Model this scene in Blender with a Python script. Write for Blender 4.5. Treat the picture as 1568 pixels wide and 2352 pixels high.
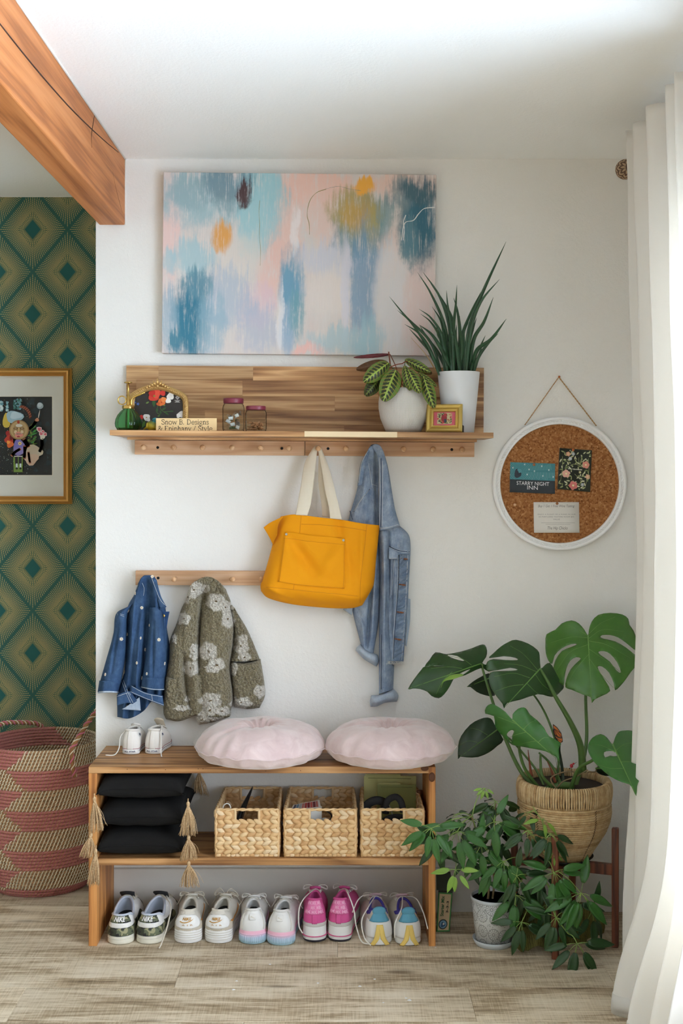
import bpy, bmesh, math, random
import numpy as np
from mathutils import Vector, Matrix, Euler, noise as mnoise
from mathutils.geometry import delaunay_2d_cdt
R = math.radians
PI = math.pi
rnd = random.Random(7)
scene = bpy.context.scene
COL = scene.collection
for o in list(bpy.data.objects):
 bpy.data.objects.remove(o)

# ------------------------------------------------------------ camera, sky, exposure
DW, F, CX, CY, ZC = 4.0, 2830.0, 777.0, 1080.0, 1.43
cam = bpy.data.cameras.new('camera')
cam.sensor_fit = 'VERTICAL'
cam.sensor_height = 36
cam.sensor_width = 24
cam.lens = F / 2352 * 36
cam.shift_x = (784 - CX) / 2352
cam.shift_y = (CY - 1176) / 2352
cam.clip_start = .05
camo = bpy.data.objects.new('camera', cam)
COL.objects.link(camo)
camo.location = (0, -DW, ZC)
camo.rotation_euler = (R(90), 0, 0)
scene.camera = camo

world = bpy.data.worlds.new('sky')
scene.world = world
world.use_nodes = True
wbg = world.node_tree.nodes['Background']
wbg.inputs[0].default_value = (0.74, 0.83, 0.95, 1)
wbg.inputs[1].default_value = 13.0

def portal(name, loc, rot, sx, sy):
 l = bpy.data.lights.new(name, 'AREA')
 l.shape = 'RECTANGLE'
 l.size, l.size_y = sx, sy
 l.cycles.is_portal = True
 o = bpy.data.objects.new(name, l)
 COL.objects.link(o)
 o.location, o.rotation_euler = loc, rot
 return o

WIN_Y0, WIN_Y1, WIN_Z0, WIN_Z1 = -5.6, -0.86, 0.25, 2.1
REAR_Y = -7.0
sun = bpy.data.lights.new('sun', 'SUN')  # added to light the unseen ground outside, which brightens the ceiling
sun.energy = 24
sun.color = (1, 1, 1)
sun.angle = R(.6)
suno = bpy.data.objects.new('sun', sun)
COL.objects.link(suno)
suno.rotation_euler = (R(-36), R(-12), 0)
suno.location = (0, 3, 8)
portal('side_window_portal', (1.13, (WIN_Y0 + WIN_Y1) / 2, (WIN_Z0 + WIN_Z1) / 2), (0, R(90), 0), WIN_Z1 - WIN_Z0, WIN_Y1 - WIN_Y0)
scene.view_settings.view_transform = 'Standard'
scene.view_settings.look = 'None'
scene.view_settings.exposure = -0.12
scene.view_settings.gamma = 1
scene.view_settings.use_curve_mapping = False
scene.cycles.use_denoising = True
scene.cycles.max_bounces = 10
scene.cycles.diffuse_bounces = 6
scene.cycles.transparent_max_bounces = 12
scene.cycles.sample_clamp_indirect = 40

# ------------------------------------------------------------ geometry helpers
def P(px, py, y):
 """photo pixel seen at depth plane y (wall = 0, towards the camera negative) -> world point"""
 D = DW + y
 return Vector(((px - CX) * D / F, y, ZC - (py - CY) * D / F))

def S(y):
 return F / (DW + y)

def lerp(a, b, t):
 return a + (b - a) * t

def sstep(a, b, x):
 t = min(1, max(0, (x - a) / (b - a)))
 return t * t * (3 - 2 * t)

def interp(tab, x):
 """smooth (Catmull-Rom) interpolation in a table of (x, v...) rows"""
 n = len(tab)
 if x <= tab[0][0]:
  return list(tab[0][1:])
 if x >= tab[-1][0]:
  return list(tab[-1][1:])
 i = 0
 while tab[i + 1][0] < x:
  i += 1
 t = (x - tab[i][0]) / (tab[i + 1][0] - tab[i][0])
 p0, p1, p2, p3 = tab[max(i - 1, 0)], tab[i], tab[i + 1], tab[min(i + 2, n - 1)]
 h = p2[0] - p1[0]
 out = []
 for k in range(1, len(p1)):
  m1 = (p2[k] - p0[k]) / (p2[0] - p0[0]) * h
  m2 = (p3[k] - p1[k]) / (p3[0] - p1[0]) * h
  a = 2 * t ** 3 - 3 * t ** 2 + 1
  b = t ** 3 - 2 * t ** 2 + t
  c = -2 * t ** 3 + 3 * t ** 2
  d = t ** 3 - t ** 2
  out.append(a * p1[k] + b * m1 + c * p2[k] + d * m2)
 return out

def spline(pts, n):
 """n points along a Catmull-Rom curve through pts"""
 pts = [Vector(p) for p in pts]
 L = [0]
 for a, b in zip(pts, pts[1:]):
  L.append(L[-1] + max((b - a).length, 1e-6))
 tab = [(l, *p) for l, p in zip(L, pts)]
 return [Vector(interp(tab, L[-1] * i / (n - 1))) for i in range(n)]

def nz(x, y, z=0):
 return mnoise.noise(Vector((x, y, z)))

class MB:
 """collects faces of ONE mesh object"""

 def __init__(s):
  s.v, s.f, s.c = [], [], []

 def face(s, pts, col=None):
  b = len(s.v)
  s.v += [Vector(p) for p in pts]
  s.f.append(tuple(range(b, b + len(pts))))
  s.c.append(col)

 def box(s, lo, hi, M=None, col=None):
  (x0, y0, z0), (x1, y1, z1) = lo, hi
  b = len(s.v)
  vs = [Vector((x, y, z)) for z in (z0, z1) for y in (y0, y1) for x in (x0, x1)]
  s.v += [M @ v for v in vs] if M else vs
  for f in ((0, 2, 3, 1), (4, 5, 7, 6), (0, 1, 5, 4), (2, 6, 7, 3), (0, 4, 6, 2), (1, 3, 7, 5)):
   s.f.append(tuple(b + i for i in f))
   s.c.append(col)

 def grid(s, fn, nu, nv, cu=False, cv=False, col=None, flip=False):
  """fn(u, v) -> point, u and v in 0..1; cu / cv close the grid"""
  b = len(s.v)
  for j in range(nv):
   for i in range(nu):
    u = i / (nu if cu else nu - 1)
    v = j / (nv if cv else nv - 1)
    s.v.append(Vector(fn(u, v)))
  for j in range(nv if cv else nv - 1):
   for i in range(nu if cu else nu - 1):
    i2, j2 = (i + 1) % nu, (j + 1) % nv
    q = (b + j * nu + i, b + j * nu + i2, b + j2 * nu + i2, b + j2 * nu + i)
    s.f.append(q[::-1] if flip else q)
    s.c.append(col(i / nu, j / nv) if callable(col) else col)

 def sheet(s, fn, nu, nv, th, col=None):
  """a sheet with thickness th behind its fn surface (offset along its numeric normal)"""
  g = [[Vector(fn(i / (nu - 1), j / (nv - 1))) for i in range(nu)] for j in range(nv)]
  b = len(s.v)
  back = []
  for j in range(nv):
   for i in range(nu):
    du = g[j][min(i + 1, nu - 1)] - g[j][max(i - 1, 0)]
    dv = g[min(j + 1, nv - 1)][i] - g[max(j - 1, 0)][i]
    n = du.cross(dv)
    n = n.normalized() if n.length > 1e-12 else Vector((0, 0, 1))
    back.append(g[j][i] - n * th)
  s.v += [p for r in g for p in r] + back
  o = nu * nv
  ids = lambda i, j: b + j * nu + i
  for j in range(nv - 1):
   for i in range(nu - 1):
    q = (ids(i, j), ids(i + 1, j), ids(i + 1, j + 1), ids(i, j + 1))
    s.f.append(q)
    s.f.append(tuple(k + o for k in q[::-1]))
    s.c += [col, col]
  rim = [ids(i, 0) for i in range(nu)] + [ids(nu - 1, j) for j in range(1, nv)] + [ids(i, nv - 1) for i in range(nu - 2, -1, -1)] + [ids(0, j) for j in range(nv - 2, 0, -1)]
  for a, c in zip(rim, rim[1:] + rim[:1]):
   s.f.append((c, a, a + o, c + o))
   s.c.append(col)

 def tube(s, pts, r, n=8, caps=True, col=None, flat=1.0, up=None):
  """tube along pts; r a number or function of 0..1; flat squashes it along the frame's second axis"""
  pts = [Vector(p) for p in pts]
  m = len(pts)
  b = len(s.v)
  t0 = (pts[1] - pts[0]).normalized()
  a = Vector(up) if up else (Vector((0, 0, 1)) if abs(t0.z) < .9 else Vector((1, 0, 0)))
  nrm = (a - t0 * a.dot(t0)).normalized()
  for i, p in enumerate(pts):
   t = (pts[min(i + 1, m - 1)] - pts[max(i - 1, 0)])
   t = t.normalized() if t.length > 1e-9 else t0
   nrm = nrm - t * nrm.dot(t)
   nrm = nrm.normalized() if nrm.length > 1e-9 else Vector((1, 0, 0))
   bi = t.cross(nrm)
   rr = r(i / (m - 1)) if callable(r) else r
   for k in range(n):
    an = 2 * PI * k / n
    s.v.append(p + nrm * (math.cos(an) * rr * flat) + bi * (math.sin(an) * rr))
  for i in range(m - 1):
   for k in range(n):
    k2 = (k + 1) % n
    s.f.append((b + i * n + k, b + i * n + k2, b + (i + 1) * n + k2, b + (i + 1) * n + k))
    s.c.append(col)
  if caps:
   s.f.append(tuple(b + k for k in range(n))[::-1])
   s.f.append(tuple(b + (m - 1) * n + k for k in range(n)))
   s.c += [col, col]

 def lathe(s, prof, n=32, c=(0, 0, 0), col=None, M=None, rip=None):
  """prof: (r, z) rows, bottom to top outside; rip(angle) scales r"""
  c = Vector(c)
  b = len(s.v)
  for r, z in prof:
   for k in range(n):
    an = 2 * PI * k / n
    q = rip(an, z) if rip else 1
    p = Vector((r * q * math.cos(an), r * q * math.sin(an), z))
    s.v.append((M @ p if M else p) + c)
  for j in range(len(prof) - 1):
   for k in range(n):
    k2 = (k + 1) % n
    s.f.append((b + j * n + k, b + j * n + k2, b + (j + 1) * n + k2, b + (j + 1) * n + k))
    s.c.append(col)
  if prof[0][0] > 1e-5:
   s.f.append(tuple(b + k for k in range(n))[::-1])
   s.c.append(col)
  if prof[-1][0] > 1e-5:
   s.f.append(tuple(b + (len(prof) - 1) * n + k for k in range(n)))
   s.c.append(col)

 def ball(s, c, r, n=10, m=7, M=None, col=None):
  r = (r, r, r) if not hasattr(r, '__len__') else r
  c = Vector(c)

  def fn(u, v):
   th, ph = 2 * PI * u, PI * v
   p = Vector((r[0] * math.cos(th) * math.sin(ph), r[1] * math.sin(th) * math.sin(ph), -r[2] * math.cos(ph)))
   return (M @ p if M else p) + c
  s.grid(fn, n, m, cu=True, col=col)

 def prism(s, pts, d, col=None):
  """polygon pts extruded by vector d"""
  pts = [Vector(p) for p in pts]
  d = Vector(d)
  n = len(pts)
  b = len(s.v)
  s.v += pts + [p + d for p in pts]
  s.f.append(tuple(range(b, b + n)))
  s.f.append(tuple(range(b + 2 * n - 1, b + n - 1, -1)))
  s.c += [col, col]
  for i in range(n):
   j = (i + 1) % n
   s.f.append((b + i, b + n + i, b + n + j, b + j))
   s.c.append(col)

 def add(s, verts, faces, col=None):
  b = len(s.v)
  s.v += [Vector(v) for v in verts]
  s.f += [tuple(b + i for i in f) for f in faces]
  s.c += [col] * len(faces)

 def mesh(s, name, smooth=True, fix=True, merge=True):
  me = bpy.data.meshes.new(name)
  me.from_pydata([tuple(v) for v in s.v], [], s.f)
  if any(c is not None for c in s.c):
   ca = me.color_attributes.new('print', 'FLOAT_COLOR', 'CORNER')
   arr = np.empty((len(me.loops), 4), dtype=np.float32)
   i = 0
   for f, c in zip(s.f, s.c):
    arr[i:i + len(f)] = (*(c or (.8, .8, .8)), 1)
    i += len(f)
   ca.data.foreach_set('color', arr.ravel())
  if fix or merge:
   bm = bmesh.new()
   bm.from_mesh(me)
   if merge:
    bmesh.ops.remove_doubles(bm, verts=bm.verts, dist=1e-6)
   if fix:
    bmesh.ops.recalc_face_normals(bm, faces=bm.faces)
   bm.to_mesh(me)
   bm.free()
  me.polygons.foreach_set('use_smooth', [smooth] * len(me.polygons))
  me.update()
  return me

 def build(s, name, mat, parent=None, smooth=True, bevel=0, seg=2, sub=0, fix=True, merge=True, kind=None, label=None):
  me = s.mesh(name, smooth, fix, merge)
  o = link(name, me, mat, parent)
  if bevel:
   b = o.modifiers.new('bevel', 'BEVEL')
   b.width, b.segments, b.limit_method, b.angle_limit = bevel, seg, 'ANGLE', R(40)
   b.harden_normals = False
  if sub:
   m = o.modifiers.new('subsurf', 'SUBSURF')
   m.levels = m.render_levels = sub
  if kind:
   o['kind'] = kind
  if label:
   o['label'] = label
  return o

WORLD = {}

def link(name, data, mat=None, parent=None):
 o = bpy.data.objects.new(name, data)
 COL.objects.link(o)
 if mat is not None and data is not None:
  data.materials.clear()
  data.materials.append(mat)
 if parent is not None:
  o.parent = parent
  if parent.name in WORLD:
   o.matrix_parent_inverse = Matrix.Translation(-WORLD[parent.name])
   WORLD[o.name] = Vector((0, 0, 0))
 return o

def tag(o, label=None, cat=None, group=None, kind=None):
 if label:
  o['label'] = label
 if cat:
  o['category'] = cat
 if group:
  o['group'] = group
 if kind:
  o['kind'] = kind
 return o

def thing(name, label, cat, loc=(0, 0, 0), group=None, rot=(0, 0, 0), world=True):
 """an Empty at the thing's base; with world=True its parts are given in world coordinates"""
 o = bpy.data.objects.new(name, None)
 COL.objects.link(o)
 o.empty_display_size = .03
 o.location = loc
 o.rotation_euler = rot
 if world:
  WORLD[o.name] = Vector(loc)
 return tag(o, label, cat, group)

def struct(o, kind='structure'):
 o['kind'] = kind
 return o

def copy_tree(o, parent=None):
 c = o.copy()
 COL.objects.link(c)
 if parent:
  c.parent = parent
 for ch in list(o.children):
  copy_tree(ch, c)
 return c

def text_mesh(s, bold=0.0, shear=0.0, spacing=1.0):
 """outline of a line of lettering as flat verts / faces scaled into a 0..1 box, and its aspect (w/h)"""
 cu = bpy.data.curves.new('lettering', 'FONT')
 cu.body = s
 cu.offset = bold
 cu.shear = shear
 cu.space_character = spacing
 cu.resolution_u = 3
 o = bpy.data.objects.new('lettering', cu)
 COL.objects.link(o)
 dg = bpy.context.evaluated_depsgraph_get()
 me = bpy.data.meshes.new_from_object(o.evaluated_get(dg))
 vs = [v.co.copy() for v in me.vertices]
 fs = [tuple(p.vertices) for p in me.polygons]
 bpy.data.objects.remove(o)
 bpy.data.curves.remove(cu)
 bpy.data.meshes.remove(me)
 x0, x1 = min(v.x for v in vs), max(v.x for v in vs)
 y0, y1 = min(v.y for v in vs), max(v.y for v in vs)
 return [((v.x - x0) / (x1 - x0), (v.y - y0) / (y1 - y0)) for v in vs], fs, (x1 - x0) / (y1 - y0)

def letters(mb, s, fn, col=None, **kw):
 """lettering s laid onto fn(u, v) -> point, u and v in 0..1"""
 vs, fs, _ = text_mesh(s, **kw)
 mb.add([fn(u, v) for u, v in vs], fs, col)

def srgb(r, g, b):
 f = lambda c: c / 12.92 if c <= .04045 else ((c + .055) / 1.055) ** 2.4
 return (f(r / 255), f(g / 255), f(b / 255))

# ------------------------------------------------------------ material helpers
class X:
 """a shader socket with arithmetic"""

 def __init__(s, g, k):
  s.g, s.k = g, k

 def __add__(s, o): return s.g.m('ADD', s, o)
 def __radd__(s, o): return s.g.m('ADD', o, s)
 def __sub__(s, o): return s.g.m('SUBTRACT', s, o)
 def __rsub__(s, o): return s.g.m('SUBTRACT', o, s)
 def __mul__(s, o): return s.g.m('MULTIPLY', s, o)
 def __rmul__(s, o): return s.g.m('MULTIPLY', o, s)
 def __truediv__(s, o): return s.g.m('DIVIDE', s, o)
 def __pow__(s, o): return s.g.m('POWER', s, o)
 def __lt__(s, o): return s.g.m('LESS_THAN', s, o)
 def __gt__(s, o): return s.g.m('GREATER_THAN', s, o)

class G:
 def __init__(s, name):
  s.mat = bpy.data.materials.new(name)
  s.mat.use_nodes = True
  s.nt = s.mat.node_tree
  s.bsdf = s.nt.nodes['Principled BSDF']
  s.tc = s.nt.nodes.new('ShaderNodeTexCoord')

 def n(s, t, **kw):
  nd = s.nt.nodes.new(t)
  for k, v in kw.items():
   setattr(nd, k, v)
  return nd

 def put(s, sock, v):
  if isinstance(v, X):
   s.nt.links.new(v.k, sock)
  elif hasattr(v, '__len__'):
   sock.default_value = (*v, 1) if (len(v) == 3 and len(sock.default_value) == 4) else v
  else:
   sock.default_value = v

 def m(s, op, *a, clamp=False):
  nd = s.n('ShaderNodeMath', operation=op, use_clamp=clamp)
  for i, v in enumerate(a):
   s.put(nd.inputs[i], v)
  return X(s, nd.outputs[0])

 def coord(s, which='Object'):
  return X(s, s.tc.outputs[which])

 def rand(s):
  return X(s, s.n('ShaderNodeObjectInfo').outputs['Random'])

 def map(s, v, scale=(1, 1, 1), loc=(0, 0, 0), rot=(0, 0, 0)):
  nd = s.n('ShaderNodeMapping')
  s.put(nd.inputs[0], v)
  s.put(nd.inputs[1], loc)
  s.put(nd.inputs[2], rot)
  s.put(nd.inputs[3], scale)
  return X(s, nd.outputs[0])

 def vadd(s, a, b, op='ADD'):
  nd = s.n('ShaderNodeVectorMath', operation=op)
  s.put(nd.inputs[0], a)
  s.put(nd.inputs[1], b)
  return X(s, nd.outputs[0])

 def xyz(s, v):
  nd = s.n('ShaderNodeSeparateXYZ')
  s.put(nd.inputs[0], v)
  return [X(s, o) for o in nd.outputs]

 def comb(s, x, y, z):
  nd = s.n('ShaderNodeCombineXYZ')
  for i, q in enumerate((x, y, z)):
   s.put(nd.inputs[i], q)
  return X(s, nd.outputs[0])

 def noise(s, v, scale=5, detail=3, rough=.5, dist=0):
  nd = s.n('ShaderNodeTexNoise')
  s.put(nd.inputs['Vector'], v)
  for k, q in (('Scale', scale), ('Detail', detail), ('Roughness', rough), ('Distortion', dist)):
   s.put(nd.inputs[k], q)
  return X(s, nd.outputs['Fac'])

 def voro(s, v, scale=5, out='Distance', feature='F1', rnd=1):
  nd = s.n('ShaderNodeTexVoronoi', feature=feature)
  s.put(nd.inputs['Vector'], v)
  s.put(nd.inputs['Scale'], scale)
  s.put(nd.inputs['Randomness'], rnd)
  return X(s, nd.outputs[out])

 def wave(s, v, scale=5, dist=0, detail=2, dscale=1, direction='X', kind='BANDS', prof='SIN'):
  nd = s.n('ShaderNodeTexWave', wave_type=kind, wave_profile=prof)
  if kind == 'BANDS':
   nd.bands_direction = direction
  else:
   nd.rings_direction = direction
  s.put(nd.inputs['Vector'], v)
  for k, q in (('Scale', scale), ('Distortion', dist), ('Detail', detail), ('Detail Scale', dscale)):
   s.put(nd.inputs[k], q)
  return X(s, nd.outputs['Fac'])

 def ramp(s, f, stops, mode='LINEAR'):
  nd = s.n('ShaderNodeValToRGB')
  nd.color_ramp.interpolation = mode
  e = nd.color_ramp.elements
  while len(e) < len(stops):
   e.new(.5)
  for el, (p, c) in zip(e, stops):
   el.position = p
   el.color = (c, c, c, 1) if not hasattr(c, '__len__') else (*c, 1)
  s.put(nd.inputs[0], f)
  return X(s, nd.outputs[0])

 def mix(s, f, a, b, mode='MIX'):
  nd = s.n('ShaderNodeMix', data_type='RGBA', blend_type=mode)
  s.put(nd.inputs[0], f)
  s.put(nd.inputs[6], a)
  s.put(nd.inputs[7], b)
  return X(s, nd.outputs[2])

 def step(s, a, b, x):
  nd = s.n('ShaderNodeMapRange', interpolation_type='SMOOTHSTEP')
  s.put(nd.inputs[0], x)
  s.put(nd.inputs[1], a)
  s.put(nd.inputs[2], b)
  return X(s, nd.outputs[0])

 def attr(s, name='print'):
  return X(s, s.n('ShaderNodeVertexColor', layer_name=name).outputs[0])

 def bump(s, h, strength=.3, dist=.002):
  nd = s.n('ShaderNodeBump')
  s.put(nd.inputs['Strength'], strength)
  s.put(nd.inputs['Distance'], dist)
  s.put(nd.inputs['Height'], h)
  return X(s, nd.outputs[0])

 def out(s, col=None, rough=None, metal=None, bump=None, bs=.3, bd=.002, spec=None, **kw):
  b = s.bsdf.inputs
  if col is not None:
   s.put(b['Base Color'], col)
  if rough is not None:
   s.put(b['Roughness'], rough)
  if metal is not None:
   s.put(b['Metallic'], metal)
  if spec is not None:
   s.put(b['Specular IOR Level'], spec)
  if bump is not None:
   s.put(b['Normal'], s.bump(bump, bs, bd))
  for k, v in kw.items():
   s.put(b[k.replace('_', ' ')], v)
  return s.mat

def plain(name, rgb, rough=.6, metal=0, bump=0, bscale=300, spec=None, **kw):
 g = G(name)
 h = g.noise(g.coord(), bscale, 2) if bump else None
 return g.out(srgb(*rgb), rough, metal, h, bump, .001, spec, **kw)

M = {}

def wood(name, dark, mid, light, rough=.5, gs=1.0, axis=0, var=.25, bump=.12, fig=1.0):
 """long grain along axis, each piece shifted by its own random number"""
 g = G(name)
 r = g.rand()
 c = g.vadd(g.coord(), g.comb(r * 37, r * 11, r * 53))
 st = [1.0, 1.0, 1.0]
 st[axis] = .07
 v = g.map(c, tuple(st))
 warp = g.noise(v, 9 * gs, 3, .55)
 rings = g.m('FRACT', warp * 9 * fig)
 rings = g.m('ABSOLUTE', rings * 2 - 1)
 st2 = [1.0, 1.0, 1.0]
 st2[axis] = .02
 fine = g.noise(g.map(c, tuple(st2)), 190 * gs, 3, .6)
 tone = rings * .42 + fine * .62 + warp * .2 - .06
 col = g.ramp(tone, [(.34, srgb(*dark)), (.55, srgb(*mid)), (.78, srgb(*light))])
 hsv = g.n('ShaderNodeHueSaturation')
 g.put(hsv.inputs['Value'], 1 - var / 2 + r * var)
 g.put(hsv.inputs['Color'], col)
 M[name] = g.out(X(g, hsv.outputs[0]), rough, bump=fine, bs=bump, bd=.001)
 return M[name]

def weave(name, rgb, rgb2, scale=900, rough=.9, bump=.35, sheen=.0, mott=.3):
 g = G(name)
 c = g.coord()
 w = g.wave(c, scale / 6, 1.5, 1, 2, 'X') * .5 + g.wave(c, scale / 6, 1.5, 1, 2, 'Z') * .5
 n = g.noise(c, 18, 4, .6)
 col = g.mix(w * .6 + n * mott, srgb(*rgb), srgb(*rgb2))
 M[name] = g.out(col, rough, bump=w, bs=bump, bd=.0006, spec=.2, Sheen_Weight=sheen)
 return M[name]

def printmat(name, rough=.6, bump=0, spec=.3, metal=0):
 """flat print: each face carries its ink colour"""
 g = G(name)
 col = g.attr()
 h = g.noise(g.coord(), 500, 2) if bump else None
 M[name] = g.out(col, rough, metal, h, bump, .001, spec)
 return M[name]
# ------------------------------------------------------------ materials of the room
def plaster(name, rgb, bs=.5):
 g = G(name)
 c = g.coord()
 h = g.noise(c, 95, 3, .55)
 h2 = g.noise(c, 260, 2)
 M[name] = g.out(srgb(*rgb), .85, bump=h + h2 * .4, bs=bs, bd=.003, spec=.2)

plaster('wall_paint', (236, 234, 229), .45)
plaster('far_wall_paint', (226, 223, 214), .3)
plaster('ceiling_paint', (247, 247, 245), .4)
plaster('trim_paint', (226, 223, 216), .05)

def wallpaper_mat():
 g = G('wallpaper')
 x, y, z = g.xyz(g.coord())
 s = S(.56)
 hw, hh = 80 / s, 97.3 / s
 o = P(75, 527, .56)
 u = (x - o.x) / hw
 v = (z - o.z) / hh
 a = (u + v) * .5
 b = (u - v) * .5
 a = a - g.m('ROUND', a)
 b = b - g.m('ROUND', b)
 d = g.m('MAXIMUM', g.m('ABSOLUTE', a), g.m('ABSOLUTE', b)) * 2
 lx, lz = (a + b) * 80, (a - b) * 97.3
 r = g.m('SQRT', lx * lx + lz * lz)
 ang = g.m('ARCTAN2', lz, lx)
 N = 88
 t = ang * (N / (2 * PI))
 ray = g.m('ABSOLUTE', t - g.m('ROUND', t))
 wide = ray * r * (2 * PI / N)
 on = g.step(1.05, .30, wide)
 per = 6.2 - d * 1.2
 dash = g.m('FRACT', r / 5.0 + g.m('ROUND', t) * .5)
 dash = g.step(.0, .18, dash) * g.step(1, .72, dash)
 alt = g.m('FRACT', g.m('ROUND', t) * .5) * 2
 start = .26 + alt * .16
 ink = on * dash * g.step(start, start + .05, d) * g.step(.955, .93, d)
 haze = g.step(.97, .24, d) * .34
 core = g.step(.235, .225, d)
 n = g.noise(g.coord(), 9, 3)
 green = g.mix(n, srgb(40, 86, 76), srgb(52, 98, 88))
 gold = srgb(196, 170, 110)
 col = g.mix(haze, green, srgb(150, 140, 84))
 col = g.mix(ink * .8, col, gold)
 col = g.mix(core, col, srgb(34, 92, 88))
 M['wallpaper'] = g.out(col, .7, bump=g.noise(g.coord(), 240, 2), bs=.12, bd=.001, spec=.3)

wallpaper_mat()

def floor_mat():
 g = G('weathered_oak_plank')
 r = g.rand()
 c = g.vadd(g.coord(), g.comb(r * 41, r * 17, r * 5))
 grain = g.noise(g.map(c, (1.1, 16, 1)), 6, 6, .68, .6)
 broad = g.noise(g.map(c, (1.0, 4.5, 1)), 2.6, 4, .6, .5)
 saw = g.noise(g.map(c, (60, 1.6, 1)), 5, 3, .6)
 scuff = g.noise(g.map(c, (3, 90, 1)), 6, 3, .6)
 t = (grain - .5) * .72 + (broad - .5) * .95 + .49 + (saw - .5) * .32 + (scuff - .5) * .3 - .02
 col = g.ramp(t, [(.14, srgb(100, 84, 64)), (.36, srgb(170, 150, 121)), (.52, srgb(214, 198, 171)), (.74, srgb(234, 222, 200))])
 knots = g.step(.12, .02, g.voro(g.map(c, (1.6, 5, 1)), 1.1))
 col = g.mix(knots * .6, col, srgb(84, 64, 46))
 hsv = g.n('ShaderNodeHueSaturation')
 g.put(hsv.inputs['Value'], .86 + r * .22)
 g.put(hsv.inputs['Color'], col)
 M['floor'] = g.out(X(g, hsv.outputs[0]), .55, bump=grain + saw * .5, bs=.25, bd=.001, spec=.35)

floor_mat()
M['subfloor'] = plain('subfloor', (60, 50, 40), .9)
M['specks'] = plain('white paint specks', (222, 222, 222), .7)

# ------------------------------------------------------------ shell
ZCEIL = ZC + (CY - 365) * DW / F
XC = P(220, 0, 0).x
XR = 1.0
XL = -4.2
YREC = .56

def box_struct(name, lo, hi, mat, parent=None):
 mb = MB()
 mb.box(lo, hi)
 o = mb.build(name, M[mat], parent, smooth=False)
 return struct(o)

box_struct('wall_back', (XC, 0, 0), (XR + .12, YREC + .12, ZCEIL), 'wall_paint')
box_struct('wall_recess', (XL, YREC, 0), (XC, YREC + .12, ZCEIL), 'wallpaper')
box_struct('wall_left', (XL - .12, REAR_Y, 0), (XL, YREC + .12, ZCEIL), 'far_wall_paint')
box_struct('ceiling', (XL - .12, REAR_Y - .12, ZCEIL), (XR + .12, YREC + .12, ZCEIL + .12), 'ceiling_paint')
mb = MB()
mb.box((XR, WIN_Y1, 0), (XR + .12, 0, ZCEIL))
mb.box((XR, REAR_Y, 0), (XR + .12, WIN_Y0, ZCEIL))
mb.box((XR, WIN_Y0, WIN_Z1), (XR + .12, WIN_Y1, ZCEIL))
mb.box((XR, WIN_Y0, 0), (XR + .12, WIN_Y1, WIN_Z0))
struct(mb.build('wall_right', M['wall_paint'], smooth=False, merge=False))
mb = MB()
mb.box((XL - .12, REAR_Y - .12, 0), (XR + .12, REAR_Y, ZCEIL))
struct(mb.build('wall_front', M['far_wall_paint'], smooth=False, merge=False))

M['bounce_ground'] = plain('pale bounce ground', (192, 205, 216), .9)  # unseen pale ground, added to bounce light up onto the ceiling
mb = MB()
mb.box((-14, -18, -.4), (14, 14, -.18))
struct(mb.build('ground', M['bounce_ground'], smooth=False))
# floor: a slab, and every plank on it
fl = box_struct('floor', (XL - .12, REAR_Y - .12, -.10), (XR + .12, YREC + .12, -.008), 'subfloor')
PW, PLN = .2115, 1.22
rows_y = [-.17 + PW * k for k in range(-29, 4)]
seam = {}
seam[-.17 - 2 * PW] = -.454
seam[-.17 - 3 * PW] = .359
cache = {}
prnd = random.Random(11)
for ry in rows_y:
 off = prnd.uniform(0, PLN)
 for k, sx in seam.items():
  if abs(k - ry) < .01:
   off = (sx - XL) % PLN
 x = XL - .1 + off - PLN - (-.1) 
 while x < XR + .1:
  x0, x1 = max(x, XL), min(x + PLN, XR)
  y0, y1 = max(ry, REAR_Y), min(ry + PW, YREC)
  if x1 - x0 > .02 and y1 - y0 > .01:
   key = (round(x1 - x0, 4), round(y1 - y0, 4))
   if key not in cache:
    mb = MB()
    w, d = key
    g_ = .0003
    c_ = .0008
    mb.v = [Vector(p) for p in ((g_, g_, -.008), (w - g_, g_, -.008), (w - g_, d - g_, -.008), (g_, d - g_, -.008),
 (g_, g_, -c_), (w - g_, g_, -c_), (w - g_, d - g_, -c_), (g_, d - g_, -c_),
 (g_ + c_, g_ + c_, 0), (w - g_ - c_, g_ + c_, 0), (w - g_ - c_, d - g_ - c_, 0), (g_ + c_, d - g_ - c_, 0))]
    mb.f = [(8, 9, 10, 11), (4, 5, 9, 8), (5, 6, 10, 9), (6, 7, 11, 10), (7, 4, 8, 11), (0, 1, 5, 4), (1, 2, 6, 5), (2, 3, 7, 6), (3, 0, 4, 7)]
    mb.c = [None] * 9
    cache[key] = mb.mesh('plank', smooth=False)
    cache[key].materials.append(M['floor'])
   o = bpy.data.objects.new('plank', cache[key])
   COL.objects.link(o)
   o.parent = fl
   o.location = (x0, y0, 0)
  x += PLN
# droplets of white paint left on the floor
mb = MB()
for px, py, r in ((536, 2273, 4), (543, 2253, 3), (826, 2265, 4), (860, 2249, 3), (940, 2297, 5), (932, 2292, 3), (620, 2215, 3), (730, 2258, 3), (1000, 2176, 2.5), (880, 2303, 2.5)):
 D = ZC * F / (py - CY)
 c = P(px, py, D - DW)
 mb.lathe([(r / S(c.y), 0), (r * .7 / S(c.y), .0008), (.0001, .001)], 9, (c.x, c.y, 0), rip=lambda a, z: 1 + .25 * math.sin(3 * a + px))
o = mb.build('paint_speck', M['specks'], fl)
tag(o, 'dried white paint specks on the floor planks', None, None, 'stuff')

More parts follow.
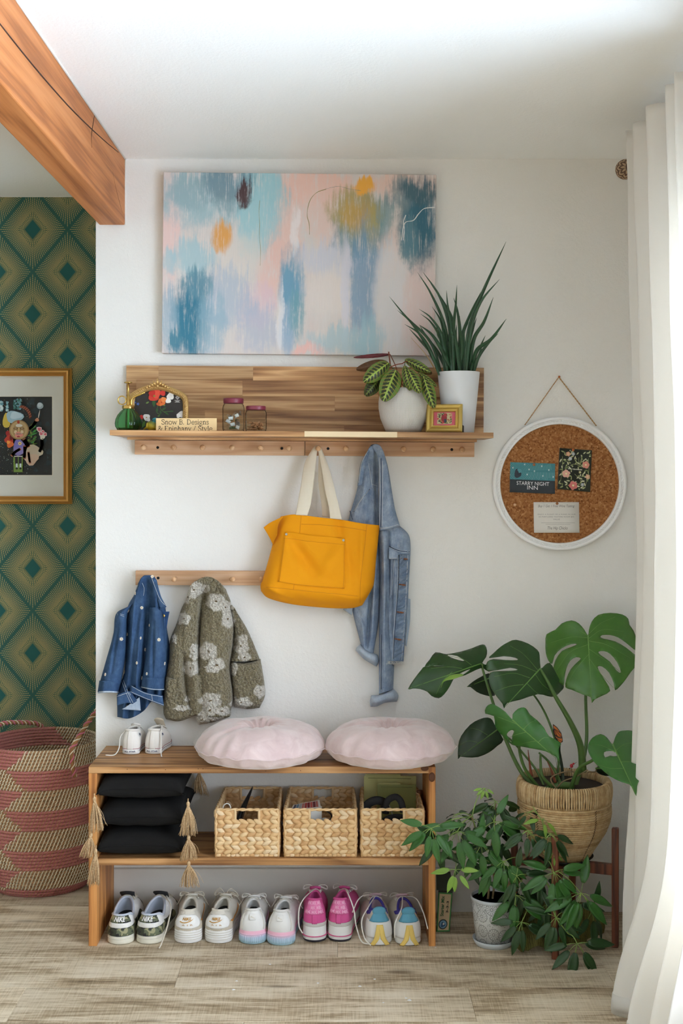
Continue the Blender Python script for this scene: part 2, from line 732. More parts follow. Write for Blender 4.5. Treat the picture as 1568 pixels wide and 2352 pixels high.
mb = MB()
for lo, hi in (((XC, -.013, 0), (XR, 0, .139)), ((XC, -.011, .139), (XR, 0, .1405))):
 mb.box(lo, hi)
struct(mb.build('baseboard_back', M['trim_paint'], smooth=False, bevel=.002, merge=False))
mb = MB()
mb.box((XL, YREC - .013, 0), (XC, YREC, .14))
struct(mb.build('baseboard_left', M['trim_paint'], smooth=False, bevel=.002))

# side window behind the curtain, stretched unseen past the camera to spread the daylight
M['window_frame'] = plain('white window frame', (235, 235, 232), .4)
g = G('window glass')
lw = g.n('ShaderNodeFresnel')
lw.inputs[0].default_value = 1.15
tr = g.n('ShaderNodeBsdfTransparent')
gl = g.n('ShaderNodeBsdfGlossy')
gl.inputs['Roughness'].default_value = .02
mx = g.n('ShaderNodeMixShader')
g.nt.links.new(lw.outputs[0], mx.inputs[0])
g.nt.links.new(tr.outputs[0], mx.inputs[1])
g.nt.links.new(gl.outputs[0], mx.inputs[2])
g.nt.links.new(mx.outputs[0], g.nt.nodes['Material Output'].inputs[0])
M['pane'] = g.mat

def window(name, c0, c1, axis, plane, nbars):
 """frame bars and panes in an opening from c0 to c1 (along-axis, z) at the wall plane"""
 root = struct(thing(name, None, None, (plane if axis == 'y' else (c0[0] + c1[0]) / 2, (c0[0] + c1[0]) / 2 if axis == 'y' else plane, c0[1])))

 def bx(mb, a0, z0, a1, z1, d0, d1):
  if axis == 'y':
   mb.box((plane + d0, a0, z0), (plane + d1, a1, z1))
  else:
   mb.box((a0, plane + d0, z0), (a1, plane + d1, z1))
 t = .05
 for q in ((c0[0], c0[1], c1[0], c0[1] + t), (c0[0], c1[1] - t, c1[0], c1[1]), (c0[0], c0[1] + t, c0[0] + t, c1[1] - t), (c1[0] - t, c0[1] + t, c1[0], c1[1] - t)):
  mb = MB()
  bx(mb, *q, .02, .10)
  struct(mb.build('window_frame', M['window_frame'], root, smooth=False, bevel=.004))
 step = (c1[0] - c0[0]) / nbars
 for k in range(1, nbars):
  mb = MB()
  a = c0[0] + step * k
  bx(mb, a - .03, c0[1] + t, a + .03, c1[1] - t, .03, .09)
  struct(mb.build('mullion', M['window_frame'], root, smooth=False, bevel=.004))
 for k in range(nbars):
  mb = MB()
  bx(mb, c0[0] + step * k + .03, c0[1] + t, c0[0] + step * (k + 1) - .03, c1[1] - t, .058, .062)
  struct(mb.build('pane', M['pane'], root, smooth=False))

window('window_1', (WIN_Y0, WIN_Z0), (WIN_Y1, WIN_Z1), 'y', XR, 4)

# ------------------------------------------------------------ exposed timber beam
wood('beam_wood', (160, 94, 46), (190, 117, 62), (204, 132, 76), .6, .7, 1, .05, .1, .6)
M['split'] = plain('dark split', (58, 30, 16), .9)
M['caulk'] = plain('white caulk', (232, 228, 220), .7)
bm_ = P(287, 517, 0)
bl_ = P(228, 517, 0)
mb = MB()
mb.box((bl_.x, -3.9, bm_.z), (bm_.x, 0, ZCEIL))
beam = struct(mb.build('beam', M['beam_wood'], smooth=False, bevel=.004))
# drying splits along the face that looks at the window, and the caulked joints
for pts, w in (([(-.12, .205), (-.35, .18), (-.62, .155), (-.9, .135), (-1.3, .12), (-1.9, .115), (-2.4, .11)], .0026),
 ([(-.50, .215), (-.53, .17), (-.545, .14), (-.54, .11)], .003),
 ([(-.05, .03), (-.16, .08), (-.22, .12)], .001)):
 mb = MB()
 mb.tube([(bm_.x + .0002, y, bm_.z + z) for y, z in [tuple(p) for p in spline([(a, b, 0) for a, b in pts], 24)] for y, z in [(y, z)]] if False else
 [(bm_.x + .0002, p.x, bm_.z + p.y) for p in spline([(a, b, 0) for a, b in pts], 26)], lambda t: w * (.35 + .65 * math.sin(PI * min(1, t + .08))), 6, flat=.3, up=(1, 0, 0))
 mb.build('split', M['split'], beam)
mb = MB()
mb.tube([(bm_.x + .001, -3.8, ZCEIL - .001), (bm_.x + .001, 0, ZCEIL - .001)], .003, 6)
mb.tube([(bm_.x + .001, -.001, ZCEIL), (bm_.x + .001, -.001, bm_.z)], .0025, 6)
mb.build('caulk', M['caulk'], beam)

# ------------------------------------------------------------ curtain and its rod
g = G('white cotton')
c = g.coord()
n = g.noise(g.map(c, (1, 1, .06)), 60, 2) * .5 + g.noise(c, 8, 4) * .5
b1 = g.bsdf
g.out(srgb(246, 244, 240), .9, bump=n, bs=.25, bd=.004, spec=.1)
tl = g.n('ShaderNodeBsdfTranslucent')
tl.inputs[0].default_value = (*srgb(250, 247, 240), 1)
mx = g.n('ShaderNodeMixShader')
mx.inputs[0].default_value = .42
g.nt.links.new(b1.outputs[0], mx.inputs[1])
g.nt.links.new(tl.outputs[0], mx.inputs[2])
g.nt.links.new(mx.outputs[0], g.nt.nodes['Material Output'].inputs[0])
M['curtain'] = g.mat
# plan of the pleats: (y, x) valleys and ridges from the far edge towards the camera
crest = [-.58, -.655, -.81, -.985, -1.08, -1.165]
plan = []
for i, y in enumerate(crest):
 plan.append((y, .795 + .004 * (i % 2)))
 if i < len(crest) - 1:
  plan.append(((y + crest[i + 1]) / 2 + .012, .875 - .012 * (i % 2) if i != 0 else .835))
plan = [(-.655, .982), (-.60, .90)] + plan  # unseen return to the wall, added to block light leaking behind the curtain
CPL = spline([(y, x, 0) for y, x in plan], 160)

def curtain_pt(u, v):
 i = u * 159
 a = CPL[int(i)].lerp(CPL[min(159, int(i) + 1)], i - int(i))
 y, x = a.x, a.y
 top, bot = 2.372, .006
 w = 1 - v
 z = lerp(bot, top, v)
 fold = 1 - .30 * math.sin(PI * w) ** 2
 x = .83 + (x - .83) * fold + .018 * math.sin(PI * min(1, w * 1.1)) * (1 - .2 * u)
 far = max(0, 1 - u * 9) if u > .12 else 1
 x += -.008 * w * far
 sweep = sstep(.76, 1, w) ** 1.5
 x -= .085 * sweep * sstep(-.70, -.83, y) * (1 - .5 * sstep(-.9, -1.3, y))
 y += .05 * sweep * sstep(-.68, -.8, y) * (1 - sstep(-.95, -1.2, y))
 x += .006 * math.sin(9 * w + 14 * u) * w + .004 * nz(u * 30, w * 8)
 y += .004 * nz(u * 24, w * 6, 3)
 return (x, y, z)

cur = thing('window_curtain', 'white cotton curtain panel pleated in front of the bright side window', 'curtain', (.83, -1.2, 0))
mb = MB()
mb.sheet(curtain_pt, 161, 90, .0012)
mb.build('curtain_panel', M['curtain'], cur)
mb = MB()
mb.sheet(lambda u, v: Vector(curtain_pt(u, .004 + v * .018)) + Vector((-.0016, 0, 0)), 161, 3, .0012)
mb.build('hem', M['curtain'], cur)
M['rod'] = plain('dark bronze rod', (74, 56, 44), .45, .6)
rod = thing('curtain_rod', 'bronze curtain rod ending in a carved brown ball finial', 'curtain rod', (.84, -.5, 2.29))
fc = P(1436, 389, -.46)
mb = MB()
mb.tube([(fc.x + .03, -.44, fc.z), (.86, -.52, fc.z), (.86, -3.0, fc.z)], .011, 12)
mb.build('pole', M['rod'], rod)
mb = MB()
mb.tube([(XR, -.60, fc.z), (.86, -.60, fc.z)], .008, 10)
mb.lathe([(.028, 0), (.028, .008), (.02, .012)], 20, (XR, -.60, fc.z), M=Matrix.Rotation(R(-90), 4, 'Y'))
mb.build('bracket', M['rod'], rod)
g = G('carved wood finial')
x, y, z = g.xyz(g.coord())
ax = g.m('ARCTAN2', z - fc.z, x - fc.x)
seg = g.m('FRACT', ax * (9 / (2 * PI)))
chev = g.m('FRACT', (y - fc.y) * 95 + g.m('ABSOLUTE', seg - .5) * 1.4)
lines = g.step(.42, .58, chev) * g.step(.08, .12, seg)
M['finial'] = g.out(g.mix(lines, srgb(92, 66, 47), srgb(178, 150, 118)), .6, bump=lines, bs=.5, bd=.002)
mb = MB()
mb.ball((fc.x, fc.y, fc.z), (.029, .029, .029), 28, 18)
mb.build('finial', M['finial'], rod)
mb = MB()
mb.lathe([(.014, -.004), (.018, 0), (.018, .008), (.012, .012)], 20, (fc.x + .012, fc.y - .022, fc.z), M=Matrix.Rotation(R(90), 4, 'X'))
mb.build('finial_collar', M['rod'], rod)
# ------------------------------------------------------------ abstract painting
def painting_mat(x0, z0, w, h):
 g = G('painted canvas')
 x, y, z = g.xyz(g.coord())
 u = (x - x0) / w
 v = (z - z0) / h
 uv = g.comb(u * 1.5, v, 0.0)
 warp = g.noise(g.map(uv, (5, 3, 1)), 1.6, 5, .62) - .5
 streak = g.noise(g.map(uv, (42, 2.2, 1)), 1.0, 5, .65) - .5
 fine = g.noise(g.map(uv, (160, 10, 1)), 1.0, 3, .6) - .5
 scum = g.noise(g.map(uv, (14, 7, 1)), 1.0, 6, .7) - .5
 su = u + warp * .05 + streak * .02
 sv = v + warp * .16 + streak * .16
 col = g.mix(g.m('ADD', scum * 1.6, .5, clamp=True), srgb(224, 206, 200), srgb(214, 212, 208))

 blobs = [
 (850, 110, 190, 90, (240, 196, 180), .85, .6), (690, 330, 90, 330, (234, 195, 182), .8, .8), (110, 330, 50, 280, (236, 202, 196), .8, .6),
 (1300, 100, 190, 70, (234, 198, 184), .8, .6), (1240, 430, 70, 160, (232, 200, 190), .7, .8), (1390, 720, 100, 260, (230, 205, 200), .7, .7),
 (620, 520, 60, 200, (234, 196, 186), .7, .8), (900, 250, 90, 150, (232, 200, 188), .7, .8), (840, 950, 90, 28, (240, 194, 186), .9, .7),
 (560, 720, 110, 110, (224, 196, 205), .7, .7), (340, 170, 290, 150, (150, 190, 199), .8, .9), (570, 180, 130, 200, (158, 204, 213), .9, .7),
 (550, 330, 90, 150, (168, 206, 212), .8, .9), (240, 480, 110, 110, (163, 200, 209), .8, .9), (110, 500, 35, 70, (165, 200, 208), .7, .8),
 (470, 470, 120, 120, (222, 216, 208), .6, .9), (400, 100, 140, 90, (104, 136, 152), .75, 1.1), (400, 190, 70, 80, (130, 155, 165), .6, 1.1),
 (200, 150, 100, 90, (150, 178, 186), .7, .9), (494, 140, 36, 62, (78, 50, 50), .95, 1.25), (375, 375, 50, 76, (224, 164, 92), 1.0, .5),
 (390, 690, 150, 150, (176, 192, 208), .75, 1.0), (220, 800, 95, 210, (62, 126, 150), 1.0, .75), (250, 620, 85, 80, (98, 146, 164), .85, 1.0),
 (110, 800, 45, 160, (150, 178, 194), .7, 1.2), (140, 920, 34, 60, (70, 132, 154), .9, 1.1), (330, 830, 70, 160, (150, 182, 198), .7, 1.1), (590, 850, 120, 110, (180, 190, 208), .65, 1.0), (740, 650, 60, 220, (118, 164, 190), 1.0, .7),
 (720, 850, 42, 130, (160, 184, 206), .85, .7), (770, 770, 40, 120, (120, 168, 178), .7, 1.0), (1000, 480, 210, 90, (206, 208, 220), .85, .7), (950, 660, 130, 130, (230, 220, 214), .8, .7),
 (1100, 330, 140, 150, (92, 138, 152), .85, .9), (1200, 250, 70, 110, (128, 160, 164), .75, .9), (1060, 230, 120, 110, (176, 160, 104), .85, .9),
 (1150, 320, 30, 120, (186, 168, 96), .6, 1.1), (1060, 240, 70, 60, (206, 166, 90), .7, 1.0), (1110, 620, 75, 320, (126, 160, 188), .85, .9), (1150, 900, 60, 130, (160, 194, 206), .8, .9),
 (1250, 660, 80, 300, (222, 220, 222), .8, .9), (1020, 640, 26, 300, (218, 216, 226), .8, .9), (1010, 900, 180, 70, (172, 200, 208), .75, 1.0), (1115, 108, 52, 40, (242, 178, 74), 1.0, .8),
 (1395, 290, 100, 230, (58, 106, 126), 1.0, .6), (1300, 140, 70, 90, (120, 142, 150), .8, 1.0), (1390, 130, 100, 60, (70, 104, 118), .9, .9), (1340, 400, 50, 130, (96, 136, 150), .8, 1.0), (750, 330, 24, 120, (238, 234, 234), .7, 1.2), (685, 800, 20, 160, (240, 236, 236), .7, 1.2)]
 for cx, cy, rx, ry, c, st, rag in blobs:
  bu, bv = (cx - 75) / 1405, 1 - (cy - 40) / 934
  a = (su - bu) * (1405 / rx)
  b = (sv - bv) * (934 / ry)
  d = a * a * .82 + b * b * .82 + (scum * 2.4 + streak * 1.9 + fine * .8) * rag
  f = g.step(1.45, .18, d) * st
  col = g.mix(f, col, srgb(*c))
 dry = g.step(.02, .26, fine + streak * .8 + scum * .7)
 col = g.mix(dry * .42, col, srgb(228, 220, 216))
 M['painting'] = g.out(col, .6, bump=fine + streak + scum, bs=.25, bd=.0015, spec=.3)

tl_, br_ = P(373, 396, -.035), P(1000, 815, -.035)
tr_y = .0117
pc = Vector(((tl_.x + br_.x) / 2, 0, (tl_.z + br_.z) / 2 - .001))
pw, ph = br_.x - tl_.x, tl_.z - br_.z - .004
painting_mat(pc.x - pw / 2, pc.z - ph / 2, pw, ph)
pt = thing('abstract_painting', 'large frameless canvas of blue, pink and teal brush strokes above the shelf', 'painting', pc, rot=(0, R(.55), 0))
M['canvas_edge'] = plain('canvas edge', (226, 214, 206), .8, bump=.2, bscale=800)
mb = MB()
mb.box((pc.x - pw / 2, -.035, pc.z - ph / 2), (pc.x + pw / 2, -.002, pc.z + ph / 2))
mb.build('canvas', M['painting'], pt, smooth=False, bevel=.002)

def cz(zx, zy, y=-.0355):
 return P(340 + zx * .44643, 380 + zy * .44643, y)

def untilt(p, c, a):
 d = p - c
 return c + Vector((d.x * math.cos(a) - d.z * math.sin(a), d.y, d.x * math.sin(a) + d.z * math.cos(a)))

def paintline(name, pts, r, rgb):
 if name not in M:
  M[name] = plain(name, rgb, .6)
 mb = MB()
 q = [untilt(p, pc, R(.55)) for p in spline([cz(*p) for p in pts], 40)]
 mb.tube(q, lambda t: r * (.6 + .5 * abs(math.sin(9 * t + 1))), 6, flat=.25, up=(0, 1, 0))
 mb.build('paint_line', M[name], pt)

paintline('white paint line', [(1475, 216), (1420, 222), (1390, 250), (1365, 282), (1325, 292), (1312, 320), (1308, 360), (1302, 386)], .0016, (232, 230, 228))
paintline('white paint line', [(1325, 255), (1314, 290), (1318, 330), (1312, 385)], .0016, (232, 230, 228))
paintline('gold paint line', [(575, 180), (570, 240), (574, 300), (572, 360), (578, 430), (576, 515)], .0006, (150, 140, 80))
paintline('gold paint line', [(915, 122), (870, 138), (838, 170), (822, 215), (818, 260), (828, 300), (830, 355)], .0010, (150, 126, 62))
paintline('grey paint line', [(1095, 130), (1040, 122), (980, 108), (915, 120)], .0005, (140, 140, 130))

# ------------------------------------------------------------ shelf with staved back
wood('acacia', (130, 88, 52), (172, 126, 80), (208, 166, 118), .5, 1.0, 0, .44, .08, .7)
wood('pale_rail', (194, 150, 112), (206, 164, 126), (216, 178, 142), .55, 1.1, 0, .06, .08, .8)
wood('peg_wood', (188, 140, 98), (212, 168, 124), (224, 186, 146), .5, 1.6, 1, .08, .05, .6)
M['screw'] = plain('dark screw', (40, 40, 42), .4, .8)
M['pale_wood'] = plain('pale sapwood', (232, 208, 168), .55)
ATILT = .0071
SHX = -.112
ZS = 1.5489
YSF = -.243

def zs(x):
 return ZS - ATILT * (x - SHX)

def SP(px, y):
 """x at pixel column px on depth y, resting on the shelf"""
 x = (px - CX) * (DW + y) / F
 return Vector((x, y, zs(x)))

sh = thing('wall_shelf', 'wooden wall shelf with a staved back panel below the painting', 'shelf', (SHX, 0, ZS), rot=(0, ATILT, 0))
bl, br = P(289, 842, -.02).x, P(1110, 842, -.02).x
ztop = P(700, 842, -.02).z
zrow = [ztop, P(0, 875, -.02).z, P(0, 910, -.02).z, P(0, 944, -.02).z, P(0, 975, -.02).z, ZS]
cuts = [[289, 363, 580, 838, 1110], [289, 312, 556, 868, 1110], [289, 432, 768, 1000, 1110], [289, 470, 610, 900, 1110], [289, 520, 790, 960, 1110]]
for r in range(5):
 for a, b in zip(cuts[r], cuts[r][1:]):
  mb = MB()
  xa, xb = P(a, 0, -.02).x, P(b, 0, -.02).x
  mb.box((xa, -.0196 - rnd.uniform(0, .0005), zrow[r + 1]), (xb, -.001, zrow[r]))
  mb.build('stave', M['acacia'], sh, smooth=False, bevel=.0005)
xl, xr = (252 - CX) / S(YSF), (1133 - CX) / S(YSF)
cut = [252, 430, 660, 699, 830, 860, 912, 1133]
zb = ZS - .0165
for k in range(6):
 y0, y1 = YSF + k * .0405 + .003 * (k > 0), YSF + (k + 1) * .0405 + .003
 mb = MB()
 mb.box((xl, y0, zb), (xr, y1, ZS))
 if k:
  mb.build('board_strip', M['acacia'], sh, smooth=False, bevel=.0004)
fr = [(252, 699, 'acacia'), (699, 850, 'pale_wood'), (850, 912, 'pale_wood'), (912, 1133, 'acacia')]
for a, b, m in fr:
 mb = MB()
 mb.box(((a - CX) / S(YSF), YSF, zb), ((b - CX) / S(YSF), YSF + .0425, ZS))
 o = mb.build('front_strip', M[m], sh, smooth=False, bevel=.0004)
 if m == 'pale_wood':
  o['label'] = 'pale sapwood front strip'
mb = MB()
mb.box(((292 - CX) / S(-.05), -.05, zb - .008), ((1095 - CX) / S(-.05), -.001, zb))
mb.build('cleat', M['acacia'], sh, smooth=False, bevel=.001)

def peg_rail(name, label, x0, x1, ytop, ybot, tilt, pegs, screws):
 yf = -.021
 a, b = P(x0, ytop, yf), P(x1, ytop + tilt, yf)
 ang = math.atan2(a.z - b.z, b.x - a.x)
 L = (b - a).length
 h = (ybot - ytop) / S(yf)
 t = thing(name, label, 'peg rail', (a.x, 0, a.z - h), 'wooden peg rails', rot=(0, ang, 0), world=False)
 mb = MB()
 mb.box((0, yf, 0), (L, -.0005, h))
 mb.build('rail', M['pale_rail'], t, smooth=False, bevel=.0012)
 for p in pegs:
  mb = MB()
  x = (p - x0) / S(yf)
  prof = [(.0052, 0), (.0048, .012), (.0046, .024), (.0060, .032), (.0082, .037), (.0090, .042), (.0084, .047), (.0055, .0505), (.0001, .052)]
  mb.lathe(prof, 14, (x, yf, h * .5), M=Matrix.Rotation(R(90), 4, 'X'))
  mb.build('peg', M['peg_wood'], t)
 for p in screws:
  mb = MB()
  x = (p - x0) / S(yf)
  mb.lathe([(.0046, -.001), (.0046, .0006), (.0030, .0009), (.0016, .0002), (.0001, .0002)], 14, (x, yf, h * .5), M=Matrix.Rotation(R(90), 4, 'X'))
  mb.build('screw', M['screw'], t)
 return t

peg_rail('peg_rail', 'upper left oak peg rail with six free pegs under the shelf', 309, 699.3, 1011, 1044, 2.5, [334, 402, 468, 535, 600, 665], [362, 647])
peg_rail('peg_rail', 'upper right oak peg rail holding the tote and denim jacket', 700.5, 1089, 1013.5, 1046.5, 3, [731, 794, 859, 925, 992, 1058], [753, 1037])
peg_rail('peg_rail', 'lower oak peg rail holding the children\'s two jackets', 311, 702, 1311, 1344, 1, [345, 403, 470, 536, 602, 668], [363, 640])

# ------------------------------------------------------------ print materials used on several small things
printmat('card_print', .55)
printmat('glossy_print', .35)
printmat('ink', .7)
M['gold'] = plain('gilded metal', (214, 176, 112), .42, .7)
M['brass'] = plain('brass', (214, 180, 104), .25, 1)
M['gilt_wood'] = plain('gilt wood', (196, 146, 76), .42, .55, bump=.2, bscale=120)
M['black_ink'] = plain('black ink', (34, 28, 24), .7)
M['white_ink'] = plain('white ink', (232, 230, 226), .7)

def blob(mb, fn, cx, cz, r, n=14, wob=.15, seed=0, col=None, sx=1, sz=1, rot=0, k=3):
 pts = []
 for i in range(n):
  a = 2 * PI * i / n
  q = r * (1 + wob * math.sin(k * a + seed))
  x, z = q * math.cos(a) * sx, q * math.sin(a) * sz
  x, z = x * math.cos(rot) - z * math.sin(rot), x * math.sin(rot) + z * math.cos(rot)
  pts.append(fn(cx + x, cz + z))
 mb.face(pts, col)

def leafshape(mb, fn, x0, z0, x1, z1, w, col, bend=0.0):
 d = Vector((x1 - x0, z1 - z0))
 nn = Vector((-d.y, d.x)).normalized()
 L, Rr = [], []
 for i in range(7):
  t = i / 6
  c = Vector((x0, z0)) + d * t + nn * (bend * math.sin(PI * t))
  q = w * math.sin(PI * t ** .85)
  L.append(c + nn * q)
  Rr.append(c - nn * q)
 pts = L + Rr[-2:0:-1]
 mb.face([fn(p.x, p.y) for p in pts], col)

def strokeline(mb, fn, pts, w, col):
 q = [Vector((*p, 0)) for p in pts]
 if len(q) > 2:
  q = spline(q, 4 * len(q))
 for a, b in zip(q, q[1:]):
  d = (b - a)
  if d.length < 1e-9:
   continue
  nn = Vector((-d.y, d.x, 0)).normalized() * w / 2
  e = d.normalized() * w * .25
  mb.face([fn(*(a + nn - e).xy), fn(*(a - nn - e).xy), fn(*(b - nn + e).xy), fn(*(b + nn + e).xy)], col)

# ------------------------------------------------------------ arched gilt frame with a floral print
def arch_frame():
 y = -.10
 s = S(y)
 zo = lambda zx, zy: P(240 + zx * .2551, 850 + zy * .2551, y)
 c = SP(365, y)
 t = thing('arched_picture_frame', 'small arched gilt frame with poppies on black, leaning at the shelf\'s left end', 'picture frame', c)
 lean = lambda p: Vector((p.x, y - .012 + (p.z - c.z) * .18, p.z))
 outer = [(222, 560), (222, 400), (224, 290), (232, 225), (262, 196), (320, 165), (390, 140), (480, 132), (560, 145), (640, 175), (700, 205), (738, 245), (750, 300), (752, 400), (752, 560)]
 base = spline([zo(*p) for p in outer], 70)
 mid = zo(487, 400)
 mb = MB()
 # moulding: a bead-and-rope section swept along the arch
 sec = [(-.0105, .0), (-.0105, .006), (-.006, .0095), (.0, .0105), (.0045, .008), (.0065, .005), (.008, .004), (.008, .0)]
 pts = base
 rows = []
 for i, p in enumerate(pts):
  d = (pts[min(i + 1, 69)] - pts[max(i - 1, 0)]).normalized()
  nn = Vector((d.z, 0, -d.x))
  if nn.dot(mid - p) < 0:
   nn = -nn
  rows.append([lean(p + nn * (.0085 + a)) + Vector((0, -b, 0)) for a, b in sec])
 mb.grid(lambda u, v: rows[round(v * 69)][round(u * 7)], 8, 70)
 mb.build('frame', M['gold'], t)
 mb = MB()
 for i in range(3, 68):
  p = pts[i]
  d = (pts[min(i + 1, 69)] - pts[max(i - 1, 0)]).normalized()
  nn = Vector((d.z, 0, -d.x))
  if nn.dot(mid - p) < 0:
   nn = -nn
  a = lean(p + nn * .0035 - d * .002) + Vector((0, -.0095, 0))
  b = lean(p + nn * .012 + d * .003) + Vector((0, -.0105, 0))
  mb.tube([a, (a + b) / 2 + Vector((0, -.0022, 0)), b], lambda t: .0016 * (.7 + .5 * math.sin(PI * t)), 5)
 mb.build('rope_beading', M['gold'], t, kind='stuff')
 mb = MB()
 top = zo(476, 132)
 for k, (dx, dz, L, an) in enumerate([(0, .006, .024, 0), (-.006, .004, .019, .5), (.006, .004, .019, -.5), (-.012, .002, .016, .95), (.012, .002, .016, -.95), (-.02, -.001, .015, 1.25), (.02, -.001, .015, -1.25), (-.029, -.004, .012, 1.35), (.029, -.004, .012, -1.35)]):
  b0 = lean(top + Vector((dx, 0, dz - .006))) + Vector((0, -.012, 0))
  tip = b0 + Vector((-math.sin(an) * L * .75, -.001, math.cos(an) * L * .75))
  side = Vector((math.cos(an), 0, math.sin(an)))
  mb.tube([b0, b0.lerp(tip, .5) + Vector((0, -.004, 0)), tip + Vector((0, .001, 0))], lambda t: .0045 * math.sin(PI * (.15 + .8 * t)) + .0006, 8)
  mb.ball(tip + Vector((0, -.002, 0)), .0024, 8, 5)
 mb.ball(lean(top) + Vector((0, -.015, -.004)), (.005, .004, .005), 10, 7)
 mb.build('crest', M['gold'], t)
 inner = [lean(p + (mid - p).normalized() * .012) + Vector((0, .001, 0)) for p in base]
 mb = MB()
 mb.prism([q for q in inner] , (0, .006, 0))
 M['black_print'] = plain('black print ground', (44, 40, 38), .5)
 mb.build('print_ground', M['black_print'], t, smooth=False)
 mb = MB()
 lay = [0]

 def fn(zx, zy):
  p = lean(zo(zx, zy))
  return p + Vector((0, -.0006 - lay[0] * .00006, 0))
 A = srgb
 greens = [A(86, 120, 62), A(112, 140, 74), A(64, 98, 56)]

 def ly(f, *a, **k):
  lay[0] += 1
  f(mb, fn, *a, **k)
 for st in ([(500, 300), (505, 350), (540, 380), (575, 400)], [(480, 320), (470, 380), (500, 400)], [(500, 330), (520, 300)], [(540, 375), (600, 372)], [(345, 420), (350, 470), (380, 520)]):
  ly(strokeline, st, 5, greens[0])
 for q in ((440, 260, 445, 335, 16), (520, 300, 545, 325, 10), (515, 360, 556, 335, 10), (470, 385, 475, 335, 10), (500, 360, 510, 400, 8), (545, 380, 580, 405, 8), (590, 370, 625, 372, 6), (480, 420, 500, 405, 8), (370, 300, 400, 285, 8), (345, 520, 370, 450, 12), (400, 500, 440, 470, 10)):
  ly(leafshape, *q, greens[int(q[0]) % 3])
 for cx, cy, r, kc in ((440, 235, 46, (206, 62, 48)), (462, 212, 40, (224, 84, 62)), (425, 210, 30, (190, 48, 42)), (520, 205, 26, (206, 60, 50)), (510, 290, 34, (224, 116, 56)), (530, 265, 24, (236, 140, 74)), (482, 305, 16, (200, 90, 44)),
 (590, 235, 32, (228, 224, 214)), (572, 275, 24, (240, 238, 230)), (600, 215, 22, (214, 208, 200)), (690, 400, 30, (226, 222, 216)), (668, 412, 20, (240, 238, 232)),
 (332, 425, 20, (196, 52, 48)), (380, 425, 30, (232, 226, 222)), (395, 445, 20, (218, 210, 204))):
  ly(blob, cx, cy, r, 14, .13, cx, A(*kc))
 for cx, cy, r, kc in ((445, 232, 10, (150, 130, 60)), (380, 428, 6, (170, 130, 60)), (512, 290, 8, (190, 80, 40))):
  ly(blob, cx, cy, r, 10, .1, 0, A(*kc))
 for an in range(5):
  for bx, bz in ((268, 292), (300, 305)):
   ly(leafshape, bx, bz, bx + 16 * math.cos(an * 1.26), bz + 16 * math.sin(an * 1.26), 4, A(90, 120, 190))
 W = A(200, 196, 190)
 for q in ([(655, 228), (672, 246), (655, 264), (638, 246), (655, 228)], [(655, 236), (663, 246), (655, 256), (647, 246), (655, 236)]):
  for a, b in zip(q, q[1:]):
   ly(strokeline, [a, b], 3.4, W)
 for yy, w in ((273, 24), (281, 14), (289, 22)):
  ly(strokeline, [(655 - w, yy), (655 + w, yy)], 4, W)
 mb.build('floral_print', M['card_print'], t, smooth=False, fix=False, merge=False)
 # strut behind
 mb = MB()
 p = lean(zo(487, 300))
 mb.prism([p + Vector((-.02, .012, 0)), p + Vector((.02, .012, 0)), Vector((c.x + .02, -.04, c.z)), Vector((c.x - .02, -.04, c.z))], (0, .002, 0))
 mb.build('strut', M['black_print'], t, smooth=False)

arch_frame()

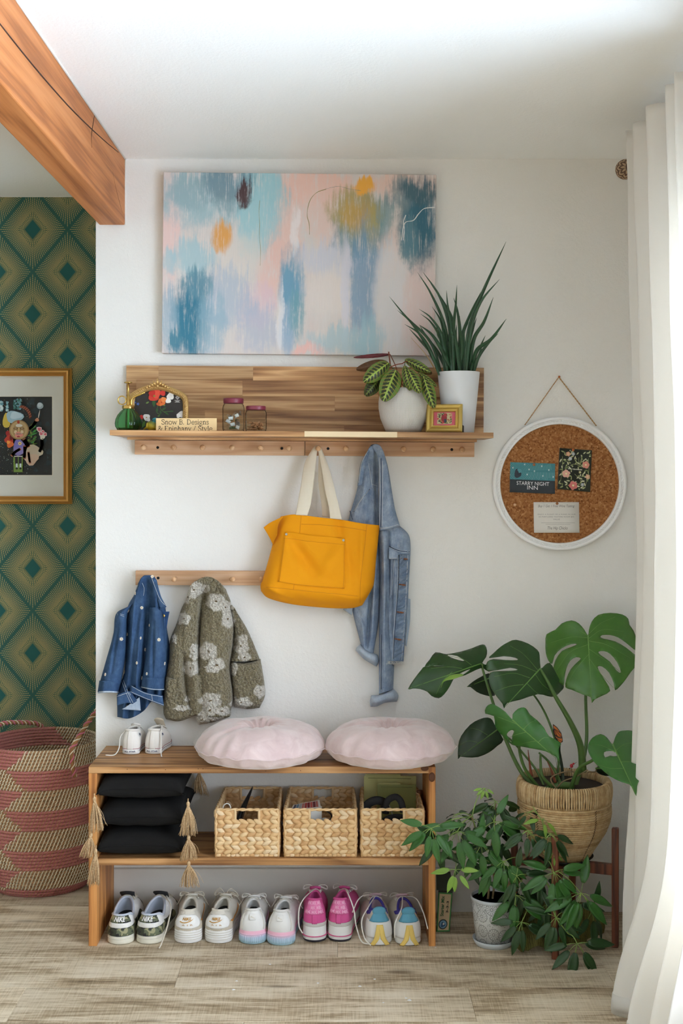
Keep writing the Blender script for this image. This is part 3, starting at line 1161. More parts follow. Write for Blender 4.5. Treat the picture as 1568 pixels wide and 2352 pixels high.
# ------------------------------------------------------------ name plate: serif lettering drawn stroke by stroke
GLY = {
 'S': ([([(.52, .78), (.48, .95), (.30, 1), (.12, .93), (.08, .76), (.2, .6), (.4, .48), (.54, .34), (.52, .12), (.34, 0), (.14, .04), (.06, .22)], .1)], .62),
 'n': ([([(.14, 0), (.14, .66)], .11), ([(.14, .48), (.3, .66), (.44, .6), (.46, .4), (.46, 0)], .1), ([(.02, .01), (.27, .01)], .05), ([(.34, .01), (.58, .01)], .05), ([(.02, .65), (.14, .65)], .05)], .62),
 'o': ([([(.3, .66), (.12, .58), (.05, .33), (.12, .08), (.3, 0), (.48, .08), (.55, .33), (.48, .58), (.3, .66)], .09)], .62),
 'w': ([([(.06, .66), (.24, .02)], .1), ([(.24, .02), (.42, .62)], .06), ([(.42, .62), (.6, .02)], .1), ([(.6, .02), (.78, .66)], .06), ([(-.03, .65), (.17, .65)], .05), ([(.68, .65), (.87, .65)], .05)], .88),
 'B': ([([(.13, 0), (.13, 1)], .12), ([(.02, .985), (.32, .985), (.48, .9), (.48, .62), (.32, .53), (.13, .53)], .08), ([(.32, .53), (.52, .45), (.55, .2), (.42, .02), (.02, .015)], .09)], .66),
 '.': ([([(.08, .0), (.08, .1)], .11)], .34),
 'D': ([([(.13, 0), (.13, 1)], .12), ([(.02, .985), (.34, .985), (.58, .82), (.64, .5), (.58, .18), (.34, .015), (.02, .015)], .09)], .78),
 'e': ([([(.05, .35), (.5, .35), (.46, .58), (.3, .66), (.12, .57), (.05, .33), (.12, .08), (.3, 0), (.5, .12)], .085)], .58),
 's': ([([(.36, .5), (.32, .63), (.2, .66), (.08, .6), (.08, .46), (.22, .36), (.36, .26), (.38, .1), (.24, 0), (.08, .03), (.04, .16)], .08)], .46),
 'i': ([([(.13, 0), (.13, .64)], .11), ([(.13, .86), (.13, .95)], .11), ([(.01, .01), (.25, .01)], .05), ([(.02, .65), (.14, .65)], .05)], .3),
 'g': ([([(.26, .66), (.1, .6), (.06, .45), (.1, .3), (.26, .24), (.42, .3), (.46, .45), (.42, .6), (.26, .66)], .08), ([(.18, .26), (.08, .16), (.16, .08), (.4, .06), (.5, -.06), (.44, -.2), (.24, -.25), (.06, -.2), (.04, -.08), (.16, .02)], .07), ([(.42, .6), (.54, .66)], .06)], .58),
 '&': ([([(.72, .55), (.6, .2), (.4, 0), (.16, .02), (.05, .2), (.14, .42), (.36, .58), (.46, .78), (.38, .96), (.24, .96), (.17, .8), (.26, .56), (.5, .22), (.74, .0)], .085), ([(.6, .55), (.82, .55)], .05)], .86),
 'E': ([([(.13, 0), (.13, 1)], .12), ([(.02, .985), (.55, .985), (.57, .8)], .06), ([(.13, .52), (.44, .52)], .06), ([(.02, .015), (.57, .015), (.6, .22)], .06)], .68),
 'p': ([([(.14, -.28), (.14, .66)], .11), ([(.14, .56), (.3, .66), (.48, .58), (.54, .33), (.48, .08), (.3, 0), (.14, .1)], .09), ([(.02, .65), (.14, .65)], .05), ([(.02, -.27), (.27, -.27)], .05)], .63),
 'h': ([([(.14, 0), (.14, 1)], .11), ([(.14, .48), (.3, .66), (.44, .6), (.46, .4), (.46, 0)], .1), ([(.02, .01), (.27, .01)], .05), ([(.34, .01), (.58, .01)], .05), ([(.02, .985), (.14, .985)], .05)], .62),
 'a': ([([(.08, .5), (.14, .63), (.28, .66), (.4, .58), (.42, .4), (.42, .06), (.54, .02)], .1), ([(.42, .38), (.16, .32), (.05, .18), (.1, .03), (.24, 0), (.42, .12)], .08)], .57),
 'y': ([([(.06, .66), (.28, .02)], .1), ([(.5, .66), (.28, .02), (.2, -.2), (.06, -.26)], .065), ([(-.03, .65), (.17, .65)], .05), ([(.4, .65), (.59, .65)], .05)], .58),
 '/': ([([(.02, -.1), (.4, 1.02)], .08)], .5),
 't': ([([(.16, .86), (.16, .12), (.24, 0), (.36, .06)], .1), ([(.02, .64), (.34, .64)], .06)], .4),
 'l': ([([(.13, 0), (.13, 1)], .11), ([(.01, .01), (.25, .01)], .05), ([(.02, .985), (.13, .985)], .05)], .3),
 ' ': ([], .3)}

def serif(mb, s, fn, x0, x1, zb, cap, col=None):
 """lettering from x0 to x1, baseline zb, cap height cap, laid down through fn(x, z)"""
 total = sum(GLY[c][1] for c in s) + .02 * len(s)
 k = (x1 - x0) / total
 x = x0
 for c in s:
  st, w = GLY[c]
  for pts, wt in st:
   strokeline(mb, fn, [(x + px * k, zb + pz * cap) for px, pz in pts], wt * cap * 1.05, col)
  x += (w + .02) * k

def name_plate():
 y = -.205
 c = SP(430, y)
 t = thing('name_plate', 'cream plate lettered with two trade names at the shelf\'s front edge', 'sign', c)
 x0, x1 = (358 - CX) / S(y), (497.5 - CX) / S(y)
 zt = P(430, 960.5, y).z
 zbm = c.z
 M['cream_plate'] = plain('cream plastic plate', (236, 204, 150), .45)
 mb = MB()
 mb.box((x0, y, zbm), (x1, y + .004, zt))
 mb.build('plate', M['cream_plate'], t, smooth=False, bevel=.0006)
 mb = MB()
 fn = lambda x, z: Vector((x, y - .0004, z))
 f = lambda px, py: ((px - CX) / S(y), P(0, py, y).z)
 a0, zb0 = f(370.5, 974.8)
 a1, zt0 = f(480, 963.6)
 serif(mb, 'Snow B. Designs', fn, a0, a1, zb0, zt0 - zb0)
 a0, zb0 = f(362.5, 990.0)
 a1, zt0 = f(488, 978.4)
 serif(mb, '& Epiphany / Style', fn, a0, a1, zb0, zt0 - zb0)
 mb.build('lettering', M['black_ink'], t, smooth=False, fix=False, merge=False)
 mb = MB()
 mb.box((x0 + .01, y + .004, zbm), (x1 - .01, y + .03, zbm + .004))
 mb.build('foot', M['cream_plate'], t, smooth=False)

name_plate()

# ------------------------------------------------------------ green glass plant mister
def glassmat(name, rgb, tint=1.0, rough=.03):
 g = G(name)
 return g.out(srgb(*rgb), rough, Transmission_Weight=tint, IOR=1.3)

M['green_glass'] = glassmat('green_glass', (158, 214, 172))
g = G('clear_glass')
fr_ = g.n('ShaderNodeLayerWeight')
fr_.inputs[0].default_value = .05
tr = g.n('ShaderNodeBsdfTransparent')
tr.inputs[0].default_value = (.95, .97, .97, 1)
gl = g.n('ShaderNodeBsdfGlossy')
gl.inputs['Roughness'].default_value = .04
mx = g.n('ShaderNodeMixShader')
g.nt.links.new(fr_.outputs['Fresnel'], mx.inputs[0])
g.nt.links.new(tr.outputs[0], mx.inputs[1])
g.nt.links.new(gl.outputs[0], mx.inputs[2])
g.nt.links.new(mx.outputs[0], g.nt.nodes['Material Output'].inputs[0])
M['clear_glass'] = g.mat
c = SP(294.5, -.17)
ms = thing('plant_mister', 'green ribbed glass plant mister with a brass pump', 'mister', c)
k = 1 / S(-.17)
rip = lambda a, z: 1 + .03 * math.cos(14 * a) * sstep(.002, .012, z) * sstep(62 * k, 46 * k, z)
prof = [(14 * k, 0), (25 * k, 1.2 * k), (29.5 * k, 9 * k), (30.5 * k, 17 * k), (29 * k, 26 * k), (24.5 * k, 36 * k), (18 * k, 44 * k), (12.5 * k, 49 * k), (11.5 * k, 53 * k),
 (10 * k, 53 * k), (11 * k, 48 * k), (16.5 * k, 42.5 * k), (23 * k, 34.5 * k), (27.4 * k, 26 * k), (28.8 * k, 17 * k), (28 * k, 9.6 * k), (24 * k, 3 * k), (.0001, 2.4 * k)]
mb = MB()
mb.lathe(prof, 84, c, rip=rip)
mb.build('bottle', M['green_glass'], ms)
mb = MB()
mb.lathe([(13 * k, 50 * k), (13.6 * k, 51 * k), (13.6 * k, 57 * k), (12 * k, 58.5 * k), (5 * k, 59 * k), (4.6 * k, 60 * k), (4.4 * k, 80 * k), (2.4 * k, 81 * k), (2.2 * k, 109 * k), (9 * k, 109.4 * k), (9.6 * k, 110.6 * k), (8 * k, 112.2 * k), (.0001, 112.4 * k)], 28, c,
 rip=lambda a, z: 1 + (.05 * math.cos(22 * a) if z < 58 * k else 0))
mb.build('pump', M['brass'], ms)
mb = MB()
n0 = c + Vector((7 * k, 0, 58 * k))
mb.tube(spline([n0, n0 + Vector((0, 0, 12 * k)), n0 + Vector((6 * k, 0, 19 * k)), n0 + Vector((28 * k, 0, 29 * k))], 14), 2.6 * k, 10)
mb.ball(n0 + Vector((29 * k, 0, 29.5 * k)), 3.4 * k, 10, 7)
mb.build('nozzle', M['brass'], ms)
mb = MB()
rc = c + Vector((-14.5 * k, 0, 70 * k))
mb.tube([rc + Vector((9 * k * math.cos(a), 0, 9.6 * k * math.sin(a))) for a in [2 * PI * i / 24 for i in range(25)]], 1.4 * k, 8, caps=False)
mb.build('finger_ring', M['brass'], ms)
mb = MB()
mb.tube([c + Vector((0, 0, 5 * k)), c + Vector((0, 0, 51 * k))], 2.4 * k, 8)
M['pale_tube'] = plain('pale green tube', (190, 220, 170), .4)
mb.build('dip_tube', M['pale_tube'], ms)

# ------------------------------------------------------------ painted bird
c = SP(351, -.165)
k = 1 / S(-.165)
g = G('painted bird')
x, y, z = g.xyz(g.coord())
hgt = (z - c.z) / (30 * k)
n = g.noise(g.coord(), 120, 3)
col = g.ramp(hgt + (x - c.x) / (60 * k) + (n - .5) * .3, [(.05, srgb(205, 170, 40)), (.35, srgb(196, 178, 58)), (.6, srgb(120, 132, 52)), (.8, srgb(70, 110, 60))])
M['bird'] = g.out(col, .4)
M['bird_cap'] = plain('teal glaze', (44, 128, 138), .25)
bd = thing('bird_figurine', 'small yellow and green bird figurine with a teal head', 'figurine', c)
mb = MB()
mb.ball(c + Vector((0, 0, 12.5 * k)), (15 * k, 15 * k, 12.5 * k), 20, 12, Matrix.Rotation(R(-12), 4, 'Y'))
mb.tube([c + Vector((-10 * k, .004, 10 * k)), c + Vector((-22 * k, .008, 4 * k))], lambda t: (6 - 3.5 * t) * k, 10, flat=.5, up=(0, 0, 1))
mb.build('body', M['bird'], bd)
mb = MB()
mb.ball(c + Vector((6 * k, -4 * k, 23 * k)), (8.5 * k, 9 * k, 7.6 * k), 16, 10)
mb.build('head', M['bird_cap'], bd)
mb = MB()
mb.tube([c + Vector((9 * k, -11 * k, 22 * k)), c + Vector((12 * k, -17 * k, 20.5 * k))], lambda t: (2.4 - 2 * t) * k, 8)
mb.build('beak', M['screw'], bd)
mb = MB()
for sx in (2, 11):
 mb = MB()
 mb.ball(c + Vector((sx * k, -11.2 * k, 24 * k)), 1.4 * k, 8, 5)
 mb.build('eye', M['screw'], bd)
for sx in (-1, 1):
 mb = MB()
 mb.ball(c + Vector((sx * 12.5 * k, 0, 12 * k)), (3 * k, 11 * k, 8 * k), 12, 8)
 mb.build('wing', M['bird'], bd)

# ------------------------------------------------------------ two screw-top jars
M['maroon_lid'] = plain('maroon jar lid', (128, 48, 66), .4)

def jar(px, w, h, y, label, group):
 c = SP(px, y)
 k = 1 / S(y)
 r = w / 2 * k
 H = h * k
 t = thing('glass_jar', label, 'jar', c, group)
 mb = MB()
 th = .0022
 mb.lathe([(r * .8, 0), (r * .95, .003), (r, .009), (r, H * .72), (r * .93, H * .80), (r * .82, H * .845), (r * .82, H * .93),
 (r * .82 - th, H * .93), (r * .82 - th, H * .84), (r * .93 - th, H * .79), (r - th, H * .71), (r - th, .010), (r * .92 - th, .005), (.0001, .004)], 40, c)
 mb.build('jar_body', M['clear_glass'], t)
 mb = MB()
 L0, L1 = H * .845, H
 mb.lathe([(r * .9, L0), (r * .92, L0 + .0012), (r * .92, L1 - .003), (r * .9, L1 - .0008), (r * .86, L1), (r * .6, L1 - .0006), (.0001, L1 - .0006)], 96, c, rip=lambda a, z: 1 + .012 * math.cos(48 * a) * (L0 + .002 < z < L1 - .002))
 mb.build('lid', M['maroon_lid'], t)
 return c, r, H

c, r, H = jar(536, 50, 77, -.13, 'taller maroon-lidded glass jar filled with clips and paper scraps', 'maroon-lidded jars')
M['paper_white'] = plain('white paper', (228, 228, 222), .7)
M['steel'] = plain('steel', (190, 188, 180), .3, 1)
M['olive_paper'] = plain('olive paper', (120, 128, 84), .7)
jr = random.Random(3)
for i in range(12):
 ang, rr, zz = jr.uniform(0, 2 * PI), jr.uniform(.2, .62) * r, .010 + (i % 6) * .0085
 p = c + Vector((rr * math.cos(ang), rr * math.sin(ang), zz))
 cl = thing('binder_clip', 'small metal clip among paper scraps inside the taller jar', 'clip', p, 'clips inside the taller jar', (jr.uniform(-.7, .7), jr.uniform(-.7, .7), jr.uniform(0, 6)), world=False)
 mb = MB()
 mb.prism([(-.006, -.0045, 0), (.006, -.0045, 0), (.006, 0, .006), (-.006, 0, .006)], (0, .0008, 0))
 mb.prism([(-.006, .0045, 0), (.006, .0045, 0), (.006, 0, .006), (-.006, 0, .006)], (0, -.0008, 0))
 mb.build('clip_body', M['steel'] if i % 3 else M['olive_paper'], cl, smooth=False)
 mb = MB()
 mb.tube([(-.003, .0, .005), (-.0025, 0, .013), (.0025, 0, .013), (.003, 0, .005)], .0006, 5)
 mb.build('clip_wire', M['steel'], cl)
for i in range(5):
 ang, zz = i * 1.3 + .4, .014 + .009 * i
 p = c + Vector((.45 * r * math.cos(ang), -.5 * r + .25 * r * math.sin(ang), zz))
 mb = MB()
 MM = Euler((jr.uniform(-.5, .5), jr.uniform(-.6, .6), jr.uniform(0, 3))).to_matrix().to_4x4()
 MM.translation = p
 w = .0075
 mb.sheet(lambda u, v: MM @ Vector(((u - .5) * 2 * w, .002 * math.sin(3 * u), (v - .5) * 1.4 * w)), 6, 3, .0004)
 tag(mb.build('paper_scrap', M['paper_white']), 'folded white paper scrap inside the taller jar', 'paper', 'paper scraps inside the taller jar')
c, r, H = jar(587.5, 49, 59, -.16, 'shorter maroon-lidded glass jar of little tan biscuits', 'maroon-lidded jars')
M['biscuit'] = plain('tan biscuit', (186, 132, 88), .8, bump=.3, bscale=400)
mb = MB()
mb.tube([(-.0032, 0, 0), (0, 0, 0), (.0032, 0, 0)], .0024, 7)
for sx in (-1, 1):
 for sy in (-1, 1):
  mb.ball((sx * .0042, sy * .0019, 0), .0027, 7, 5)
bis = mb.mesh('biscuit')
bis.materials.append(M['biscuit'])
placed = []
for i in range(600):
 if len(placed) >= 34:
  break
 lay = len(placed) // 9
 ang, rr = jr.uniform(0, 2 * PI), r * .74 * math.sqrt(jr.random())
 p = c + Vector((rr * math.cos(ang), rr * math.sin(ang), .0085 + lay * .0062))
 if any((p - q).length < .0072 for q in placed):
  continue
 placed.append(p)
 o = bpy.data.objects.new('dog_biscuit', bis)
 COL.objects.link(o)
 o.location, o.rotation_euler = p, (jr.uniform(-.5, .5), jr.uniform(-.5, .5), jr.uniform(0, 6))
 tag(o, 'bone-shaped tan biscuit inside the shorter jar', 'biscuit', 'biscuits inside the shorter jar')

# ------------------------------------------------------------ small gold frame
def gold_frame():
 y = -.20
 c = SP(1020, y)
 t = thing('small_picture_frame', 'small gold frame with a pink bird picture before the white pots', 'picture frame', c)
 k = 1 / S(y)
 yaw = R(-13)
 Mx = Matrix.Translation(c) @ Matrix.Rotation(yaw, 4, 'Z') @ Matrix.Rotation(R(-10), 4, 'X') @ Matrix.Scale(k, 4)
 W, H = 41.5, 65

 def bar(pts):
  mb = MB()
  # four mitred bars with a stepped section
  return mb
 sec = [(0, 0), (0, 9), (3, 11), (8, 9), (11, 5.5), (12.5, 5), (13.5, 6.5), (15.5, 6), (17, 2), (17, 0)]
 cor = [(-W, 0), (W, 0), (W, H), (-W, H)]
 inn = [(1, 1), (-1, 1), (-1, -1), (1, -1)]
 for i in range(4):
  a, b = cor[i], cor[(i + 1) % 4]
  ia, ib = inn[i], inn[(i + 1) % 4]
  mb = MB()
  mb.grid(lambda u, v: Mx @ Vector((lerp(a[0] + ia[0] * sec[round(u * 9)][0], b[0] + ib[0] * sec[round(u * 9)][0], v), -sec[round(u * 9)][1],
 lerp(a[1] + ia[1] * sec[round(u * 9)][0], b[1] + ib[1] * sec[round(u * 9)][0], v))), 10, 2)
  mb.build('frame_bar', M['pale_gold'], t, smooth=False)
 mb = MB()
 mb.box((-W + 8, -1.6, 8), (W - 8, 2, H - 8), Mx)
 mb.build('backing', M['black_print'], t, smooth=False)
 mb = MB()
 lay = [0]

 def fn(x, z):
  return Mx @ Vector((x, -1.8 - lay[0] * .03, z))

 def ly(f, *a, **kw):
  lay[0] += 1
  f(mb, fn, *a, **kw)
 A = srgb
 mb.face([fn(-W + 14, 14), fn(W - 14, 14), fn(W - 14, H - 14), fn(-W + 14, H - 14)], A(206, 98, 112))
 lay[0] += 1
 ly(lambda m, f: m.face([f(-17, 20), f(17, 20), f(17, H - 19), f(-17, H - 19)], A(206, 196, 150)))
 q = random.Random(5)
 for i in range(70):
  x, z = q.uniform(-16, 16), q.uniform(21, H - 20)
  ly(blob, x, z, q.uniform(1.0, 2.4), 6, .2, i, A(*q.choice([(196, 74, 70), (120, 124, 70), (170, 140, 96), (70, 70, 60), (206, 130, 100)])))
 ly(blob, -1, 33, 8, 12, .1, 1, A(160, 54, 62), sx=.8)
 ly(blob, 2, 27, 5, 10, .1, 1, A(70, 76, 96), sx=.6)
 ly(blob, 2, 41, 4, 10, .1, 1, A(176, 66, 70))
 mb.build('bird_print', M['card_print'], t, smooth=False, fix=False, merge=False)
 mb = MB()
 mb.box((W - 2, 0, 0), (W + 2, 12, 17), Mx)
 mb.build('strut', M['black_print'], t, smooth=False)

M['pale_gold'] = plain('pale gold leaf', (206, 178, 100), .35, .75)
gold_frame()

# ------------------------------------------------------------ collage in a gilt frame on the papered wall
def collage():
 y = YREC
 f = lambda zx, zy, d=0: P(zx * .15306, 820 + zy * .15306, y - d)
 ctr = P(-10, 1002, y)
 t = thing('framed_collage', 'wide gilt frame with a white mat and dark figure collage on the wallpaper', 'framed picture', ctr)
 hw, ztop, zbot = 0, 0, 0
 xr, zt, zb = f(1085, 0).x, f(0, 172).z, f(0, 2205).z
 xl = 2 * ctr.x - xr - .06
 sec = [(0, 0), (0, .010), (.005, .014), (.0085, .013), (.010, .020), (.016, .027), (.026, .028), (.034, .022), (.040, .018), (.042, .020), (.046, .018), (.047, .006)]
 cor = [(xl, zb), (xr, zb), (xr, zt), (xl, zt)]
 inn = [(1, 1), (-1, 1), (-1, -1), (1, -1)]
 n = len(sec) - 1
 sc = .62
 for i in range(4):
  a, b = cor[i], cor[(i + 1) % 4]
  ia, ib = inn[i], inn[(i + 1) % 4]
  mb = MB()
  mb.grid(lambda u, v: Vector((lerp(a[0] + ia[0] * sec[round(u * n)][0] * sc, b[0] + ib[0] * sec[round(u * n)][0] * sc, v), y - .001 - sec[round(u * n)][1],
 lerp(a[1] + ia[1] * sec[round(u * n)][0] * sc, b[1] + ib[1] * sec[round(u * n)][0] * sc, v))), n + 1, 2)
  mb.build('frame_bar', M['gilt_wood'], t, smooth=False, merge=False)
 M['mat_board'] = plain('white mat board', (214, 212, 202), .9)
 px0, px1, pz0, pz1 = xl + .12, f(788, 0).x, f(0, 1772).z, f(0, 596).z
 mb = MB()
 q = .027
 for lo, hi in (((xl + q, y - .007, zb + q), (xr - q, y - .001, pz0)), ((xl + q, y - .007, pz1), (xr - q, y - .001, zt - q)), ((px1, y - .007, pz0), (xr - q, y - .001, pz1)), ((xl + q, y - .007, pz0), (px0, y - .001, pz1))):
  mb.box(lo, hi)
 mb.build('mat_board', M['mat_board'], t, smooth=False, merge=False)
 M['bevel_cut'] = plain('mat bevel', (232, 226, 208), .8)
 mb = MB()
 w = .0022
 for lo, hi in (((px0, y - .0074, pz0 - w), (px1 + w, y - .005, pz0)), ((px0, y - .0074, pz1), (px1 + w, y - .005, pz1 + w)), ((px1, y - .0074, pz0), (px1 + w, y - .005, pz1))):
  mb.box(lo, hi)
 mb.build('mat_bevel', M['bevel_cut'], t, smooth=False, merge=False)
 mb = MB()
 lay = [0]

 def fn(zx, zy):
  p = f(zx, zy)
  return Vector((p.x, y - .0035 - lay[0] * .000025, p.z))

 def ly(fu, *a, **kw):
  lay[0] += 1
  fu(mb, fn, *a, **kw)
 A = srgb
 mb.face([Vector((px0, y - .0034, pz0)), Vector((px1, y - .0034, pz0)), Vector((px1, y - .0034, pz1)), Vector((px0, y - .0034, pz1))], A(24, 26, 26))
 q = random.Random(21)
 for i in range(26):
  cx, cy = q.uniform(420, 740), q.uniform(640, 1700)
  ly(blob, cx, cy, q.uniform(24, 46), 10, .2, i, A(28, 44, 52))
 for i in range(70):
  cx, cy = q.uniform(480, 770), q.uniform(620, 1750)
  an = q.uniform(0, PI)
  ly(strokeline, [(cx, cy), (cx + 20 * math.cos(an), cy + 20 * math.sin(an))], 2.5, A(66, 96, 102))
 for i in range(150):
  ly(blob, q.uniform(5, 470), q.uniform(610, 1755), q.uniform(2, 6), 6, .1, i, A(*q.choice([(180, 190, 180), (120, 150, 150), (170, 140, 90), (90, 110, 110)])))
 for i in range(46):
  a = i / 46
  ly(blob, 80 + 60 * math.cos(i * 2.1) - 20, 740 + 60 * math.sin(i * 1.7), q.uniform(10, 24), 8, .3, i, A(*q.choice([(150, 190, 196), (92, 140, 150), (196, 212, 212)])))
  ly(blob, 270 + 50 * math.sin(i * 1.3), 640 + 150 * a, q.uniform(8, 20), 8, .3, i, A(*q.choice([(70, 120, 110), (110, 150, 160), (40, 90, 80)])))
 for i in range(24):
  a = i / 23
  x, z = 330 + 150 * math.sin(a * 1.5), 735 + 180 * (1 - math.cos(a * 1.5))
  ly(leafshape, x - 30, z + 30, x + 10, z - 8, 10, A(*[(120, 58, 38), (156, 84, 52), (84, 40, 30)][i % 3]))
 ly(blob, 110, 960, 95, 14, .1, 0, A(196, 170, 70), sx=.6, sz=1.2)
 ly(blob, 230, 900, 130, 16, .12, 2, A(150, 178, 190), sz=.7)
 ly(blob, 250, 880, 90, 14, .16, 1, A(180, 200, 208), sz=.6)
 ly(leafshape, 585, 930, 612, 790, 7, A(220, 212, 200))
 ly(blob, 614, 735, 49, 18, .03, 1, A(150, 166, 174))
 ly(blob, 608, 722, 34, 14, .08, 2, A(182, 194, 200))
 for i in range(22):
  ly(leafshape, 470 + 50 * math.sin(i), 1330 - i * 13, 520 + 60 * math.cos(i * 1.7), 1290 - i * 14, 15, A(*[(70, 92, 42), (104, 124, 58), (46, 70, 36), (60, 130, 60)][i % 4]))
 ly(strokeline, [(440, 1090), (500, 1040), (560, 950)], 44, A(192, 132, 100))
 ly(blob, 570, 945, 28, 10, .15, 0, A(196, 136, 104))
 for cx, cy, r, c in ((160, 1160, 60, (150, 40, 36)), (150, 1240, 66, (172, 52, 34)), (165, 1310, 52, (204, 100, 44)), (140, 1280, 26, (226, 150, 60)), (190, 1210, 36, (110, 30, 30))):
  ly(blob, cx, cy, r, 12, .15, cx, A(*c))
 # pale bird-like shape with a cluster of pink roses
 ly(blob, 520, 1420, 130, 16, .14, 1, A(186, 172, 150), sz=.75)
 ly(blob, 480, 1530, 110, 14, .2, 3, A(196, 168, 146), sz=.8)
 ly(strokeline, [(600, 1430), (640, 1340), (640, 1240), (648, 1200)], 46, A(196, 188, 172))
 ly(blob, 650, 1200, 38, 12, .1, 2, A(206, 200, 184))
 ly(blob, 655, 1226, 7, 8, 0, 0, A(40, 34, 32))
 for cx, cy, r in ((600, 1085, 40), (630, 1150, 36), (690, 1160, 30), (655, 1120, 26)):
  ly(blob, cx, cy, r, 10, .15, cx, A(222, 196, 192))
  ly(blob, cx + 3, cy, r * .65, 9, .2, cx, A(206, 96, 112))
 ly(strokeline, [(380, 1240), (420, 1310), (440, 1345)], 52, A(176, 112, 82))
 ly(blob, 300, 1360, 100, 14, .08, 1, A(128, 118, 170), sz=1.25, sx=.9)
 ly(blob, 290, 1310, 70, 12, .1, 1, A(116, 110, 176))
 for a in range(7):
  ly(leafshape, 312, 1298, 312 + 34 * math.cos(a * .9), 1298 + 34 * math.sin(a * .9), 9, A(214, 190, 128))
 ly(blob, 312, 1298, 10, 8, 0, 0, A(150, 110, 60))
 ly(strokeline, [(190, 1480), (250, 1420), (320, 1380)], 40, A(186, 124, 98))
 ly(strokeline, [(380, 1340), (385, 1440), (380, 1520)], 40, A(140, 84, 62))
 ly(strokeline, [(440, 1430), (455, 1540), (465, 1590)], 34, A(166, 106, 84))
 ly(lambda m, g_: m.face([g_(215, 1500), g_(358, 1500), g_(352, 1728), g_(220, 1728)], A(110, 138, 60)))
 for x in (262, 318):
  ly(strokeline, [(x, 1505), (x, 1600)], 44, A(38, 32, 40))
  ly(strokeline, [(x + 4, 1605), (x + 4, 1665)], 26, A(200, 212, 214))
  ly(blob, x + 4, 1672, 18, 8, .1, 0, A(34, 30, 30))
 ly(strokeline, [(230, 1490), (350, 1490)], 10, A(226, 220, 214))
 # round gilded mask-like face
 ly(blob, 300, 1095, 148, 26, .0, 0, A(146, 116, 74))
 ly(blob, 300, 1095, 130, 26, .0, 0, A(178, 150, 104))
 ly(blob, 296, 1110, 108, 22, .02, 0, A(160, 132, 88), sx=.85)
 ly(blob, 300, 1030, 52, 14, .05, 1, A(206, 200, 186), sz=.45)
 for x in (250, 345):
  ly(blob, x, 1075, 34, 14, 0, 0, A(120, 90, 52), sz=.55)
  ly(blob, x, 1075, 22, 12, 0, 0, A(186, 160, 118), sz=.5)
  ly(strokeline, [(x - 26, 1076), (x + 26, 1076)], 6, A(84, 60, 40))
  ly(blob, x, 1125, 24, 10, .1, 0, A(206, 186, 150))
 ly(strokeline, [(298, 1070), (296, 1125)], 20, A(196, 166, 116))
 ly(blob, 296, 1168, 62, 14, .1, 1, A(206, 132, 118), sz=.7)
 ly(strokeline, [(250, 1150), (296, 1158), (345, 1148)], 12, A(226, 206, 186))
 ly(blob, 292, 1196, 24, 10, .1, 0, A(150, 56, 60), sz=.5)
 ly(leafshape, 292, 1006, 290, 950, 20, A(166, 62, 40))
 mb.build('collage_print', M['glossy_print'], t, smooth=False, fix=False, merge=False)
 mb = MB()
 mb.box((xl + q.random() * 0 + .02, y - .0094, zb + .02), (xr - .02, y - .0090, zt - .02))
 mb.build('glazing', M['pane'], t, smooth=False)

collage()
# ------------------------------------------------------------ round cork board
from mathutils.bvhtree import BVHTree

g = G('cork')
c = g.coord()
v1 = g.voro(c, 190, 'Color')
gr = g.noise(v1, 3, 1)
n = g.noise(c, 420, 3, .7)
d = g.voro(c, 190, 'Distance')
bri = g.step(.66, .74, g.noise(c, 620, 2, .6))
col = g.ramp(gr * .75 + n * .4, [(.3, srgb(100, 56, 30)), (.5, srgb(152, 98, 56)), (.68, srgb(184, 130, 82)), (.9, srgb(212, 170, 122))])
col = g.mix(bri * .8, col, srgb(232, 202, 160))
M['cork'] = g.out(col, .9, bump=n + d, bs=.6, bd=.002, spec=.15)
M['white_rim'] = plain('white painted wood', (244, 244, 243), .5)
M['jute'] = plain('jute twine', (186, 148, 102), .9, bump=.5, bscale=900)
M['pin_wood'] = plain('wood pin', (150, 98, 58), .5)
yb = -.024
cc = P(1286, 1111, yb)
k = 1 / S(yb)
cb = thing('cork_board', 'round white-rimmed cork pinboard hanging from jute twine', 'pin board', (cc.x, 0, cc.z))
RX = Matrix.Rotation(R(90), 4, 'X')
base = Vector((cc.x, -.002, cc.z))
mb = MB()
mb.lathe([(154 * k, 0), (154 * k, .016), (152.5 * k, .022), (149 * k, .024), (146.5 * k, .022), (145.5 * k, .0185), (141.5 * k, .0185), (140.5 * k, .021), (138.5 * k, .0215), (137 * k, .019), (136.5 * k, .010), (136.5 * k, 0)], 128, base, M=RX)
mb.build('rim', M['white_rim'], cb, merge=True)
mb = MB()
for i in range(120):
 a = 2 * PI * i / 120
 rr = 143.6 * k
 p = base + Vector((rr * math.cos(a), -.0185, rr * math.sin(a)))
 tdir = Vector((-math.sin(a), 0, math.cos(a)))
 rad = Vector((math.cos(a), 0, math.sin(a)))
 mb.tube([p - tdir * .0050 - rad * .0028, p + Vector((0, -.0012, 0)), p + tdir * .0050 + rad * .0028], lambda t: .0024 * (.4 + .8 * math.sin(PI * t)), 6)
mb.build('rope_carving', M['white_rim'], cb, kind='stuff')
mb = MB()
mb.lathe([(137 * k, 0), (137 * k, .010), (.0001, .010)], 96, base, M=RX)
mb.build('cork_disc', M['cork'], cb, smooth=False)
nail = P(1283, 866, -.008)
mb = MB()

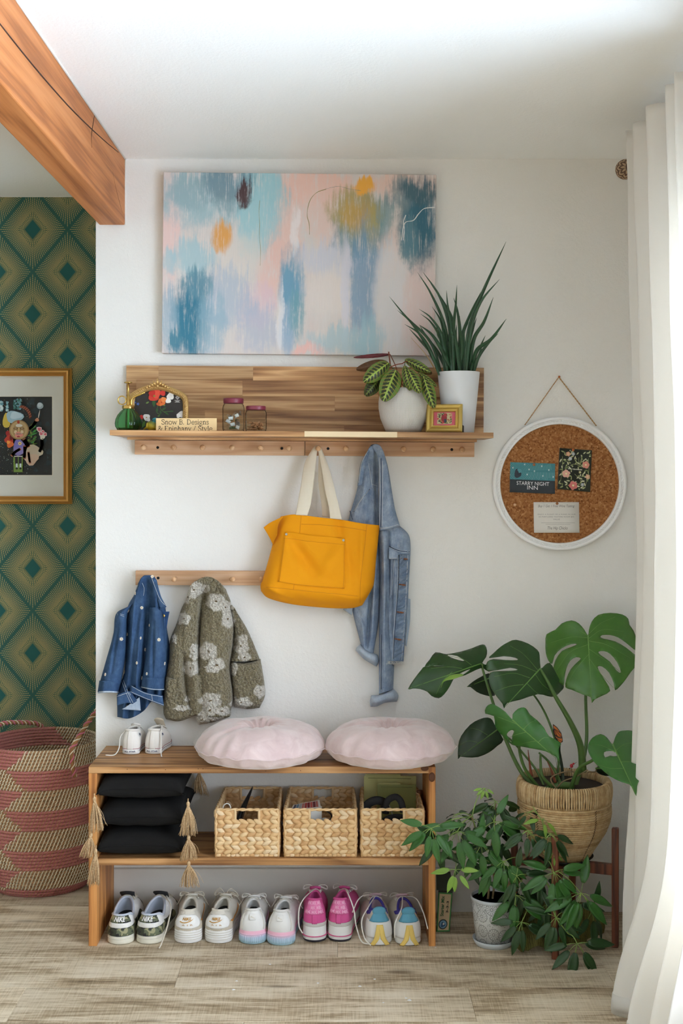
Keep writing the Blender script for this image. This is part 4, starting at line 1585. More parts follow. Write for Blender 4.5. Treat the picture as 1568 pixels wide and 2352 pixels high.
def twine(mb, a, b, r, n=60, sag=0):
 for ph in (0, PI):
  pts = []
  for i in range(n):
   t = i / (n - 1)
   p = a.lerp(b, t) + Vector((0, 0, -sag * math.sin(PI * t)))
   an = ph + t * n * .9
   pts.append(p + Vector((math.cos(an) * r * .55, math.sin(an) * r * .55, math.cos(an) * r * .3)))
  mb.tube(pts, r * .75, 5)

twine(mb, nail, P(1205, 976, -.008), .0017, 70)
twine(mb, nail, P(1369, 978, -.008), .0017, 70)
mb.build('twine', M['jute'], cb)
mb = MB()
mb.lathe([(.0018, 0), (.0018, .006), (.0040, .0068), (.0036, .0085), (.0001, .009)], 12, P(1283, 866, -.001), M=RX)
M['copper'] = plain('copper', (190, 112, 70), .3, 1)
mb.build('nail', M['copper'], cb)

def card(name, label, cat, corners, y, paint, curl=.006):
 cr = [P(1100 + a * .24235, 840 + b * .24235, y) for a, b in corners]
 t = thing(name, label, cat, (cr[0] + cr[2]) / 2)

 def fn(u, v, d=0):
  p = cr[0].lerp(cr[1], u).lerp(cr[3].lerp(cr[2], u), v)
  return p + Vector((0, -.0006 - curl * (v - .1) ** 2 - d, 0))
 mb = MB()
 mb.sheet(lambda u, v: fn(u, 1 - v), 4, 8, .0005)
 mb.build('card', M['card_stock'], t)
 mb = MB()
 lay = [0]

 def f2(u, v):
  return fn(u, v, .0003 + lay[0] * .00002)

 def ly(fu, *a, **kw):
  lay[0] += 1
  fu(mb, f2, *a, **kw)
 paint(mb, f2, ly, lay)
 mb.build('card_print', M['card_print'], t, smooth=False, fix=False, merge=False)
 return fn

M['card_stock'] = plain('card stock', (226, 222, 214), .7)
A = srgb

def gridfill(mb, f, u0, u1, v0, v1, n, col):
 for i in range(n):
  a, b = lerp(v0, v1, i / n), lerp(v0, v1, (i + 1) / n)
  mb.face([f(u0, a), f(u1, a), f(u1, b), f(u0, b)], col)

def paint_inn(mb, f, ly, lay):
 gridfill(mb, f, 0, 1, 0, .57, 6, A(74, 138, 146))
 gridfill(mb, f, 0, 1, .57, 1, 5, A(52, 58, 64))
 q = random.Random(2)
 for ring in range(24):
  rr = .07 + ring * .034
  pts = []
  lay[0] += 1
  for i in range(64):
   a = 2 * PI * i / 64
   u, v = .2 + rr * math.cos(a), .3 + rr * 1.35 * math.sin(a)
   if 0 < u < .99 and .01 < v < .56:
    pts.append((u, v))
   else:
    if len(pts) > 2:
     strokeline(mb, f, pts, .010, A(110, 172, 176) if ring % 2 else A(130, 176, 184))
    pts = []
  if len(pts) > 2:
   strokeline(mb, f, pts, .010, A(110, 172, 176))
 ly(blob, .17, .37, .075, 16, .12, 1, A(58, 66, 76), sz=2.0)
 ly(blob, .20, .28, .05, 14, .12, 1, A(96, 160, 170), sz=1.6)
 for u, v in ((.32, .06), (.42, .22), (.54, .27), (.7, .1), (.86, .22), (.96, .44), (.38, .39), (.73, .42), (.06, .18)):
  for an in (0, PI / 3, 2 * PI / 3):
   lay[0] += 1
   strokeline(mb, f, [(u - .018 * math.cos(an), v - .03 * math.sin(an)), (u + .018 * math.cos(an), v + .03 * math.sin(an))], .007, A(226, 236, 236))
 lay[0] += 4
 letters(mb, 'STARRY NIGHT', lambda u, v: f(.15 + u * .72, .745 - v * .125), A(236, 236, 236))
 letters(mb, 'INN', lambda u, v: f(.385 + u * .235, .885 - v * .125), A(236, 236, 236))

def paint_floral(mb, f, ly, lay):
 gridfill(mb, f, 0, 1, 0, 1, 8, A(40, 46, 38))
 q = random.Random(8)
 G_ = [A(160, 166, 116), A(190, 192, 150), A(126, 138, 90), A(214, 212, 180)]
 for i in range(120):
  u, v = q.uniform(.06, .94), q.uniform(.05, .95)
  if abs(v - .49) < .05 and .25 < u < .72:
   continue
  a = q.uniform(0, 2 * PI)
  L = q.uniform(.08, .14)
  ly(leafshape, u, v, min(.98, max(.02, u + L * math.cos(a))), min(.98, max(.02, v + L * .8 * math.sin(a))), .018, G_[i % 4])
 for st in ([(.1, .2), (.12, .5), (.08, .8)], [(.9, .2), (.93, .5), (.85, .85)], [(.3, .9), (.5, .8), (.8, .9)], [(.35, .4), (.5, .36), (.7, .42)], [(.6, .2), (.62, .32), (.7, .38)], [(.5, .6), (.62, .68), (.7, .7)]):
  ly(strokeline, st, .012, G_[0])
 for u, v, r, c in ((.27, .13, .07, (222, 170, 138)), (.43, .12, .05, (176, 186, 196)), (.34, .24, .055, (186, 196, 206)), (.83, .36, .11, (222, 150, 132)), (.24, .61, .12, (230, 178, 160)), (.9, .64, .07, (226, 180, 150)), (.47, .88, .13, (216, 126, 120)), (.75, .84, .05, (170, 176, 190)), (.66, .55, .04, (200, 196, 150))):
  for j in range(5):
   a = j * 1.2566 + u * 9
   ly(blob, u + r * .55 * math.cos(a), v + r * .45 * math.sin(a), r * .5, 10, .08, j, A(*c), sz=.8)
  ly(blob, u, v, r * .25, 8, 0, 0, A(240, 230, 180), sz=.8)
 lay[0] += 3
 letters(mb, 'WITH GRATITUDE', lambda u, v: f(.28 + u * .44, .50 - v * .028), A(236, 234, 214), bold=.03)

def paint_note(mb, f, ly, lay):
 gr = A(120, 116, 114)
 letters(mb, 'Buy 1 Get 1 Free Wine Tasting', lambda u, v: f(.10 + u * .80, .19 - v * .105), gr, shear=.3)
 letters(mb, 'ENJOY A FLIGHT OF 6 WINES IN OUR', lambda u, v: f(.09 + u * .83, .425 - v * .042), gr, spacing=1.25)
 letters(mb, 'SE PORTLAND TASTING ROOM $45', lambda u, v: f(.11 + u * .78, .505 - v * .042), gr, spacing=1.25)
 letters(mb, 'VALUE', lambda u, v: f(.43 + u * .14, .585 - v * .042), gr, spacing=1.25)
 for v, w in ((.675, .37), (.725, .27)):
  ly(strokeline, [(.53 - w, v), (.53 + w, v)], .006, gr)
 letters(mb, 'The Hip Chicks', lambda u, v: f(.30 + u * .44, .925 - v * .13), gr, shear=.3)

cards = [card('inn_postcard', 'teal and black postcard for an inn pinned to the cork board', 'postcard', [(295, 915), (720, 928), (715, 1215), (287, 1198)], -.013, paint_inn),
 card('floral_card', 'dark floral thank-you card pinned to the cork board', 'card', [(762, 780), (1068, 802), (1048, 1197), (738, 1168)], -.013, paint_floral),
 card('tasting_card', 'white wine tasting card pinned lowest on the cork board', 'card', [(515, 1293), (945, 1293), (948, 1582), (518, 1582)], -.013, paint_note)]
for (zx, zy), lb in (((517, 938), 'brown wooden pin holding the inn postcard'), ((886, 798), 'copper-toned pin holding the floral card'), ((735, 1305), 'dark brown pin holding the wine tasting card'), ((335, 1318), 'tan push pin stuck alone in the cork board')):
 p = P(1100 + zx * .24235, 840 + zy * .24235, -.0135)
 t = thing('push_pin', lb, 'pin', p, 'pins in the cork board')
 mb = MB()
 mb.lathe([(.0028, 0), (.0022, .003), (.0026, .005), (.0046, .007), (.0042, .009), (.0001, .0096)], 14, p, M=RX)
 mb.build('pin_head', M['copper'] if 'copper' in lb else M['peg_wood'] if 'tan' in lb else M['pin_wood'], t)
 mb = MB()
 mb.tube([p, p + Vector((0, .006, 0))], .0006, 5)
 mb.build('pin_needle', M['steel'], t)

# ------------------------------------------------------------ hanging cloth: patches between four silhouette curves, with real depth
def curve(pts, n):
 q = spline([(a, b, 0) for a, b in pts], n) if len(pts) > 1 else [Vector((*pts[0], 0))] * n
 return q

class Cloth:
 """cf converts crop coordinates to photo pixels; depth(u, v, x, y) is how far the front stands off the back plane y0"""

 def __init__(s, cf, T, B, L, Rr, y0, depth, nu=40, nv=60):
  s.nu, s.nv, s.y0, s.depth = nu, nv, y0, depth
  n = 60
  s.T, s.B, s.L, s.R = [curve([cf(*p) for p in q], n) for q in (T, B, L, Rr)]
  s.cf = cf

 def at(s, arr, t):
  i = min(58, int(t * 59))
  return arr[i].lerp(arr[i + 1], t * 59 - i)

 def px(s, u, v):
  T, B, L, Rr = s.at(s.T, u), s.at(s.B, u), s.at(s.L, v), s.at(s.R, v)
  c = (1 - u) * (1 - v) * s.L[0] + u * (1 - v) * s.R[0] + (1 - u) * v * s.L[-1] + u * v * s.R[-1]
  p = (1 - v) * T + v * B + (1 - u) * L + u * Rr - c
  return p.x, p.y

 def pt(s, u, v, off=0):
  x, y = s.px(u, v)
  d = s.depth(u, v, x, y)
  return P(x, y, s.y0(v) - d - off if callable(s.y0) else s.y0 - d - off)

 def backpt(s, u, v, k=.0):
  x, y = s.px(u, v)
  return P(x, y, s.y0(v) if callable(s.y0) else s.y0)

 def build(s, name, mat, parent, thick=None, col=None, displace=None):
  mb = MB()
  nu, nv = s.nu, s.nv
  fr = [[s.pt(i / (nu - 1), j / (nv - 1)) for i in range(nu)] for j in range(nv)]
  if displace:
   fr = [[fr[j][i] + displace(fr[j][i], i / (nu - 1), j / (nv - 1)) for i in range(nu)] for j in range(nv)]
  bk = [[(s.backpt(i / (nu - 1), j / (nv - 1)) if thick is None else fr[j][i] + Vector((0, thick, 0))) for i in range(nu)] for j in range(nv)]
  mb.v = [p for r in fr for p in r] + [p for r in bk for p in r]
  o = nu * nv
  for j in range(nv - 1):
   for i in range(nu - 1):
    q = (j * nu + i, j * nu + i + 1, (j + 1) * nu + i + 1, (j + 1) * nu + i)
    mb.f += [q, tuple(a + o for a in q[::-1])]
    cc_ = col(*s.px((i + .5) / (nu - 1), (j + .5) / (nv - 1))) if col else None
    mb.c += [cc_, cc_]
  rim = [i for i in range(nu)] + [j * nu + nu - 1 for j in range(1, nv)] + [(nv - 1) * nu + i for i in range(nu - 2, -1, -1)] + [j * nu for j in range(nv - 2, 0, -1)]
  cc_ = col(*s.px(0, .5)) if col else None
  for a, b in zip(rim, rim[1:] + rim[:1]):
   mb.f.append((b, a, a + o, b + o))
   mb.c.append(cc_)
  ob = mb.build(name, mat, parent)
  s.mb = mb
  return ob

def edge(u, v, pu=.22, pv=.0):
 """rounds the sides of a hanging roll of cloth"""
 a = min(u, 1 - u) / pu if pu else 1
 a = math.sqrt(max(0, 1 - (1 - min(1, a)) ** 2))
 b = 1
 if pv:
  b = min(v, 1 - v) / pv
  b = math.sqrt(max(0, 1 - (1 - min(1, b)) ** 2))
 return a * b

def folds(lst):
 """lst of (x0, y0, x1, y1, half-width px, height m): ridges (+) and valleys (-) along photo-pixel segments"""
 def f(x, y):
  s = 0
  for x0, y0, x1, y1, w, h in lst:
   dx, dy = x1 - x0, y1 - y0
   L2 = dx * dx + dy * dy
   t = ((x - x0) * dx + (y - y0) * dy) / L2
   tc = min(1, max(0, t))
   d2 = (x - x0 - dx * tc) ** 2 + (y - y0 - dy * tc) ** 2
   s += h * math.exp(-d2 / (w * w)) * (.25 + .75 * math.sin(PI * min(1, max(0, .1 + .8 * t))))
  return s
 return f

def cfold(cf, lst, sc):
 return folds([(*cf(a, b), *cf(c, d), w * sc, h * 1.7) for a, b, c, d, w, h in lst])

class Skin:
 """finds the front of a set of built meshes along a line of sight, to sew details on"""

 def __init__(s, objs):
  vs, fs = [], []
  for o in objs:
   b = len(vs)
   vs += [v.co.copy() for v in o.data.vertices]
   fs += [[b + i for i in p.vertices] for p in o.data.polygons]
  s.t = BVHTree.FromPolygons(vs, fs)
  s.o = Vector((0, -DW, ZC))

 def hit(s, px, py, off=.001):
  d = (P(px, py, 0) - s.o).normalized()
  h = s.t.ray_cast(s.o, d)
  if h[0] is None:
   p = P(px, py, -.03)
   return p, Vector((0, -1, 0))
  n = h[1] if h[1].dot(d) < 0 else -h[1]
  return h[0] + n * off, n

def sew(mb, skin, pts, r=.0008, off=.0006, n=None, flat=.6, col=None):
 """a thread line laid on the cloth through photo pixels"""
 L = sum(math.dist(a, b) for a, b in zip(pts, pts[1:]))
 n = n or max(4, int(L / 5))
 q = [skin.hit(p.x, p.y, off)[0] for p in spline([(*p, 0) for p in pts], n)]
 q2 = [q[0]]
 for a in q[1:]:
  if (a - q2[-1]).length < .03:
   q2.append(a)
  else:
   break
 if len(q2) > 1:
  mb.tube(q2, r, 5, flat=flat, up=(0, 1, 0), col=col)

# ------------------------------------------------------------ yellow canvas tote
weave('yellow_canvas', (226, 144, 8), (246, 168, 22), 1400, .8, .18, .0, .3)
weave('cream_webbing', (214, 202, 180), (236, 226, 206), 1200, .9, .3, .0, .3)
M['yellow_seam'] = plain('ochre stitching', (206, 128, 8), .9)
t5 = lambda x, y: (560 + x * .2806, 980 + y * .2806)
tote = thing('tote_bag', 'yellow canvas tote bag with cream straps hanging from a peg', 'bag', P(735, 1390, -.06))
crz = cfold(t5, [(370, 905, 575, 1195, 48, -.009), (470, 910, 680, 1150, 70, .006), (330, 1000, 450, 1220, 60, .004), (800, 960, 640, 1210, 50, .005), (590, 1200, 830, 1300, 45, -.004), (240, 800, 245, 1000, 40, -.010), (770, 760, 790, 900, 34, -.007),
 (840, 950, 880, 1300, 30, -.006), (930, 1200, 1010, 1420, 34, -.006), (960, 820, 955, 1300, 22, .005), (300, 1330, 520, 1430, 40, -.005), (200, 1320, 330, 1420, 26, .006), (520, 1340, 900, 1400, 26, .004), (140, 1330, 420, 1440, 16, -.004), (420, 1440, 900, 1480, 16, -.004)], .2806)

def tote_depth(u, v, x, y):
 base = lerp(.045, .085, sstep(0, .85, v)) * (1 - .35 * sstep(.86, 1, v))
 e = edge(u, v, .16) * (.35 + .65 * edge(.5, v, 0, .10) if v > .5 else 1)
 return max(.003, base * e + (crz(x, y) + .003 * nz(x * .03, y * .03)) * min(1, e * 1.3))

tb = Cloth(t5, [(300, 735), (415, 718), (600, 740), (800, 762), (960, 790), (1110, 808)], [(140, 1345), (180, 1392), (260, 1424), (400, 1455), (600, 1478), (780, 1488), (900, 1483), (968, 1462)],
 [(300, 735), (258, 860), (225, 1000), (172, 1190), (136, 1300), (140, 1345)], [(1110, 808), (1098, 930), (1082, 1080), (1062, 1290), (1035, 1350), (968, 1462)], -.055, tote_depth, 70, 80)
tbody = tb.build('bag_body', M['yellow_canvas'], tote)
gz = Cloth(t5, [(160, 825), (215, 785), (320, 735)], [(238, 968), (250, 930), (272, 890)], [(160, 825), (205, 900), (238, 968)], [(320, 735), (280, 800), (272, 890)], -.060, lambda u, v, x, y: .012 + .03 * u, 16, 16)
gz.build('gusset', M['yellow_canvas'], tote, thick=.003)

def pock(u, v, off=0):
 return tb.pt(lerp(lerp(.095, .146, v), lerp(.685, .742, v), u), lerp(lerp(.21, .195, u), lerp(.785, .755, u), v), off)

mb = MB()
mb.sheet(lambda u, v: pock(u, 1 - v, .0035), 40, 34, .0035)
pk = mb.build('patch_pocket', M['yellow_canvas'], tote)
mb = MB()
ed = [(0.02, v / 20) for v in range(21)] + [(u / 30, .985) for u in range(31)] + [(.98, 1 - v / 20) for v in range(21)]
mb.tube([pock(u, v, .0041) for u, v in ed], .0006, 5, flat=.5, up=(0, 1, 0))
mb.tube([pock(u / 30, .13, .0041) for u in range(31)], .0005, 5, flat=.5, up=(0, 1, 0))
mb.build('pocket_stitching', M['yellow_seam'], pk)
for u in (.035, .965):
 p = pock(u, .045, .0042)
 mb = MB()
 mb.lathe([(.0042, 0), (.0042, .0012), (.0028, .0022), (.0016, .0012), (.0001, .0012)], 14, p, M=RX)
 mb.build('rivet', M['steel'], pk)
sk = Skin([tbody])
mb = MB()
for pts in ([(470, 728), (462, 800), (455, 895)], [(414, 1265), (405, 1335)], [(470, 797), (640, 805), (820, 822), (1000, 852)], [(1005, 800), (990, 950), (965, 1150), (952, 1300), (950, 1440)], [(180, 1313), (330, 1325), (560, 1350), (760, 1370), (935, 1388)]):
 sew(mb, sk, [t5(*p) for p in pts], .0007)
mb.build('stitching', M['yellow_seam'], tote)
for T, B, L, Rr, y0, y1 in (([(562, 178), (580, 160), (604, 150)], [(422, 722), (518, 728)], [(562, 178), (500, 290), (462, 500), (422, 722)], [(604, 150), (588, 300), (566, 500), (545, 640), (518, 728)], -.050, -.102),
 ([(600, 150), (622, 158), (636, 182)], [(705, 752), (800, 758)], [(600, 150), (640, 380), (662, 520), (690, 640), (705, 752)], [(636, 182), (700, 350), (765, 600), (800, 758)], -.050, -.100),
 ([(588, 200), (600, 176), (612, 200)], [(600, 735), (700, 748)], [(588, 200), (584, 300), (560, 520), (530, 730)], [(612, 200), (640, 470), (680, 600), (702, 748)], -.046, -.060)):
 if y1 == -.060:
  T, B, L, Rr = [(612, 205), (628, 190), (648, 215)], [(640, 735), (702, 745)], [(612, 205), (636, 460), (680, 640), (698, 745)], [(648, 215), (690, 500), (708, 630), (712, 745)]
 s_ = Cloth(t5, T, B, L, Rr, 0, lambda u, v, x, y: -lerp(y0, y1, sstep(0, 1, v)) + .004 * math.sin(PI * u), 14, 50)
 s_.build('strap', M['cream_webbing'], tote, thick=.002)

# ------------------------------------------------------------ denim
def denim(name, a, b, cc3):
 g = G(name)
 c = g.coord()
 tw = g.wave(g.map(c, (1, 1, 1), rot=(0, R(55), 0)), 420, .6, 1, 2, 'X')
 slub = g.noise(g.map(c, (900, 900, 60)), 1, 2)
 n = g.noise(c, 22, 6, .72)
 col = g.ramp((n - .5) * .62 + .42 + slub * .3 + tw * .14, [(.40, srgb(*a)), (.62, srgb(*b)), (.88, srgb(*cc3))])
 M[name] = g.out(col, .9, bump=tw * .5 + slub, bs=.25, bd=.0006, spec=.15)

denim('washed_denim', (90, 108, 134), (132, 149, 172), (190, 201, 212))
denim('washed_denim_dark', (70, 88, 114), (108, 127, 152), (178, 190, 202))
denim('pale_denim', (136, 152, 172), (164, 178, 194), (202, 210, 220))
denim('blue_denim', (38, 58, 90), (54, 80, 114), (86, 112, 144))
denim('blue_denim_dark', (30, 48, 80), (44, 70, 110), (66, 96, 136))
M['denim_thread'] = plain('pale thread', (206, 210, 212), .9)
M['indigo_seam'] = plain('indigo seam', (54, 70, 96), .9)
M['copper_button'] = plain('copper button', (150, 96, 66), .4, .7)

jk = thing('denim_jacket', 'faded adult denim jacket hanging by its collar beside the yellow tote', 'jacket', P(880, 1620, -.03))
cl = lambda base, e=.25, fo=None, top=.0, pv=0: (lambda u, v, x, y: max(.003, (base * lerp(top, 1, sstep(0, .25, v)) if top else base) * edge(u, v, e, pv) + ((fo(x, y) if fo else 0) + .0022 * nz(x * .05, y * .018, base * 50)) * min(1, edge(u, v, e) * 1.5)))
f1 = cfold(t5, [(1075, 180, 1088, 800, 14, -.014), (1060, 200, 1040, 480, 12, .006), (1000, 400, 960, 700, 20, .008), (1040, 500, 1020, 800, 16, -.006), (930, 560, 880, 720, 12, -.006)], .2806)
jobs = []

def jpiece(name, T, B, L, Rr, y0, depth, mat='washed_denim', nu=30, nv=60, thick=None, parent=None):
 c_ = Cloth(t5, T, B, L, Rr, y0, depth, nu, nv)
 o = c_.build(name, M[mat], parent or jk, thick)
 jobs.append(o)
 return c_, o

jpiece('yoke', [(1012, 195), (1040, 158), (1085, 150)], [(848, 800), (960, 815), (1108, 830)], [(1012, 195), (955, 300), (932, 480), (905, 590), (872, 700), (848, 800)], [(1085, 150), (1102, 300), (1102, 600), (1108, 830)], lambda v: lerp(-.055, -.010, sstep(0, .3, v)), cl(.030, .25, f1))
f3 = cfold(t5, [(1150, 860, 1140, 1500, 26, .008), (1185, 860, 1190, 1500, 12, -.012), (1240, 1100, 1230, 1800, 16, .006), (1215, 1000, 1205, 1700, 10, -.006), (1300, 900, 1280, 1000, 16, .006), (1330, 1300, 1300, 1800, 8, -.003)] +
 [(1230 + 8 * i % 30, 1060 + 95 * i, 1330, 1090 + 95 * i - 40, 9, -.0035) for i in range(9)], .2806)
jpiece('body', [(1100, 830), (1190, 830), (1275, 812)], [(1172, 1925), (1230, 1935), (1305, 1925)], [(1100, 830), (1150, 1000), (1160, 1300), (1165, 1600), (1172, 1925)], [(1275, 812), (1345, 880), (1362, 960), (1360, 1100), (1346, 1350), (1340, 1500), (1322, 1700), (1305, 1925)], -.006, cl(.040, .2, f3), nu=50, nv=120)
f4 = cfold(t5, [(1118, 1000, 1112, 2100, 10, -.006), (1150, 900, 1150, 2100, 22, .008), (1180, 1000, 1165, 1700, 10, -.006)], .2806)
jpiece('sleeve', [(1095, 840), (1150, 850), (1195, 850)], [(1105, 2190), (1160, 2170), (1222, 2150)], [(1095, 840), (1112, 1200), (1106, 1600), (1104, 2000), (1105, 2190)], [(1195, 850), (1192, 1300), (1190, 1650), (1226, 1900), (1222, 2150)], -.012, cl(.046, .45, f4), nu=30, nv=100)
f5 = cfold(t5, [(1045, 1300, 1005, 1800, 14, -.016), (1075, 1000, 1050, 1750, 18, .008), (960, 1520, 985, 1760, 16, .006), (930, 1500, 1000, 1620, 12, -.006)], .2806)
jpiece('sleeve', [(900, 1000), (1000, 990), (1105, 840)], [(962, 1800), (1000, 1830), (1058, 1865)], [(900, 1000), (860, 1350), (890, 1520), (930, 1680), (962, 1800)], [(1105, 840), (1112, 1200), (1105, 1560), (1090, 1680), (1058, 1865)], -.010, cl(.038, .35, f5), nu=36, nv=80)
f6 = cfold(t5, [(1160, 400, 1200, 760, 30, .004)], .2806)
jpiece('collar', [(1040, 165), (1068, 142), (1110, 152), (1140, 196)], [(1108, 852), (1180, 838), (1276, 808)], [(1040, 165), (1085, 230), (1108, 400), (1104, 600), (1108, 852)], [(1140, 196), (1178, 330), (1216, 560), (1240, 690), (1276, 808)], lambda v: lerp(-.070, -.050, v), lambda u, v, x, y: .008 + .014 * edge(u, v, .3) + f6(x, y), nu=30, nv=70)
jpiece('collar', [(1000, 215), (1040, 150), (1066, 142)], [(928, 485), (950, 480), (972, 470)], [(1000, 215), (960, 300), (940, 400), (928, 485)], [(1066, 142), (1020, 240), (992, 340), (972, 470)], -.066, lambda u, v, x, y: .006 + .012 * edge(u, v, .4), 'washed_denim_dark', 16, 40)
jpiece('placket', [(1272, 1045), (1352, 1045)], [(1222, 1918), (1303, 1922)], [(1272, 1045), (1266, 1300), (1240, 1600), (1222, 1918)], [(1352, 1045), (1340, 1350), (1320, 1700), (1303, 1922)], -.044, lambda u, v, x, y: .006 + .004 * edge(u, v, .3) + .0035 * math.sin(x * .35 + y * .42 + 3 * nz(x * .06, y * .06)) * edge(u, v, .2) + .012 * math.sin(PI * min(1, v * 1.2)) * 0, 'washed_denim_dark', 18, 150)
jpiece('chest_pocket', [(1185, 985), (1262, 1028)], [(1184, 1084), (1256, 1086)], [(1185, 985), (1186, 1040), (1184, 1084)], [(1262, 1028), (1256, 1086)], -.050, lambda u, v, x, y: .006, 'washed_denim', 10, 10)
jpiece('cuff', [(955, 1778), (1010, 1830), (1095, 1868)], [(914, 1832), (985, 1905), (1085, 1965)], [(955, 1778), (925, 1805), (914, 1832)], [(1095, 1868), (1104, 1915), (1085, 1965)], -.012, cl(.052, .2, None, 0, .4), 'pale_denim', 24, 16)
jpiece('cuff', [(1042, 2200), (1120, 2190), (1215, 2138)], [(1036, 2292), (1085, 2290), (1150, 2262), (1252, 2250)], [(1042, 2200), (1030, 2250), (1036, 2292)], [(1215, 2138), (1255, 2180), (1264, 2210), (1252, 2250)], -.012, cl(.056, .2, None, 0, .4), 'pale_denim', 26, 16)
jpiece('torn_hem', [(820, 1470), (890, 1478)], [(812, 1500), (830, 1512), (885, 1545)], [(820, 1470), (812, 1500)], [(890, 1478), (885, 1545)], -.02, lambda u, v, x, y: .02, 'pale_denim', 12, 8)
jpiece('side_tab', [(1335, 1405), (1362, 1412)], [(1318, 1790), (1330, 1800)], [(1335, 1405), (1330, 1600), (1318, 1790)], [(1362, 1412), (1358, 1600), (1330, 1800)], -.006, lambda u, v, x, y: .012, 'pale_denim', 8, 20)
sk = Skin(jobs)
mb = MB()
for pts in ([(1112, 250), (1116, 500), (1112, 830)], [(1132, 280), (1135, 500), (1130, 815)], [(1118, 832), (1190, 822), (1262, 800)], [(1142, 200), (1180, 340), (1220, 570), (1270, 790)], [(1020, 300), (1040, 420), (1050, 500)], [(1040, 500), (980, 570), (905, 690)], [(1020, 520), (955, 600), (890, 710)], [(1185, 985), (1270, 1022), (1352, 1030)], [(1190, 975), (1270, 1008), (1352, 1016)],
 [(1262, 1050), (1256, 1300), (1232, 1600), (1216, 1900)], [(1340, 1050), (1328, 1350), (1306, 1700), (1290, 1910)], [(1215, 1090), (1205, 1250), (1198, 1400)], [(1232, 1090), (1220, 1250), (1210, 1380)], [(1120, 1700), (1120, 1900), (1118, 2150)], [(1012, 200), (965, 300), (940, 460)], [(1045, 470), (1100, 490)], [(1190, 1080), (1250, 1076)]):
 sew(mb, sk, [t5(*p) for p in pts], .0007, .0008)
mb.build('topstitching', M['denim_thread'], jk)
mb = MB()
for pts in ([(1122, 260), (1126, 500), (1121, 820)], [(1030, 510), (968, 585), (898, 700)], [(1187, 980), (1270, 1015), (1352, 1023)], [(868, 690), (890, 760)], [(1268, 1050), (1262, 1300), (1238, 1600), (1222, 1900)], [(1126, 1700), (1126, 1900), (1124, 2150)]):
 sew(mb, sk, [t5(*p) for p in pts], .0013, .0004)
mb.build('felled_seam', M['indigo_seam'], jk)
for x, y in ((1318, 1083), (1302, 1295), (1284, 1520), (1266, 1741)):
 p, n = sk.hit(*t5(x, y), 0)
 mb = MB()
 mb.ball(p + Vector((.001, -.003, 0)), (.0072, .0060, .0030), 14, 8, Matrix.Rotation(R(8), 4, 'Y'))
 mb.tube([p + Vector((-.013, -.001, .002)), p + Vector((.009, -.002, -.001))], .0020, 7)
 mb.build('button', M['copper_button'], jk)
mb = MB()
fr = random.Random(4)
for (x0, y0), (x1, y1), nn in (((812, 1500), (885, 1548), 26), ((1176, 1925), (1303, 1925), 40)):
 for i in range(nn):
  t = i / nn
  p, n = sk.hit(*t5(lerp(x0, x1, t), lerp(y0, y1, t) - 6), .001)
  mb.tube([p, p + Vector((fr.uniform(-.004, .004), -.002, -.006)), p + Vector((fr.uniform(-.008, .008), fr.uniform(-.004, .004), -fr.uniform(.006, .014)))], .0005, 4)
M['fray'] = plain('frayed white thread', (222, 222, 216), .9)
mb.build('frayed_edge', M['fray'], jk, kind='stuff')

# ------------------------------------------------------------ child's denim jacket with daisies
t6 = lambda x, y: (200 + x * .29337, 1280 + y * .29337)
kj = thing('child_denim_jacket', 'small dark blue denim jacket embroidered with daisies on the lower rail', 'jacket', P(310, 1640, -.03))
kobs = []

def kpiece(name, T, B, L, Rr, y0, depth, mat='blue_denim', nu=30, nv=50, thick=None):
 c_ = Cloth(t6, T, B, L, Rr, y0, depth, nu, nv)
 o = c_.build(name, M[mat], kj, thick)
 kobs.append(o)
 return o

fk = cfold(t6, [(470, 180, 440, 1000, 22, -.016), (420, 300, 370, 1000, 24, .010), (330, 480, 300, 1000, 18, -.012), (520, 200, 560, 700, 26, .010), (500, 220, 480, 420, 10, -.005), (430, 500, 400, 1050, 12, -.006), (380, 600, 350, 1050, 12, .005)], .29337)
fk1 = fk
fk = lambda x, y: fk1(x, y) + .013 * math.sin(2 * PI * (x + .10 * (y - 1330)) / 26 + 1.2) * sstep(1335, 1420, y)
kpiece('body', [(398, 205), (430, 155), (490, 140), (540, 170), (552, 215)], [(236, 1250), (330, 1262), (440, 1205), (520, 1120), (600, 1160)], [(398, 205), (372, 285), (318, 390), (305, 600), (290, 900), (240, 1060), (236, 1250)], [(552, 215), (580, 310), (612, 385), (625, 560), (645, 690), (640, 900), (600, 1160)],
 lambda v: lerp(-.060, -.006, sstep(0, .22, v)), cl(.052, .25, fk), nu=70, nv=100)
kpiece('waistband', [(338, 1000), (450, 1055), (590, 1085)], [(340, 1062), (455, 1110), (602, 1165)], [(338, 1000), (340, 1062)], [(590, 1085), (602, 1165)], -.068, lambda u, v, x, y: .010 + .006 * edge(u, v, .3), nu=24, nv=8)
kpiece('waistband', [(232, 1080), (330, 1050), (395, 1130)], [(234, 1160), (320, 1140), (360, 1150)], [(232, 1080), (234, 1160)], [(395, 1130), (360, 1150)], -.066, lambda u, v, x, y: .008 + .006 * edge(u, v, .3), nu=20, nv=8)
kpiece('lining', [(300, 1175), (410, 1095)], [(270, 1190), (420, 1200)], [(300, 1175), (270, 1190)], [(410, 1095), (420, 1200)], -.072, lambda u, v, x, y: .004, 'pale_denim', nu=12, nv=8)
kpiece('sleeve', [(322, 385), (350, 365), (372, 345)], [(100, 975), (185, 990), (268, 985)], [(322, 385), (228, 440), (205, 600), (150, 800), (100, 975)], [(372, 345), (322, 440), (310, 600), (300, 780), (268, 985)], -.014, cl(.050, .4, cfold(t6, [(245, 500, 190, 900, 14, -.006)], .29337)), nu=30, nv=70)
